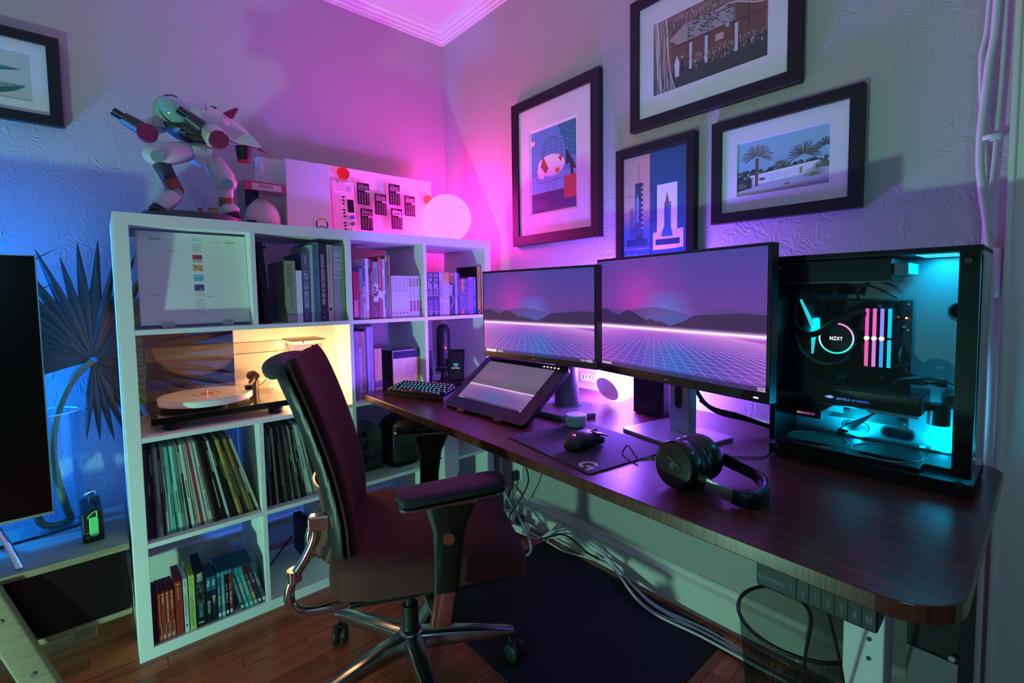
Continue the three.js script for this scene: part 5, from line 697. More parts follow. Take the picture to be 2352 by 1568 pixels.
// ---------------------------------------------------------------- computer tower
{
  const X0 = 1.19, X1 = 1.385, Z0 = 1.497, Z1 = 1.877, Y0 = DY, Y1 = 1.277;
  const t = T('computer_tower', 'black desktop computer with a dark glass side and cyan-lit components', 'computer'); 
  const caseM = std(0x0b0b0e, 0.4), dark = std(0x30343a, 0.5), pcb = std(0x14181a, 0.5), tray = std(0x7a8288, 0.42, { metalness: 0.3 });
  const smoked = phys({ color: 0xd2d8dc, transmission: 1, thickness: 0, roughness: 0.0, ior: 1.5 });
  M('bottom_frame', bx(X0, X1, Y0 + 0.006, Y0 + 0.03, Z0, Z1, 0.002), caseM, t); M('top_frame', bx(X0, X1, Y1 - 0.012, Y1, Z0, Z1, 0.002), caseM, t);
  M('foot', bx(X0 + 0.01, X0 + 0.04, Y0, Y0 + 0.006, Z0 + 0.02, Z1 - 0.02), black, t); M('foot', bx(X1 - 0.04, X1 - 0.01, Y0, Y0 + 0.006, Z0 + 0.02, Z1 - 0.02), black, t);
  M('rear_wall', bx(X0 + 0.004, X1, Y0 + 0.04, Y1 - 0.012, Z0, Z0 + 0.012), caseM, t); M('far_side_panel', bx(X1 - 0.012, X1, Y0 + 0.04, Y1 - 0.012, Z0 + 0.012, Z1 - 0.014), caseM, t);
  M('front_pillar', bx(X0 + 0.002, X0 + 0.016, Y0 + 0.04, Y1 - 0.012, Z1 - 0.034, Z1 - 0.004, 0.001), caseM, t); M('front_post', bx(X1 - 0.02, X1 - 0.004, Y0 + 0.04, Y1 - 0.012, Z1 - 0.014, Z1 - 0.002, 0.001), caseM, t);
  M('side_glass', new THREE.PlaneGeometry(Z1 - Z0 - 0.004, Y1 - Y0 - 0.009).rotateY(faceRight).translate(X0 - 0.003, (Y0 + Y1 + 0.007) / 2, (Z0 + Z1) / 2), smoked, t); M('front_glass', new THREE.PlaneGeometry(X1 - X0 - 0.004, Y1 - Y0 - 0.009).translate((X0 + X1) / 2, (Y0 + Y1 + 0.007) / 2, Z1), smoked, t);
  for (const [y, z] of [[Y1 - 0.03, Z1 - 0.02], [Y0 + 0.03, Z1 - 0.02], [Y1 - 0.03, Z0 + 0.02], [Y0 + 0.03, Z0 + 0.02]]) M('glass_screw', cyl(0.006, 0.006, 0.005, X0 - 0.006, y, z, 'x', 16), darkGrey, t);
  const TX = 1.345; // motherboard tray
  const hole = (z0, z1, y0, y1, r) => roundRect(z0, z1, y0, y1, r);
  const tr = extr(rectPts(Z0 + 0.012, Z1 - 0.014, Y0 + 0.03, Y1 - 0.012), 0.003, 0, [hole(1.53, 1.585, 1.185, 1.205, 0.01), hole(1.6, 1.655, 1.185, 1.205, 0.01), hole(1.62, 1.67, 0.842, 0.862, 0.01), hole(1.7, 1.76, 0.842, 0.864, 0.01), hole(1.815, 1.845, 1.13, 1.16, 0.014), hole(1.81, 1.842, 0.93, 0.96, 0.014)]).rotateY(faceRight).translate(TX + 0.003, 0, 0);
  M('tray', tr, tray, t);
  const grom = (z0, z1, y0, y1, r) => extr(roundRect(z0 - 0.003, z1 + 0.003, y0 - 0.003, y1 + 0.003, r + 0.003), 0.002, 0.0006, [roundRect(z0, z1, y0, y1, r)]).rotateY(faceRight).translate(TX, 0, 0);
  for (const h of [[1.53, 1.585, 1.185, 1.205, 0.01], [1.6, 1.655, 1.185, 1.205, 0.01], [1.62, 1.67, 0.842, 0.862, 0.01], [1.7, 1.76, 0.842, 0.864, 0.01], [1.815, 1.845, 1.13, 1.16, 0.014], [1.81, 1.842, 0.93, 0.96, 0.014]]) M('grommet', grom(...h), darkGrey, t);
  const mb = M('motherboard', bx(TX - 0.012, TX - 0.009, 0.872, 1.168, 1.51, 1.752, 0.0008), pcb, t);
  for (let i = 0; i < 46; i++) { const y = 0.88 + rnd() * 0.28, z = 1.6 + rnd() * 0.145; M('chip', box(0.004 + rnd() * 0.003, 0.004 + rnd() * 0.014, 0.004 + rnd() * 0.016, TX - 0.0145, y, z), i % 3 ? std(0x0a0a0c, 0.4) : std(0x8a9094, 0.35, { metalness: 0.6 }), mb); }
  for (let i = 0; i < 8; i++) M('screw', cyl(0.003, 0.003, 0.002, TX - 0.013, [1.16, 1.16, 0.88, 0.88, 1.02, 1.1, 1.235, 0.86][i], [1.52, 1.745, 1.52, 1.745, 1.745, 1.745, 1.75, 1.79][i], 'x', 10), silver, mb);
  M('shroud', loft([{ c: [TX - 0.03, 1.12, 1.535], a: 0.045, b: 0.02, u: [0, 1, 0], v: [1, 0, 0], n: 6 }, { c: [TX - 0.04, 1.115, 1.58], a: 0.05, b: 0.026, u: [0, 1, 0], v: [1, 0, 0], n: 6 }], 20), dark, mb); M('heat_sink', [0, 1, 2, 3, 4, 5, 6].map((i) => bx(TX - 0.045, TX - 0.012, 1.05, 1.1, 1.592 + i * 0.005, 1.5945 + i * 0.005)), dark, mb);
  M('shroud_light', [extr([[1.532, 1.17], [1.537, 1.172], [1.57, 1.105], [1.56, 1.1]], 0.002).rotateY(faceRight).translate(TX - 0.064, 0, 0), extr([[1.56, 1.09], [1.572, 1.09], [1.566, 1.035], [1.562, 1.035]], 0.002).rotateY(faceRight).translate(TX - 0.064, 0, 0)], glow([0.02, 0.8, 0.9], 1.1), mb);
  const ramC = [[1, 0.08, 0.5], [1, 0.12, 0.6], [0.32, 0.25, 1], [0.0, 0.65, 0.85]], ramD = [[1, 0.1, 0.45], [0.8, 0.2, 0.8], [0.05, 0.35, 0.95], [0, 0.65, 0.85]];
  for (let i = 0; i < 4; i++) { const z = 1.6745 + i * 0.0145, r = M('memory_module', bx(TX - 0.05, TX - 0.012, 1.012, 1.152, z - 0.003, z + 0.003, 0.0008), black, t); M('light_bar', bx(TX - 0.055, TX - 0.05, 1.083, 1.15, z - 0.0035, z + 0.0035, 0.001), glow(ramC[i], 1.3), r); M('light_bar', bx(TX - 0.055, TX - 0.05, 1.014, 1.078, z - 0.0035, z + 0.0035, 0.001), glow(ramD[i], 1.3), r); if (i < 3) M('bright_mark', cyl(0.005, 0.005, 0.006, TX - 0.053, 1.0805, z, 'x', 14), glow([1, 0.85, 1], 1.6), r); M('notch', bx(TX - 0.052, TX - 0.049, 1.1, 1.104, z + 0.0035, z + 0.006), dark, r); }
  { const pmp = M('cooling_pump', cyl(0.043, 0.043, 0.05, TX - 0.04, 1.077, 1.615, 'x', 40), std(0x0a0b0e, 0.25), t); M('glow_ring', new THREE.TorusGeometry(0.036, 0.0018, 10, 56).rotateY(PI / 2).translate(TX - 0.0655, 1.077, 1.615), new THREE.MeshStandardMaterial({ color: 0x222222, emissive: 0xffffff, emissiveIntensity: 2, emissiveMap: canvasTex(64, 8, (c) => { const g = c.createLinearGradient(0, 0, 64, 0); ['#e0f0ff', '#ff60d0', '#ff90e8', '#50e8f8', '#20d8e8', '#c0f4ff'].forEach((k, i) => g.addColorStop(i / 5, k)); c.fillStyle = g; c.fillRect(0, 0, 64, 8); }) }), pmp);
    M('lit_logo', new THREE.PlaneGeometry(0.034, 0.012).rotateY(faceRight).translate(TX - 0.0662, 1.077, 1.615), new THREE.MeshStandardMaterial({ color: 0x050508, emissive: 0xffffff, emissiveIntensity: 1.6, emissiveMap: canvasTex(128, 46, (c) => { c.fillStyle = '#04060a'; c.fillRect(0, 0, 128, 46); c.textAlign = 'center'; txt(c, 'NZXT', 64, 24, 44, '#ffffff'); }) }), pmp);
    M('hose', tube([[TX - 0.045, 1.1, 1.66], [TX - 0.05, 1.14, 1.668], [TX - 0.06, 1.13, 1.63], [TX - 0.075, 1.09, 1.58], [TX - 0.075, 1.085, 1.55], [TX - 0.06, 1.11, 1.52], [TX - 0.05, 1.2, 1.515]], 0.0075, 70, 12), blackMatte, pmp); M('hose', tube([[TX - 0.045, 1.04, 1.64], [TX - 0.06, 1.015, 1.62], [TX - 0.06, 1.01, 1.58], [TX - 0.06, 1.04, 1.535], [TX - 0.055, 1.1, 1.518], [TX - 0.05, 1.2, 1.52]], 0.0065, 70, 12), std(0x15181a, 0.6), pmp); }
  M('radiator', [bx(X0 + 0.01, TX - 0.02, 1.212, 1.262, 1.515, 1.735, 0.002)], std(0x101216, 0.5), t); M('radiator_edge', bx(X0 + 0.008, X0 + 0.0105, 1.2105, 1.2125, 1.515, 1.735), silver, t); M('cooling_fan', bx(X0 + 0.02, TX - 0.02, 1.225, 1.25, 1.736, 1.762, 0.002), std(0x6a8088, 0.5), t);
  const gpu = M('graphics_card', bx(X0 + 0.025, TX - 0.014, 0.925, 0.968, 1.51, 1.79, 0.004), std(0x0c0d10, 0.3), t); M('backplate', bx(X0 + 0.028, TX - 0.014, 0.968, 0.9705, 1.512, 1.788, 0.0008), std(0x22262c, 0.22, { metalness: 0.6 }), gpu); M('card_edge', extr([[1.69, 0.93], [1.788, 0.925], [1.788, 0.922], [1.7, 0.9215]], 0.002).rotateY(faceRight).translate(X0 + 0.0245, 0, 0), std(0x9aa4a8, 0.3), gpu);
  const lit = (s, w, a, b, font = 'sans-serif') => new THREE.MeshStandardMaterial({ color: 0x050508, emissive: 0xffffff, emissiveIntensity: 1.1, emissiveMap: canvasTex(w, 32, (c) => { c.fillStyle = '#020306'; c.fillRect(0, 0, w, 32); const g = c.createLinearGradient(0, 0, w, 0); g.addColorStop(0, a); g.addColorStop(1, b); c.textAlign = 'center'; txt(c, s, w / 2, 17, 26, g, font, 'bold', w - 8); }) });
  M('lit_text', new THREE.PlaneGeometry(0.066, 0.0085).rotateY(faceRight).translate(X0 + 0.0242, 0.943, 1.668), lit('REPUBLIC OF GAMERS', 256, '#60a8ff', '#2878ff'), gpu); M('lit_mark', extr([[0, 0], [0.012, 0.004], [0.02, 0.0], [0.012, -0.004], [0.004, -0.002]], 0.001).rotateY(faceRight).translate(X0 + 0.0245, 0.945, 1.612), glow([0.15, 0.4, 1], 1.4), gpu);
  const sc = M('sound_card', bx(X0 + 0.03, TX - 0.014, 0.886, 0.906, 1.512, 1.605, 0.002), std(0x0c0d10, 0.3), t); M('lit_text', new THREE.PlaneGeometry(0.042, 0.0085).rotateY(faceRight).translate(X0 + 0.0292, 0.896, 1.571), lit('SOUND BLASTERX AE-5', 160, '#f4e8ff', '#ff50b0'), sc);
  for (let i = 0; i < 2; i++) { const z = 1.582 + i * 0.142, f = M('bottom_fan', extr(rectPts(z - 0.069, z + 0.069, -0.07, 0.07), 0.024, 0.001, [roundRect(z - 0.064, z + 0.064, -0.064, 0.064, 0.064, 12)]).rotateX(-PI / 2).rotateY(faceRight).translate(0, 0, 0), std(0x0d0e11, 0.4), t, [1.265, 0.799, 0]); f.rotation.set(0, 0, 0);
    M('hub', cyl(0.022, 0.022, 0.02, 0, 0.014, z, 'y', 28), std(0x24343c, 0.4), f); for (let k = 0; k < 9; k++) { const b = sheet((u, v) => { const r = 0.022 + u * 0.039, a = k * 2 * PI / 9 + v * 0.3 + u * 0.4; return { p: [r * Math.cos(a), 0.012 + v * 0.006, z + r * Math.sin(a)], n: [0, 1, 0], t: 0.0012 }; }, 5, 3); M('blade', b, std(0x17262c, 0.35), f); }
    M('ring', new THREE.TorusGeometry(0.0655, 0.0014, 8, 56).rotateX(PI / 2).translate(0, 0.0255, z), silver, f); }
  M('pink_glow_bars', [bx(1.199, 1.203, 0.816, 0.821, 1.632, 1.65), bx(1.199, 1.203, 0.816, 0.821, 1.657, 1.678)], glow([1, 0.08, 0.5], 0.5), t);  // small bars with the pink glow set in their material
  const cab = (pts, r, m = std(0x14171c, 0.35)) => tube(pts, r, 40, 8);
  const cg = []; for (let i = 0; i < 9; i++) cg.push(cab([[TX - 0.02, 1.06 - i * 0.007, 1.735], [TX - 0.04, 1.035 - i * 0.006, 1.735 + i * 0.001], [TX - 0.045, 1.005 - i * 0.003, 1.757 + i * 0.002], [TX - 0.035, 0.985, 1.79], [TX - 0.005, 0.975 + i * 0.002, 1.815]], 0.0021));
  M('power_cable', cg, std(0x1a2026, 0.3), t);
  const ch = []; for (let i = 0; i < 8; i++) ch.push(cab([[X0 + 0.045 + i * 0.006, 0.97, 1.735 + (i % 4) * 0.008], [X0 + 0.05 + i * 0.006, 0.995, 1.745 + (i % 4) * 0.006], [X0 + 0.08 + i * 0.003, 1.0, 1.79], [TX - 0.02, 0.985, 1.825], [TX - 0.004, 0.96, 1.828]], 0.0022));
  M('graphics_cable', ch, std(0x11151a, 0.3), t);
  M('bottom_cables', [0, 1, 2, 3, 4].map((i) => cab([[X0 + 0.05, 0.85 + i * 0.003, 1.635], [X0 + 0.07, 0.87 + i * 0.003, 1.66], [X0 + 0.09, 0.9, 1.69], [TX - 0.02, 0.915, 1.69 + i * 0.004]], 0.0028)), std(0x0e1014, 0.35), t);
  M('top_cable', [cab([[TX - 0.02, 1.2, 1.65], [TX - 0.03, 1.205, 1.665], [TX - 0.03, 1.19, 1.7], [TX - 0.02, 1.175, 1.725]], 0.003), cab([[TX - 0.02, 1.17, 1.648], [TX - 0.03, 1.195, 1.65], [TX - 0.03, 1.21, 1.67]], 0.0035), cab([[TX - 0.02, 1.2, 1.55], [TX - 0.04, 1.19, 1.556], [TX - 0.03, 1.16, 1.566]], 0.006)], std(0x1c3440, 0.3), t);
  M('capacitor_can', cyl(0.02, 0.02, 0.045, TX - 0.04, 0.92, 1.808), std(0x101216, 0.3), t);
  M('red_light', sph(0.0022, TX - 0.016, 1.128, 1.742, 12), glow([1, 0.12, 0.06], 14), t); M('red_light', sph(0.0012, TX - 0.016, 1.13, 1.727, 10), glow([1, 0.1, 0.05], 6), t);
  M('drive_light', [0, 1, 2, 3].map((i) => bx(TX - 0.004, TX - 0.002, 0.83, 0.834, 1.772 + i * 0.02, 1.782 + i * 0.02)), glow([0, 0.75, 1], 3), t);
  M('light_strip', bx(X0 + 0.03, TX - 0.01, Y1 - 0.0135, Y1 - 0.012, 1.772, 1.836), glow([0.05, 0.8, 1], 1.2), t); M('light_strip', bx(X0 + 0.05, TX - 0.008, Y0 + 0.04, Y0 + 0.0415, 1.515, 1.86), glow([0.0, 0.55, 0.75], 0.05), t);
  M('lower_shroud', [bx(X0 + 0.012, X0 + 0.03, Y0 + 0.01, 0.806, 1.512, 1.8), bx(X0 + 0.03, 1.3, Y0 + 0.01, 0.798, 1.512, 1.795)], std(0x0a0a0d, 0.35), t);
  const L = LIGHT.cyan;
  rectLight('tower_light_bottom', L.rgb, L.i * 1.8, 0.012, 0.09, [TX - 0.014, Y0 + 0.046, 1.815], [TX - 0.02, 2, 1.815]);
  rectLight('tower_light_floor', L.rgb, L.i * 0.9, 0.012, 0.26, [TX - 0.02, 0.836, 1.65], [TX + 0.004, 0.9, 1.65]);
  rectLight('tower_light_top', L.rgb, L.i * 0.2, 0.08, 0.05, [1.27, Y1 - 0.015, 1.805], [1.27, 0, 1.805]);
  rectLight('tower_light_board', [0.0, 0.75, 0.8], L.i * 0.5, 0.012, 0.05, [TX - 0.068, 1.1, 1.565], [TX, 1.08, 1.6]);
}
// ================================================================ OFFICE CHAIR (local +x forward, +z towards the camera)
{
  const t = T('office_chair', 'black office chair with reclined fabric back, chrome frame and five-star base', 'chair', [0.64, 0, 0.63], -26 * PI / 180);
  const back = (u) => { const P = [[-0.175, 0.40], [-0.195, 0.50], [-0.2, 0.60], [-0.222, 0.72], [-0.262, 0.86], [-0.3, 0.965], [-0.322, 1.015]]; const c = new THREE.CatmullRomCurve3(P.map(([x, y]) => new THREE.Vector3(x, y, 0))); const p = c.getPoint(u), d = c.getTangent(u); return { p, n: new THREE.Vector3(d.y, -d.x, 0) }; };
  const wid = (u) => 0.225 - 0.035 * Math.pow(Math.max(0, u - 0.75) / 0.25, 2) - 0.05 * Math.pow(Math.max(0, 0.35 - u) / 0.35, 1.5);
  const bk = (off, th, k, shrink) => sheet((u, v) => { const b = back(u), e = Math.sqrt(Math.max(0, 1 - Math.pow(Math.abs(v), 8))), f = Math.sqrt(Math.max(0, 1 - Math.pow(Math.abs(2 * u - 1), 14))); const z = v * (wid(u) - shrink), cur = 0.045 * v * v; return { p: [b.p.x + b.n.x * (off + cur), b.p.y + b.n.y * (off + cur), z], n: b.n.toArray(), t: th * (0.15 + 0.85 * e * f) }; }, 36, 20);
  const cush = M('back_cushion', metric(bk(0.012, 0.045, 1, 0.012)), fabric, t);
  M('back_shell', bk(-0.018, 0.03, 1, 0), std(0x141416, 0.45), t);
  M('edge_welt', [-1, 1].map((s) => tube(Array.from({ length: 14 }, (_, i) => { const u = i / 13, b = back(u); return [b.p.x + b.n.x * 0.043, b.p.y + b.n.y * 0.043, s * (wid(u) - 0.004)]; }), 0.004, 60)), fabric, cush);
  M('headrest_roll', loft(Array.from({ length: 15 }, (_, i) => { const v = i / 7 - 1; const e = Math.sqrt(Math.max(0.02, 1 - Math.pow(Math.abs(v), 4))); return { c: [-0.345 + 0.045 * v * v, 1.008 - 0.012 * v * v, v * 0.185], u: [0.94, 0.34, 0], v: [-0.34, 0.94, 0], a: 0.034 * (0.5 + 0.5 * e), b: 0.021 * e, n: 2.4 }; }), 24), std(0x39383f, 0.75), t);
  M('lumbar_plate', sheet((u, v) => ({ p: [-0.262 + 0.05 * v * v + 0.02 * Math.sin(u * PI), 0.47 + u * 0.2, v * 0.15], n: [1, 0, 0], t: 0.006 }), 12, 12), std(0x6a4238, 0.35), t);
  for (const s of [-1, 1]) {
    M('back_frame', [tube([[-0.01, 0.352, s * 0.1], [-0.12, 0.345, s * 0.12], [-0.22, 0.34, s * 0.14], [-0.285, 0.352, s * 0.152], [-0.31, 0.395, s * 0.158], [-0.298, 0.45, s * 0.16], [-0.262, 0.51, s * 0.165], [-0.24, 0.56, s * 0.17], [-0.238, 0.6, s * 0.172]], 0.0135, 90, 16), sph(0.0135, -0.238, 0.6, s * 0.172), cyl(0.018, 0.018, 0.03, -0.295, 0.46, s * 0.16)], chrome, t);
    M('frame_clamp', bx(-0.255, -0.2, 0.58, 0.62, s * 0.172 - 0.016, s * 0.172 + 0.016, 0.006), chrome, t);
    // arm
    const a = M('arm_post', loft([{ c: [0.085, 0.44, s * 0.31], a: 0.033, b: 0.017, v: [0, 0, 1], n: 3 }, { c: [0.09, 0.52, s * 0.312], a: 0.035, b: 0.018, v: [0, 0, 1], n: 3 }, { c: [0.095, 0.6, s * 0.313], a: 0.042, b: 0.02, v: [0, 0, 1], n: 3 }, { c: [0.1, 0.655, s * 0.312], a: 0.062, b: 0.024, v: [0, 0, 1], n: 3 }, { c: [0.102, 0.67, s * 0.312], a: 0.066, b: 0.026, v: [0, 0, 1], n: 3 }], 28), std(0x151517, 0.38), t);
    M('height_button', cyl(0.013, 0.015, 0.008, 0.092, 0.585, s * 0.334, 'z', 24), chrome, a);
    M('chrome_sleeve', [loft([{ c: [0.072, 0.345, s * 0.302], a: 0.03, b: 0.015, v: [0, 0, 1], n: 3 }, { c: [0.086, 0.445, s * 0.31], a: 0.029, b: 0.0145, v: [0, 0, 1], n: 3 }], 28), tube([[0.07, 0.352, s * 0.3], [0.06, 0.345, s * 0.24], [0.04, 0.35, s * 0.12]], 0.016, 24, 12)], chrome, a);
    M('pad_bracket', [bx(0.04, 0.165, 0.668, 0.68, s * 0.312 - 0.028, s * 0.312 + 0.028, 0.005)], alu, a);
    const pad = new THREE.Group(); pad.name = 'arm_pad'; pad.position.set(0.105, 0.678, s * 0.308); pad.rotation.y = s * 0.17; t.add(pad);
    const pg = (b0, y0, y1, k) => loft([[-0.135, 0.6], [-0.128, 0.86], [-0.11, 0.97], [0, 1], [0.1, 1.02], [0.122, 0.92], [0.133, 0.7], [0.137, 0.45]].map(([x, w]) => ({ c: [x * k, (y0 + y1) / 2, 0], a: (y1 - y0) / 2 * (0.9 + 0.1 * w), b: b0 * w, u: [0, 1, 0], v: [0, 0, 1], n: 3.4 })), 28);
    M('cushion', pg(0.05, 0.008, 0.038, 1), std(0x1d1a1f, 0.7), pad); M('rim', pg(0.051, 0, 0.011, 1.01), alu, pad);
  }
  // seat
  const st = (x, yt, yb, w) => ({ c: [x, (yt + yb) / 2, 0], a: (yt - yb) / 2, b: w, u: [0, 1, 0], v: [0, 0, 1], n: 4 });
  M('seat_cushion', metric(loft([st(-0.21, 0.475, 0.4, 0.17), st(-0.2, 0.5, 0.385, 0.207), st(-0.175, 0.516, 0.378, 0.234), st(-0.1, 0.524, 0.376, 0.255), st(0.05, 0.52, 0.38, 0.264), st(0.2, 0.514, 0.386, 0.262), st(0.27, 0.5, 0.38, 0.252), st(0.31, 0.472, 0.366, 0.234), st(0.33, 0.435, 0.356, 0.2), st(0.336, 0.4, 0.37, 0.15)], 40)), fabric, t);
  M('seat_pan', bx(-0.16, 0.26, 0.368, 0.384, -0.21, 0.21, 0.006), black, t);
  M('mechanism', [bx(-0.16, 0.1, 0.325, 0.37, -0.085, 0.085, 0.012), bx(-0.03, 0.06, 0.29, 0.33, -0.045, 0.045, 0.008)], black, t);
  M('tension_knob', [cyl(0.02, 0.017, 0.05, 0.2, 0.325, 0.1, 'x', 20), tube([[0.08, 0.335, 0.09], [0.14, 0.33, 0.1], [0.19, 0.326, 0.1]], 0.006, 12)], black, t); M('lever', tube([[0.02, 0.34, 0.06], [0.06, 0.335, 0.14], [0.1, 0.332, 0.2]], 0.005, 16), chrome, t);
  M('recline_post', [cyl(0.017, 0.017, 0.16, -0.17, 0.44, 0.075)], black, t); M('bolt', cyl(0.012, 0.012, 0.014, -0.165, 0.366, 0.12), alu, t);
  M('gas_column', [cyl(0.016, 0.016, 0.15, 0, 0.24, 0), cyl(0.026, 0.024, 0.09, 0, 0.175, 0)], black, t);
  const hubm = M('hub', lathe([[0, 0.065], [0.036, 0.068], [0.042, 0.08], [0.044, 0.115], [0.038, 0.13], [0.032, 0.145], [0, 0.147]], 36), alu, t);
  for (let i = 0; i < 5; i++) {
    const a = (7 + i * 72) * PI / 180, d = [Math.cos(a), 0, Math.sin(a)], n = [-Math.sin(a), 0, Math.cos(a)], R = (r, y, w, h) => ({ c: [d[0] * r, y, d[2] * r], u: [0, 1, 0], v: n, a: h, b: w, n: 5 });
    const l = M('base_leg', loft([R(0.03, 0.106, 0.028, 0.028), R(0.1, 0.106, 0.026, 0.024), R(0.2, 0.1, 0.022, 0.019), R(0.3, 0.09, 0.018, 0.014), R(0.328, 0.087, 0.016, 0.011)], 24), alu, t);
    const c = [d[0] * 0.318, 0.03, d[2] * 0.318], off = 0.018; const w = []; const ca = a + 0.9 + i; const cd = [Math.cos(ca), Math.sin(ca)];
    for (const s of [-1, 1]) { const g = lathe([[0, -0.011], [0.024, -0.011], [0.03, -0.007], [0.03, 0.007], [0.024, 0.011], [0, 0.011]], 28).rotateX(PI / 2).rotateY(-ca).translate(c[0] - s * cd[1] * 0.014 + cd[0] * off, 0.03, c[2] + s * cd[0] * 0.014 + cd[1] * off); w.push(g); }
    M('caster', [...w, cyl(0.007, 0.007, 0.06, c[0], 0.056, c[2]), box(0.036, 0.02, 0.014, 0, 0, 0, 0.004).rotateY(-ca).translate(c[0] + cd[0] * 0.009, 0.052, c[2] + cd[1] * 0.009)], black, l);
  }
}
{ // chair mat
  tag(M('floor_mat', extr(roundRect(0.83, 1.5, -1.25, -0.36, 0.02), 0.004, 0.0008).rotateX(-PI / 2), std(0x0b0a0b, 0.85), null, [0, 0.0008, 0]), 'black rectangular mat on the wooden floor under the desk', 'mat');
}
// ================================================================ PICTURES
function frame(label, z0, z1, y0, y1, fw, depth, matW, art, o = {}) { // hangs on the right wall, faces -x
  const W = z1 - z0, Hh = y1 - y0, t = T('framed_picture', label, 'picture', o.at ?? [XW - 0.001, (y0 + y1) / 2, (z0 + z1) / 2], o.turn ?? faceRight);
  const w = W / 2, h = Hh / 2, iw = w - fw, ih = h - fw;
  M('frame', extr(rectPts(-w, w, -h, h), depth, 0.0012, [rectPts(-iw, iw, -ih, ih)]), frameBlack, t);
  M('backing', bx(-iw - 0.004, iw + 0.004, -ih - 0.004, ih + 0.004, 0.001, 0.005), whiteBoard, t);
  if (matW) { const [l, r, b, tp] = matW; M('mount', extr(rectPts(-iw, iw, -ih, ih), 0.0022, 0.0004, [rectPts(-iw + l, iw - r, -ih + b, ih - tp)]).translate(0, 0, depth - 0.012), whiteBoard, t); M('print', new THREE.PlaneGeometry(2 * iw - l - r + 0.004, 2 * ih - b - tp + 0.004).translate((l - r) / 2, (b - tp) / 2, depth - 0.0125), phys({ map: art, roughness: 0.7 }), t); }
  else M('print', new THREE.PlaneGeometry(2 * iw, 2 * ih).translate(0, 0, depth - 0.011), phys({ map: art, roughness: 0.6 }), t);
  M('glazing', new THREE.PlaneGeometry(2 * iw, 2 * ih).translate(0, 0, depth - 0.004), pane, t);
  return t;
}
const poly = (c, f, pts) => { c.fillStyle = f; c.beginPath(); pts.forEach(([x, y], i) => i ? c.lineTo(x, y) : c.moveTo(x, y)); c.closePath(); c.fill(); };
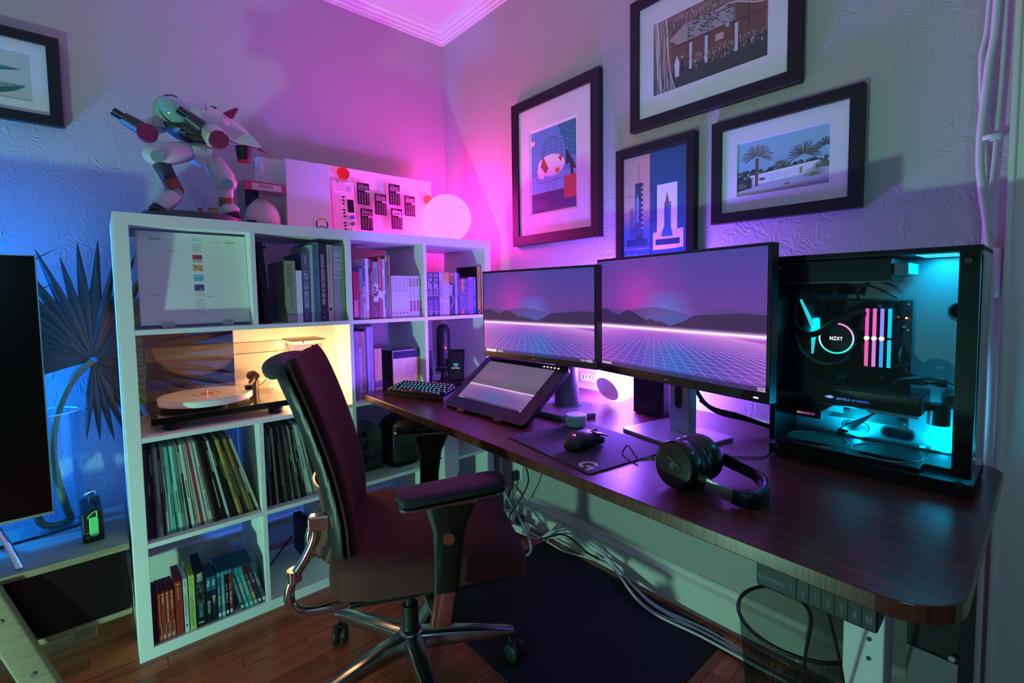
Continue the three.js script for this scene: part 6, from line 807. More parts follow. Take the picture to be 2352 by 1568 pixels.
const artChair = canvasTex(640, 920, (c, w, h) => { // animal asleep on a wire chair
  c.fillStyle = '#f2efee'; c.fillRect(0, 0, w, h); c.save(); c.beginPath(); c.rect(28, 28, w - 56, h - 56); c.clip(); c.translate(28, 28); w -= 56; h -= 56;
  const g = c.createLinearGradient(0, 0, 0, h); c.fillStyle = '#5b9ad0'; c.fillRect(0, 0, w, 0.76 * h); c.fillStyle = '#7cc0e4'; c.fillRect(0, 0.55 * h, w, 0.21 * h); c.fillStyle = '#4a3a74'; c.fillRect(0, 0.76 * h, w, 0.3 * h);
  poly(c, '#1f7f98', [[0.62 * w, 0], [w, 0], [w, 0.42 * h], [0.8 * w, 0.36 * h], [0.7 * w, 0.16 * h]]); c.fillStyle = '#5fb0c8'; for (let i = 0; i < 9; i++) { c.beginPath(); c.ellipse(0.72 * w + (i % 3) * 0.09 * w, 0.06 * h + i * 0.035 * h, 16, 6, 0.6, 0, 7); c.fill(); }
  poly(c, '#16303c', [[0.78 * w, 0.3 * h], [0.92 * w, 0.44 * h], [w, 0.56 * h], [0.93 * w, 0.56 * h], [0.96 * w, 0.68 * h], [0.9 * w, 0.68 * h], [0.86 * w, 0.48 * h], [0.78 * w, 0.5 * h]]);
  poly(c, '#c84c40', [[0.74 * w, 0.62 * h], [w, 0.62 * h], [w, 0.88 * h], [0.74 * w, 0.88 * h]]);
  c.strokeStyle = '#1c2c44'; c.lineWidth = 3; c.beginPath(); c.moveTo(0.24 * w, 0.42 * h); c.bezierCurveTo(0.2 * w, 0.02 * h, 0.74 * w, 0.02 * h, 0.72 * w, 0.4 * h); c.stroke(); for (let i = 0; i < 7; i++) { c.beginPath(); c.moveTo((0.26 + i * 0.07) * w, (0.16 - 0.04 * Math.sin(i / 6 * 3.1)) * h); c.lineTo((0.27 + i * 0.067) * w, 0.42 * h); c.stroke(); c.beginPath(); c.moveTo(0.24 * w, (0.14 + i * 0.045) * h); c.lineTo(0.72 * w, (0.13 + i * 0.045) * h); c.stroke(); }
  c.lineWidth = 4; c.beginPath(); c.moveTo(0.12 * w, 0.56 * h); c.lineTo(0.16 * w, 0.64 * h); c.lineTo(0.74 * w, 0.63 * h); c.lineTo(0.82 * w, 0.55 * h); c.stroke(); c.lineWidth = 2; for (let i = 0; i < 8; i++) { c.beginPath(); c.moveTo((0.15 + i * 0.08) * w, 0.58 * h); c.lineTo((0.18 + i * 0.075) * w, 0.64 * h); c.stroke(); }
  for (const [a, b] of [[0.36, 0.3], [0.36, 0.48], [0.56, 0.4], [0.56, 0.66], [0.46, 0.34], [0.46, 0.58]]) { c.beginPath(); c.moveTo(a * w, 0.64 * h); c.lineTo(b * w, 0.94 * h); c.stroke(); }
  c.fillStyle = '#ece8ea'; c.beginPath(); c.ellipse(0.46 * w, 0.45 * h, 0.3 * w, 0.13 * h, 0.1, 0, 7); c.fill(); poly(c, '#ece8ea', [[0.14 * w, 0.48 * h], [0.28 * w, 0.34 * h], [0.4 * w, 0.5 * h], [0.26 * w, 0.6 * h], [0.16 * w, 0.56 * h]]);
  poly(c, '#a04c3c', [[0.28 * w, 0.32 * h], [0.4 * w, 0.48 * h], [0.34 * w, 0.54 * h], [0.22 * w, 0.44 * h]]); poly(c, '#a04c3c', [[0.62 * w, 0.38 * h], [0.72 * w, 0.36 * h], [0.68 * w, 0.44 * h]]); c.fillStyle = '#d8a43c'; c.beginPath(); c.arc(0.6 * w, 0.53 * h, 0.05 * w, 0, 7); c.fill(); c.strokeStyle = '#8a6420'; for (let i = 0; i < 12; i++) { c.beginPath(); c.moveTo(0.6 * w, 0.53 * h); c.lineTo(0.6 * w + Math.cos(i * 0.52) * 24, 0.53 * h + Math.sin(i * 0.52) * 24); c.stroke(); }
  c.fillStyle = '#e8e4e4'; c.beginPath(); c.arc(0.04 * w, 0.13 * h, 0.05 * w, 0, 7); c.fill(); for (let i = 0; i < 9; i++) poly(c, i % 2 ? '#24344c' : '#b0503c', [[0.04 * w + Math.cos(i * 0.7) * 26, 0.13 * h + Math.sin(i * 0.7) * 26], [0.04 * w + Math.cos(i * 0.7 + 0.12) * 26, 0.13 * h + Math.sin(i * 0.7 + 0.12) * 26], [0.04 * w + Math.cos(i * 0.7 + 0.06) * 100, 0.13 * h + Math.sin(i * 0.7 + 0.06) * 100]]);
  c.restore();
});
const artHouse = canvasTex(1200, 760, (c, w, h) => { // glass pavilion under trees
  c.fillStyle = '#8d6f5e'; c.fillRect(0, 0, w, h); seed = 5;
  c.fillStyle = '#74503f'; c.fillRect(0.18 * w, 0.2 * h, 0.8 * w, 0.55 * h); c.fillStyle = '#4e5a60'; c.fillRect(0, 0.74 * h, w, 0.26 * h); poly(c, '#3c4038', [[0.1 * w, 0.76 * h], [w, 0.7 * h], [w, h], [0.2 * w, h]]);
  c.fillStyle = '#a8a4a4'; c.fillRect(0.34 * w, 0.18 * h, 0.4 * w, 0.24 * h); c.fillStyle = '#5f5652'; for (let i = 0; i < 80; i++) { c.beginPath(); c.ellipse(0.34 * w + rnd() * 0.4 * w, 0.18 * h + rnd() * 0.22 * h, 16 + rnd() * 20, 5, 0.5, 0, 7); c.fill(); }
  poly(c, '#b2a49a', [[0.16 * w, 0.32 * h], [0.34 * w, 0.16 * h], [0.34 * w, 0.42 * h], [0.24 * w, 0.42 * h]]);
  c.strokeStyle = '#221c1e'; c.lineWidth = 6; for (const x of [0.16, 0.34, 0.52, 0.73, 0.85]) { c.beginPath(); c.moveTo(x * w, 0.12 * h); c.lineTo(x * w, 0.8 * h); c.stroke(); } for (const y of [0.18, 0.44]) { c.beginPath(); c.moveTo(0.16 * w, y * h); c.lineTo(w, y * h); c.stroke(); } c.lineWidth = 2; for (let i = 0; i < 7; i++) { c.beginPath(); c.moveTo(0.34 * w, (0.48 + i * 0.05) * h); c.lineTo(0.52 * w, (0.48 + i * 0.05) * h); c.stroke(); c.beginPath(); c.moveTo(0.74 * w, (0.22 + i * 0.08) * h); c.lineTo(w, (0.22 + i * 0.08) * h); c.stroke(); }
  c.fillStyle = '#c8d8dc'; for (const x of [0.35, 0.49, 0.74]) c.fillRect(x * w, 0.46 * h, 0.026 * w, 0.34 * h); c.fillStyle = '#c8b8a8'; c.fillRect(0.58 * w, 0.5 * h, 0.07 * w, 0.08 * h); c.beginPath(); c.arc(0.68 * w, 0.44 * h, 20, 0, 7); c.fill();
  for (let i = 0; i < 160; i++) { c.fillStyle = ['#a08878', '#b89c88', '#5c463a', '#d8c8b8'][i % 4]; const x = 0.36 * w + rnd() * 0.6 * w; c.fillRect(x, 0.62 * h + rnd() * 0.16 * h, 7, 10 + rnd() * 24); }
  for (let i = 0; i < 34; i++) { c.strokeStyle = ['#8e7c74', '#c0b4ac', '#5e4e46', '#d8ccc4'][i % 4]; c.lineWidth = 5 + rnd() * 8; c.beginPath(); const x = rnd() * 0.13 * w; c.moveTo(x, 0); c.bezierCurveTo(x + 40, 0.3 * h, x - 30 + rnd() * 60, 0.6 * h, x + rnd() * 120, h); c.stroke(); }
  for (let i = 0; i < 240; i++) { c.fillStyle = ['#6e5a4c', '#94806e', '#4a3c34', '#b8a898'][i % 4]; const x = 0.1 * w + rnd() * 0.8 * w; c.beginPath(); c.ellipse(x, rnd() * (0.1 + 0.14 * Math.abs(Math.sin(x / 130))) * h, 5, 18, 0.35, 0, 7); c.fill(); }
  c.strokeStyle = '#d2c2b4'; c.lineWidth = 14; c.beginPath(); c.moveTo(0.6 * w, 0.22 * h); c.bezierCurveTo(0.75 * w, 0.1 * h, 0.85 * w, 0.36 * h, w, 0.34 * h); c.stroke();
  poly(c, '#d8dce0', [[0.21 * w, 0.66 * h], [0.235 * w, 0.56 * h], [0.26 * w, 0.66 * h], [0.255 * w, 0.84 * h], [0.22 * w, 0.84 * h]]); poly(c, '#2c2a34', [[0.275 * w, 0.64 * h], [0.295 * w, 0.64 * h], [0.305 * w, 0.8 * h], [0.27 * w, 0.8 * h]]); c.fillStyle = '#e0d4cc'; c.beginPath(); c.arc(0.285 * w, 0.6 * h, 11, 0, 7); c.fill();
});
const artPalms = canvasTex(1000, 780, (c, w, h) => { // white house between palms
  c.fillStyle = '#93c2d2'; c.fillRect(0, 0, w, h); seed = 9; c.fillStyle = '#a8a4bc'; c.fillRect(0, 0.8 * h, w, 0.2 * h); poly(c, '#b8b4c8', [[0, 0.86 * h], [w, 0.74 * h], [w, 0.9 * h], [0.3 * w, h], [0, h]]);
  const palm = (x, y, r, f, n = 26) => { for (let i = 0; i < n; i++) { const a = -PI * 1.15 + i / n * PI * 1.3 + rnd() * 0.2, l = r * (0.7 + 0.3 * rnd()); c.strokeStyle = f[i % f.length]; c.lineWidth = 9; c.beginPath(); c.moveTo(x, y); c.quadraticCurveTo(x + Math.cos(a) * l * 0.6, y + Math.sin(a) * l * 0.6, x + Math.cos(a) * l, y + Math.sin(a) * l + 24); c.stroke(); } };
  for (let i = 0; i < 90; i++) { c.fillStyle = ['#4a5444', '#5e6a58', '#37423c'][i % 3]; c.beginPath(); c.arc(rnd() * 0.98 * w, 0.55 * h + rnd() * 0.14 * h, 26, 0, 7); c.fill(); }
  palm(0.5 * w, 0.52 * h, 90, ['#55604c', '#77826a']); palm(0.74 * w, 0.42 * h, 190, ['#5d6256', '#4a4f48', '#767c6c'], 46); palm(0.96 * w, 0.34 * h, 130, ['#3c4640', '#565f54']);
  poly(c, '#dfe6ea', [[0.2 * w, 0.66 * h], [0.86 * w, 0.6 * h], [0.86 * w, 0.76 * h], [0.2 * w, 0.82 * h]]); poly(c, '#eef2f4', [[0.16 * w, 0.64 * h], [0.9 * w, 0.575 * h], [0.9 * w, 0.61 * h], [0.16 * w, 0.675 * h]]); c.fillStyle = '#c8d4da'; for (const x of [0.4, 0.47, 0.54]) for (let i = 0; i < 6; i++) c.fillRect(x * w, (0.665 + i * 0.018) * h, 26, 9); c.fillStyle = '#c08a54'; c.fillRect(0.7 * w, 0.64 * h, 0.028 * w, 0.11 * h); c.fillStyle = '#5c4a5c'; c.fillRect(0.27 * w, 0.71 * h, 0.06 * w, 0.04 * h);
  c.strokeStyle = '#7c5a48'; c.lineWidth = 38; c.beginPath(); c.moveTo(0.235 * w, 0.84 * h); c.lineTo(0.24 * w, 0.34 * h); c.stroke(); palm(0.24 * w, 0.3 * h, 190, ['#636a5c', '#8a8c78', '#474e46', '#a09c88'], 54); poly(c, '#38403a', [[0, 0.7 * h], [0.18 * w, 0.68 * h], [0.18 * w, 0.86 * h], [0, 0.9 * h]]);
  for (const [x, y, r] of [[0.84, 0.82, 110], [0.92, 0.7, 90], [0.06, 0.84, 70]]) for (let i = 0; i < 30; i++) { const a = -PI * 1.05 + i / 30 * PI * 1.1; c.strokeStyle = i % 2 ? '#54604c' : '#8c8a64'; c.lineWidth = 4; c.beginPath(); c.moveTo(x * w, y * h); c.lineTo(x * w + Math.cos(a) * r, y * h + Math.sin(a) * r); c.stroke(); }
  c.fillStyle = '#a0604c'; c.beginPath(); c.ellipse(0.57 * w, 0.88 * h, 30, 14, 0, 0, 7); c.fill();
});
const artShuttle = canvasTex(600, 800, (c, w, h) => { // two-panel shuttle poster
  c.fillStyle = '#10253c'; c.fillRect(0, 0, w, h); const p = 0.43 * w; c.fillStyle = '#c8a898'; c.fillRect(0.01 * w, 0.02 * h, p, 0.97 * h); let g = c.createLinearGradient(0, 0.5 * h, 0, h); g.addColorStop(0, 'rgba(70,90,140,0)'); g.addColorStop(0.35, 'rgba(40,90,150,.75)'); g.addColorStop(1, '#1b3f74'); c.fillStyle = g; c.fillRect(0.01 * w, 0.5 * h, p, 0.49 * h);
  c.fillStyle = '#1f567c'; c.fillRect(0.45 * w, 0.02 * h, 0.54 * w, 0.97 * h); c.fillStyle = '#e4e8ee'; c.fillRect(0.55 * w, 0.31 * h, 0.3 * w, 0.55 * h); poly(c, '#e4c8e0', [[0.49 * w, 0.72 * h], [0.94 * w, 0.7 * h], [0.94 * w, 0.86 * h], [0.49 * w, 0.88 * h]]); c.fillStyle = '#1d4a86'; c.fillRect(0.45 * w, 0.87 * h, 0.54 * w, 0.12 * h);
  const st = (x, y, s, a, b) => { c.fillStyle = b; c.fillRect(x - 0.042 * s, y - 0.42 * s, 0.03 * s, 0.42 * s); c.fillRect(x + 0.014 * s + 0.02 * s, y - 0.42 * s, 0.03 * s, 0.42 * s); poly(c, a, [[x - 0.022 * s, y - 0.02 * s], [x - 0.024 * s, y - 0.44 * s], [x + 0.004 * s, y - 0.54 * s], [x + 0.03 * s, y - 0.44 * s], [x + 0.028 * s, y - 0.02 * s]]); poly(c, b, [[x - 0.09 * s, y], [x - 0.07 * s, y - 0.08 * s], [x - 0.02 * s, y - 0.16 * s], [x + 0.03 * s, y - 0.16 * s], [x + 0.075 * s, y - 0.08 * s], [x + 0.095 * s, y]]); };
  c.fillStyle = '#2c4058'; c.fillRect(0.2 * w, 0.26 * h, 0.13 * w, 0.5 * h); c.strokeStyle = '#2c4058'; c.lineWidth = 4; c.beginPath(); c.moveTo(0.26 * w, 0.08 * h); c.lineTo(0.26 * w, 0.28 * h); c.stroke(); c.lineWidth = 3; for (let i = 0; i < 12; i++) { c.strokeRect(0.12 * w, (0.48 + i * 0.022) * h, 0.05 * w, 0.02 * h); c.beginPath(); c.moveTo(0.12 * w, (0.48 + i * 0.022) * h); c.lineTo(0.17 * w, (0.5 + i * 0.022) * h); c.stroke(); } c.fillStyle = '#b89c94'; for (let i = 0; i < 9; i++) c.fillRect(0.3 * w, (0.29 + i * 0.045) * h, 0.03 * w, 0.022 * h); c.beginPath(); c.moveTo(0.06 * w, 0.36 * h); c.lineTo(0.2 * w, 0.37 * h); c.lineTo(0.2 * w, 0.4 * h); c.stroke();
  st(0.235 * w, 0.72 * h, 560, '#7892b4', '#3a5478'); st(0.7 * w, 0.76 * h, 560, '#8c4a48', '#2f6c8c'); poly(c, '#2a6a90', [[0.672 * w, 0.75 * h], [0.672 * w, 0.5 * h], [0.73 * w, 0.5 * h], [0.73 * w, 0.75 * h]]);
  c.fillStyle = '#1c3c5c'; c.fillRect(0.53 * w, 0.78 * h, 0.36 * w, 0.05 * h); c.fillRect(0.06 * w, 0.76 * h, 0.34 * w, 0.06 * h); c.fillStyle = '#c890b0'; c.fillRect(0.02 * w, 0.845 * h, 0.42 * w, 4);
  txt(c, 'Challenger', 0.06 * w, 0.915 * h, 50, '#9ab0d0', 'sans-serif', 'normal', 0.36 * w); txt(c, 'Columbia', 0.52 * w, 0.91 * h, 56, '#4a80c8', 'sans-serif', 'normal', 0.42 * w);
});
const artLeaf = canvasTex(700, 560, (c, w, h) => { // green leaves on beige
  c.fillStyle = '#c3ccc0'; c.fillRect(0, 0, w, h); const leaf = (x, y, l, wd, a, f, g) => { c.save(); c.translate(x, y); c.rotate(a); c.fillStyle = f; c.beginPath(); c.moveTo(0, 0); c.quadraticCurveTo(l * 0.5, -wd, l, 0); c.quadraticCurveTo(l * 0.5, wd, 0, 0); c.fill(); c.fillStyle = g; c.beginPath(); c.moveTo(0, 0); c.quadraticCurveTo(l * 0.5, -wd, l, 0); c.closePath(); c.fill(); c.strokeStyle = '#b8c4b4'; c.lineWidth = 3; for (let i = 1; i < 7; i++) { c.beginPath(); c.moveTo(l * i / 8, 0); c.lineTo(l * (i + 1.2) / 8, -wd * 0.42); c.stroke(); } c.restore(); };
  leaf(250, 280, 420, 90, -0.18, '#2c6a66', '#3f8680'); leaf(240, 330, 300, 80, -0.6, '#1f5650', '#2c6a66'); leaf(300, 520, 330, 120, -0.75, '#4f8a80', '#77a898'); leaf(420, 540, 300, 110, -0.55, '#2c6a66', '#5c968a'); leaf(200, 180, 240, 70, -1.0, '#3f8680', '#1f5650'); leaf(60, 420, 260, 90, -0.5, '#4f8a80', '#2c6a66'); c.fillStyle = '#dcd4c4'; c.beginPath(); c.arc(380, 500, 26, 0, 7); c.fill();
});
frame('tall black-framed print of an animal asleep on a wire chair, nearest the corner', 0.112, 0.673, 1.433, 2.123, 0.044, 0.026, [0.075, 0.082, 0.09, 0.11], artChair);
frame('largest black-framed print of a glass house under trees, highest on the wall', 0.831, 1.439, 1.815, 2.298, 0.036, 0.026, [0.062, 0.062, 0.075, 0.075], artHouse);
frame('narrow black-framed poster of two space shuttles reading Challenger and Columbia', 0.763, 1.102, 1.27, 1.757, 0.028, 0.028, null, artShuttle);
frame('black-framed print of a white house and palm trees above the computer tower', 1.167, 1.6, 1.423, 1.758, 0.031, 0.026, [0.052, 0.05, 0.05, 0.052], artPalms);
frame('black-framed print of green leaves, cut by the left edge of the photograph', 0, 0.62, 0, 0.315, 0.032, 0.026, [0.05, 0.043, 0.042, 0.042], artLeaf, { at: [-0.108 - 0.31, 1.987, ZW + 0.001], turn: 0 });

// ================================================================ LEFT SIDE: bench, television, palm
{
  const t = T('media_bench', 'pale wooden media bench with slanted legs and dark sliding panels', 'bench'), y = 0.37;
  M('top_board', metric(bx(-1.6, -0.006, y - 0.022, y, -0.52, -0.105, 0.002)), paleWood, t); M('bottom_board', metric(bx(-1.55, -0.008, 0.115, 0.135, -0.5, -0.125, 0.002)), paleWood, t);
  for (const x of [-0.05, -0.78, -1.54]) M('upright', bx(x + 0.0, x + 0.018, 0.135, y - 0.022, -0.49, -0.14), paleWood, t); M('door', bx(-0.762, -0.014, 0.137, y - 0.024, -0.129, -0.123), std(0x0f0e10, 0.25), t); M('door', bx(-1.52, -0.782, 0.137, y - 0.024, -0.133, -0.127), std(0x0f0e10, 0.25), t);
  const leg = (xt, xb, zt, zb) => loft([{ c: [xb, 0.0005, zb], a: 0.036, b: 0.02, v: [0, 0, 1], n: 12 }, { c: [xt, y - 0.022, zt], a: 0.036, b: 0.02, v: [0, 0, 1], n: 12 }], 24);
  M('leg', leg(-0.33, -0.21, -0.085, -0.03), paleWood, t); M('leg', leg(-0.1, -0.08, -0.48, -0.46).translate(0, 0, 0), paleWood, t); M('leg', leg(-1.3, -1.42, -0.085, -0.03), paleWood, t); M('foot_block', bx(-0.15, -0.1, 0.07, 0.116, -0.2, -0.14, 0.002), paleWood, t);
  for (const [k, s] of [[0.25, 1], [0.75, 1]]) M('bolt', cyl(0.007, 0.007, 0.004, -0.21 - 0.12 * k, 0.35 * k, -0.03 - 0.055 * k + 0.0205, 'z', 16), silver, t);
  tag(M('loose_cable', tube([[-0.6, 0.01, -0.35], [-0.4, 0.012, -0.4], [-0.25, 0.02, -0.44], [-0.1, 0.06, -0.47], [-0.03, 0.1, -0.5]], 0.004, 40), whiteCord), 'white cable hanging behind the slanted bench leg', 'cable');
}
{
  const t = T('television', 'large switched-off black television with a thin silver edge on the bench', 'television', [0, 0, -0.26]);
  M('screen', bx(-1.64, -0.1905, 0.492, 1.331, 0.004, 0.006), phys({ color: 0x030304, roughness: 0.12 }), t); M('housing', bx(-1.642, -0.1885, 0.488, 1.3335, -0.03, 0.0045, 0.002), darkGrey, t);
  M('edge_trim', [bx(-0.1895, -0.187, 0.484, 1.336, -0.012, 0.0075), bx(-1.645, -0.187, 1.334, 1.3365, -0.012, 0.0075), bx(-1.645, -0.187, 0.482, 0.49, -0.02, 0.008)], silver, t);
  M('foot', loft([{ c: [-0.32, 0.482, -0.005], a: 0.008, b: 0.01, v: [0, 0, 1], n: 4 }, { c: [-0.29, 0.43, 0.05], a: 0.008, b: 0.01, v: [0, 0, 1], n: 4 }, { c: [-0.262, 0.374, 0.118], a: 0.008, b: 0.01, v: [0, 0, 1], n: 4 }], 16), chrome, t); M('foot', loft([{ c: [-0.34, 0.482, -0.01], a: 0.008, b: 0.01, v: [0, 0, 1], n: 4 }, { c: [-0.35, 0.374, -0.14], a: 0.008, b: 0.01, v: [0, 0, 1], n: 4 }], 16), chrome, t);
  for (const x of [-1.45]) M('foot', loft([{ c: [x, 0.482, -0.005], a: 0.008, b: 0.01, v: [0, 0, 1], n: 4 }, { c: [x - 0.03, 0.374, 0.118], a: 0.008, b: 0.01, v: [0, 0, 1], n: 4 }], 16), chrome, t);
  tag(M('television_cable', tube([[-0.45, 0.376, -0.33], [-0.3, 0.375, -0.36], [-0.2, 0.375, -0.37], [-0.13, 0.375, -0.4], [-0.14, 0.375, -0.48]], 0.004, 40), blackCord), 'black cable curling on the bench under the television corner', 'cable');
}
{ // unseen blue lamp behind the television, placed to light the wall
  const x = -0.72, y = 0.37, z = -0.4, t = T('unseen_backlight_lamp', 'unseen small lamp behind the television, placed to light the wall blue', 'lamp', [x, y, z]);
  M('bulb', sph(0.045, 0, 0.62, 0, 28), glow([0.05, 0.3, 1], 2, 0xffffff), t); M('stand', lathe([[0, 0], [0.05, 0], [0.05, 0.01], [0.008, 0.02], [0.008, 0.57], [0.02, 0.58], [0, 0.58]], 24), whitePlastic, t);
  pointLight('backlight_light', LIGHT.blue, x, y + 0.62, z, 0.045);
}
{ // fan palm in a glass vase
  const t = T('glass_vase', 'tall clear glass cylinder vase standing on the bench behind the television corner', 'vase', [-0.205, 0.37, -0.44]);
  M('glass', lathe([[0, 0.001], [0.08, 0.001], [0.088, 0.01], [0.09, 0.02], [0.09, 0.42], [0.0865, 0.42], [0.0865, 0.022], [0.08, 0.012], [0, 0.012]], 48), phys({ color: 0xf2fbff, transmission: 1, thickness: 0, roughness: 0.01, ior: 1.45 }), t); M('rim', new THREE.TorusGeometry(0.0883, 0.0022, 10, 56).rotateX(PI / 2).translate(0, 0.42, 0), phys({ color: 0xdfeef4, roughness: 0.05, clearcoat: 1 }), t);
  const p = T('fan_palm_leaf', 'huge dried fan palm leaf spreading behind the bookcase from the glass vase', 'plant'), hub = [-0.07, 0.962, -0.462];
  const lm = phys({ color: 0x4a3f2a, roughness: 0.55, transmission: 0.12, thickness: 0 }), stm = std(0x6f6234, 0.6);
  M('stem', tube([[-0.155, 0.385, -0.43], [-0.17, 0.47, -0.41], [-0.19, 0.62, -0.415], [-0.182, 0.74, -0.43], [-0.158, 0.83, -0.44], [-0.12, 0.91, -0.452], hub], 0.0115, 70, 12), stm, p);
  M('stem', tube([[-0.155, 0.388, -0.43], [-0.2, 0.383, -0.42], [-0.235, 0.41, -0.42], [-0.24, 0.5, -0.425], [-0.238, 0.56, -0.43]], 0.0115, 40, 12), stm, p);
  seed = 77; const N = 40;
  for (let i = 0; i < N; i++) {
    const f = i / (N - 1), a = -1.68 + f * 4.95, low = a < -0.9 || a > 2.9, L = (low ? 0.3 : a < 0.9 ? 0.5 : 0.42) * rr(0.9, 1.06), dir = [Math.cos(a), Math.sin(a)], nrm = [-dir[1], dir[0]], ph = rr(0, 1), w0 = 0.029 * L / 0.42;
    const g = sheet((u, v) => { const r = 0.012 + u * L, wm = u < 0.42 ? 0.003 + (w0 * 0.74 - 0.003) * u / 0.42 : w0 * 0.74 * Math.pow(Math.max(0, 1 - (u - 0.42) / 0.58), 0.8) + 0.0005, wmid = wm * (u > 0.42 ? 0.86 : 1), s = v * wmid, zz = 0.007 * (1 - Math.abs(v)) * Math.min(1, u / 0.3) + (0.012 + 0.02 * Math.abs(dir[0])) * Math.sin(u * 2.4) * (dir[0] > 0.3 ? 0.35 : 1) + 0.004 * ph; return { p: [hub[0] + dir[0] * r + nrm[0] * s, hub[1] + dir[1] * r + nrm[1] * s - 0.03 * u * u * Math.abs(dir[0]), hub[2] - 0.01 + zz * 0.8], n: [nrm[0] * (v > 0 ? -0.6 : 0.6), nrm[1] * (v > 0 ? -0.6 : 0.6), 0.8], t: 0.0012 }; }, 18, 4);
    M('leaflet', g, lm, p);
  }
  for (let i = 0; i < 7; i++) { const y = 1.0 + i * 0.045, x0 = -0.5 + i * 0.01, x1 = -0.11 - (i % 3) * 0.03 - (i > 4 ? 0.03 : 0); M('leaflet', sheet((u, v) => ({ p: [x0 + (x1 - x0) * u, y + (u - 0.5) * (0.03 + 0.03 * i) + v * 0.0075 * Math.pow(1 - u * 0.98, 0.7), -0.415 + 0.003 * (1 - Math.abs(v))], n: [0, 0, 1], t: 0.0012 }), 14, 3), lm, p); }
}
{ // console dock
  const t = T('console_dock', 'black upright game console dock with a bright green strip on its front', 'game console', [-0.093, 0.37, -0.2]); t.rotation.y = 0.06;
  M('dock', [bx(-0.027, 0.027, 0, 0.104, -0.173, 0, 0.004)], std(0x101113, 0.5), t); M('port', [bx(-0.019, -0.011, 0.016, 0.022, -0.001, 0.0006), bx(-0.019, -0.011, 0.03, 0.036, -0.001, 0.0006)], silver, t);
  M('screen_unit', bx(-0.007, 0.007, 0.03, 0.115, -0.17, -0.01, 0.003), std(0x16171a, 0.4), t);
  const neon = std(0x6fd67a, 0.4), s = M('green_strap', [extr(roundRect(-0.008, 0.011, 0.022, 0.085, 0.008), 0.006, 0.002)], neon, t); M('strap_loop', tube([[-0.006, 0.083, 0.006], [-0.012, 0.09, 0.008], [0.0, 0.102, 0.006], [0.009, 0.104, 0.004], [0.01, 0.085, 0.005]], 0.0022, 30), neon, s);
  M('controller', extr(roundRect(-0.008, 0.008, 0.1, 0.13, 0.006), 0.08, 0.002).translate(0.004, 0, -0.16), std(0x18202c, 0.5), t); M('wrist_cord', tube([[0.0, 0.132, -0.14], [-0.012, 0.128, -0.13], [0.006, 0.138, -0.12], [0.014, 0.132, -0.135], [0.012, 0.12, -0.12]], 0.002, 30), std(0xd8e4b0, 0.5), t);
}
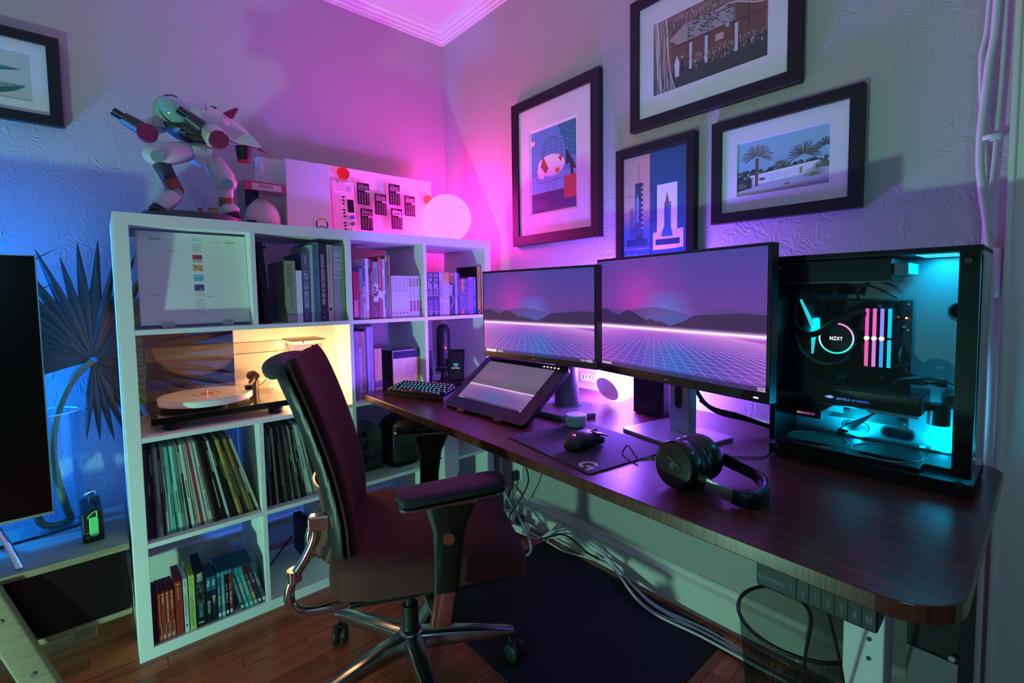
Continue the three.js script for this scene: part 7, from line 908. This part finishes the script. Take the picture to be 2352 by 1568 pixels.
// ================================================================ RIGHT EDGE AND UNDER THE DESK
{
  const cm = whiteCord;
  tag(M('wall_cable', tube([[1.515, 2.5, 1.862], [1.515, 1.86, 1.857], [1.515, 1.7, 1.846], [1.515, 1.5, 1.838], [1.515, 1.3, 1.86], [1.512, 1.1, 1.868], [1.515, 0.95, 1.875], [1.515, 0.6, 1.872], [1.517, 0.2, 1.872], [1.52, 0.01, 1.87]], 0.0075, 120, 12), cm), 'thickest pale cord hanging down beside the door casing at the right', 'cord');
  tag(M('wall_cable', tube([[1.525, 2.5, 1.85], [1.525, 1.86, 1.842], [1.525, 1.74, 1.832], [1.525, 1.6, 1.838], [1.52, 1.5, 1.848], [1.525, 1.3, 1.852], [1.52, 1.1, 1.862], [1.525, 0.9, 1.866], [1.525, 0.4, 1.863], [1.53, 0.01, 1.86]], 0.004, 120, 10), cm), 'thin pale cord looping left of the thick one beside the casing', 'cord');
  tag(M('wall_cable', tube([[1.53, 2.5, 1.875], [1.53, 1.86, 1.872], [1.53, 1.5, 1.862], [1.528, 1.3, 1.85], [1.53, 1.1, 1.845], [1.53, 0.95, 1.855], [1.53, 0.6, 1.868], [1.533, 0.01, 1.868]], 0.004, 120, 10), cm), 'second thin pale cord running close to the wall behind the thick one', 'cord');
  for (const y of [1.19, 1.545]) tag(M('cable_tie', new THREE.TorusGeometry(0.016, 0.0028, 8, 28).rotateX(PI / 2).scale(0.8, 2.2, 1).translate(1.517, y, 1.857), whitePlastic), y > 1.4 ? 'upper plastic tie holding the pale cords together' : 'lower plastic tie holding the pale cords beside the tower', 'cable tie');
  const sw = T('wall_plate', 'white wall plate half hidden behind the computer tower', 'wall plate', [XW - 0.001, 1.23, 1.845], faceRight); M('plate', bx(-0.036, 0.036, -0.06, 0.06, 0, 0.006, 0.003), whitePlastic, sw); M('rocker', bx(-0.016, 0.016, -0.032, 0.032, 0.004, 0.008, 0.002), whitePlastic, sw);
  const ou = T('wall_outlet', 'white wall outlet with a black plug under the left half of the desk', 'outlet', [XW - 0.001, 0.275, 0.1], faceRight); M('plate', bx(-0.035, 0.035, -0.058, 0.058, 0, 0.005, 0.003), whitePlastic, ou); for (const y of [-0.022, 0.022]) M('socket', cyl(0.017, 0.017, 0.003, 0, y, 0.005, 'z', 20), whitePlastic, ou);
  tag(M('black_plug', [bx(-0.016, 0.016, -0.03, 0.016, 0.006, 0.04, 0.006).rotateY(faceRight).translate(XW - 0.001, 0.25, 0.1), tube([[1.51, 0.225, 0.1], [1.49, 0.17, 0.1], [1.47, 0.1, 0.08], [1.46, 0.06, 0.05], [1.44, 0.04, 0.04]], 0.005, 40)], blackCord), 'black plug with its cord hanging from the wall outlet', 'plug');
  // power strip and cords
  const ps = T('power_strip', 'grey-white power strip crowded with plugs lying below the wall outlet', 'power strip', [1.44, 0.02, 0.1], 0.1); M('body', bx(-0.03, 0.03, 0, 0.035, -0.16, 0.16, 0.004), whitePlastic, ps); for (let i = 0; i < 5; i++) M('plug', bx(-0.018, 0.018, 0.035, 0.07 + (i % 2) * 0.012, -0.14 + i * 0.06, -0.105 + i * 0.06, 0.004), i % 3 === 1 ? black : whitePlastic, ps);
  tag(M('power_cable', tube([[1.34, 0.757, 0.3], [1.35, 0.6, 0.26], [1.42, 0.42, 0.27], [1.44, 0.3, 0.3], [1.42, 0.17, 0.24], [1.4, 0.1, 0.2], [1.43, 0.04, 0.2]], 0.0035, 80), blackCord), 'black cord dropping in an S curve from the desk to the power strip', 'cord');
  tag(M('thick_cable', tube([[1.46, 0.5, -0.02], [1.48, 0.36, 0.02], [1.47, 0.2, 0.06], [1.44, 0.14, 0.16], [1.42, 0.08, 0.28], [1.36, 0.02, 0.4], [1.27, 0.009, 0.37], [1.2, 0.009, 0.28]], 0.0065, 90, 10), std(0xa8a8a4, 0.5)), 'thick grey cord making a wide loop on the floor beside the power strip', 'cord');
  tag(M('thick_cable', tube([[1.5, 0.72, 0.02], [1.5, 0.5, 0.05], [1.48, 0.3, 0.04], [1.47, 0.14, 0.08], [1.45, 0.08, 0.1]], 0.0065, 60, 10), std(0xa8a8a4, 0.5)), 'thick grey cord hanging straight down left of the wall outlet', 'cord');
  seed = 31;
  for (let i = 0; i < 6; i++) { const dz = i * 0.006; tag(M('floor_cable', tube([[1.42 + dz, 0.03, 0.2], [1.47 + rr(-0.01, 0.01), 0.02, 0.34], [1.5 - i * 0.006, 0.16 - i * 0.028 * (i % 2 ? 1 : 0.6), 0.5], [1.515 - i * 0.003, 0.13 - i * 0.021, 0.62], [1.505 - i * 0.007, 0.045 + (i % 3) * 0.008, 0.78], [1.47 - i * 0.012, 0.006 + (i % 3) * 0.007, 0.98], [1.485 - i * 0.011, 0.006 + (i % 2) * 0.007, 1.2], [1.47 - i * 0.008, 0.006 + (i % 3) * 0.007, 1.45], [1.48, 0.008, 1.8]], 0.0032 + 0.0006 * (i % 3), 110, 8), i === 4 ? blackCord : whiteCord), i === 4 ? 'black cable among the pale ones along the right baseboard' : ['highest', 'second highest', 'third', 'fourth', 'black', 'lowest'][i] + ' pale cable of the bundle sagging along the right baseboard', 'cable', 'cables along the baseboard'); }
  tag(M('thin_wire', tube([[1.5, 0.75, 0.62], [1.52, 0.62, 0.63], [1.49, 0.5, 0.6], [1.52, 0.38, 0.6], [1.51, 0.26, 0.56], [1.52, 0.14, 0.52]], 0.0016, 80), whiteCord), 'thin pale wire dangling from the desk to the baseboard', 'wire');
  tag(M('twist_tie', tube([[1.5, 0.13, 0.52], [1.47, 0.1, 0.56], [1.48, 0.02, 0.5], [1.5, 0.06, 0.46], [1.5, 0.13, 0.5], [1.48, 0.07, 0.42], [1.46, 0.02, 0.4]], 0.0012, 80), whiteCord), 'loose twist tie around the cable bundle above the floor mat', 'wire');
  tag(M('monitor_cable', tube([[1.21, 0.93, 1.275], [1.26, 0.86, 1.3], [1.33, 0.83, 1.36], [1.37, 0.8, 1.44], [1.36, 0.79, 1.5]], 0.006, 50), blackCord), 'upper thick black cable from the monitor stand to the tower', 'cable');
  tag(M('monitor_cable', tube([[1.23, 0.88, 1.29], [1.28, 0.84, 1.32], [1.35, 0.815, 1.38], [1.4, 0.79, 1.48]], 0.005, 50), blackCord), 'lower black cable from the monitor stand to the tower', 'cable');
  tag(M('coiled_cable', tube(Array.from({ length: 60 }, (_, i) => { const a = i * 0.62; return [1.49 + 0.014 * Math.cos(a), DY + 0.05 + 0.014 * Math.sin(a), 0.6 + i * 0.0019]; }), 0.003, 260, 6), whiteCord), 'coiled pale cable against the wall behind the left monitor stand', 'cable');
  // waste basket of wire mesh
  const b = T('waste_basket', 'black wire mesh waste basket under the right part of the desk', 'waste basket', [1.27, 0, 1.55]); b.rotation.y = 0.3;
  const mesh = canvasTex(64, 64, (c) => { c.fillStyle = '#000'; c.fillRect(0, 0, 64, 64); c.strokeStyle = '#fff'; c.lineWidth = 13; for (const o of [-64, 0, 64]) { c.beginPath(); c.moveTo(o - 10, -10); c.lineTo(o + 74, 74); c.stroke(); c.beginPath(); c.moveTo(o + 74, -10); c.lineTo(o - 10, 74); c.stroke(); } }, false); mesh.wrapS = mesh.wrapT = THREE.RepeatWrapping; mesh.repeat.set(150, 58);
  const wall = new THREE.CylinderGeometry(0.145, 0.115, 0.33, 56, 1, true).translate(0, 0.17, 0); M('mesh_wall', wall, new THREE.MeshStandardMaterial({ color: 0x0e0e10, roughness: 0.5, metalness: 0.4, alphaMap: mesh, alphaTest: 0.5, side: THREE.DoubleSide }), b);
  M('rim', new THREE.TorusGeometry(0.146, 0.005, 10, 64).rotateX(PI / 2).translate(0, 0.335, 0), black, b); M('bottom', cyl(0.115, 0.115, 0.006, 0, 0.004, 0, 'y', 40), black, b);
  tag(M('hanging_cable', tube([[0.8, 0.757, 1.69], [0.83, 0.67, 1.685], [0.86, 0.62, 1.7], [0.9, 0.5, 1.68], [0.95, 0.36, 1.67], [1.0, 0.25, 1.65]], 0.003, 60), blackCord), 'thin black cord hanging down from the height control panel', 'cord');
  tag(M('hanging_cable', tube([[0.82, 0.757, 1.71], [0.87, 0.65, 1.72], [0.92, 0.5, 1.735], [0.96, 0.38, 1.73], [0.95, 0.3, 1.7]], 0.003, 60), blackCord), 'second black cord hanging right of the first under the control panel', 'cord');
  const d = T('under_desk_drawer', 'dark cabinet with a plain grey front panel under the desk right end', 'cabinet', [1.1, 0, 1.835]); M('carcass', bx(0.004, 0.3, 0.02, 0.6, -0.038, 0.04, 0.002), blackMatte, d); M('front_panel', bx(-0.002, 0.0035, 0.03, 0.5, -0.037, 0.039, 0.001), std(0x5c575c, 0.6), d); M('catch', cyl(0.005, 0.005, 0.008, -0.004, 0.51, 0.03, 'x', 12), silver, d);
}
{ // low lamp on the floor to the left of the photograph that lights the room green
  const x = -1.3, y = 0.02, z = 0.8, t = T('floor_lamp', 'low round floor lamp glowing teal green, outside the left edge of the photograph', 'lamp', [x, 0, z]);
  M('globe', sph(0.04, 0, 0.055, 0, 28), glow([0.35, 1, 0.7], 3, 0xffffff), t); M('base', lathe([[0, 0], [0.035, 0], [0.03, 0.016], [0, 0.018]], 24), whitePlastic, t);
  pointLight('floor_lamp_light', LIGHT.green, x, 0.055, z, 0.04);
}
{ // unseen lamp behind the camera, placed to light the door casing and desk legs
  const x = -1.1, z = 3.25, t = T('unseen_standing_lamp', 'unseen tall globe lamp behind the camera, placed to light the door casing pale blue', 'lamp', [x, 0, z]);
  M('globe', sph(0.12, 0, 1.5, 0, 32), glow([0.25, 0.66, 1], 1, 0x606870), t); M('pole', cyl(0.012, 0.012, 1.38, 0, 0.7, 0), whitePlastic, t); M('base', lathe([[0, 0], [0.14, 0], [0.14, 0.015], [0.02, 0.03], [0, 0.03]], 32), whitePlastic, t);
  pointLight('unseen_lamp_light', LIGHT.fill, x, 1.5, z, 0.11);
}
renderer.render(scene, camera);
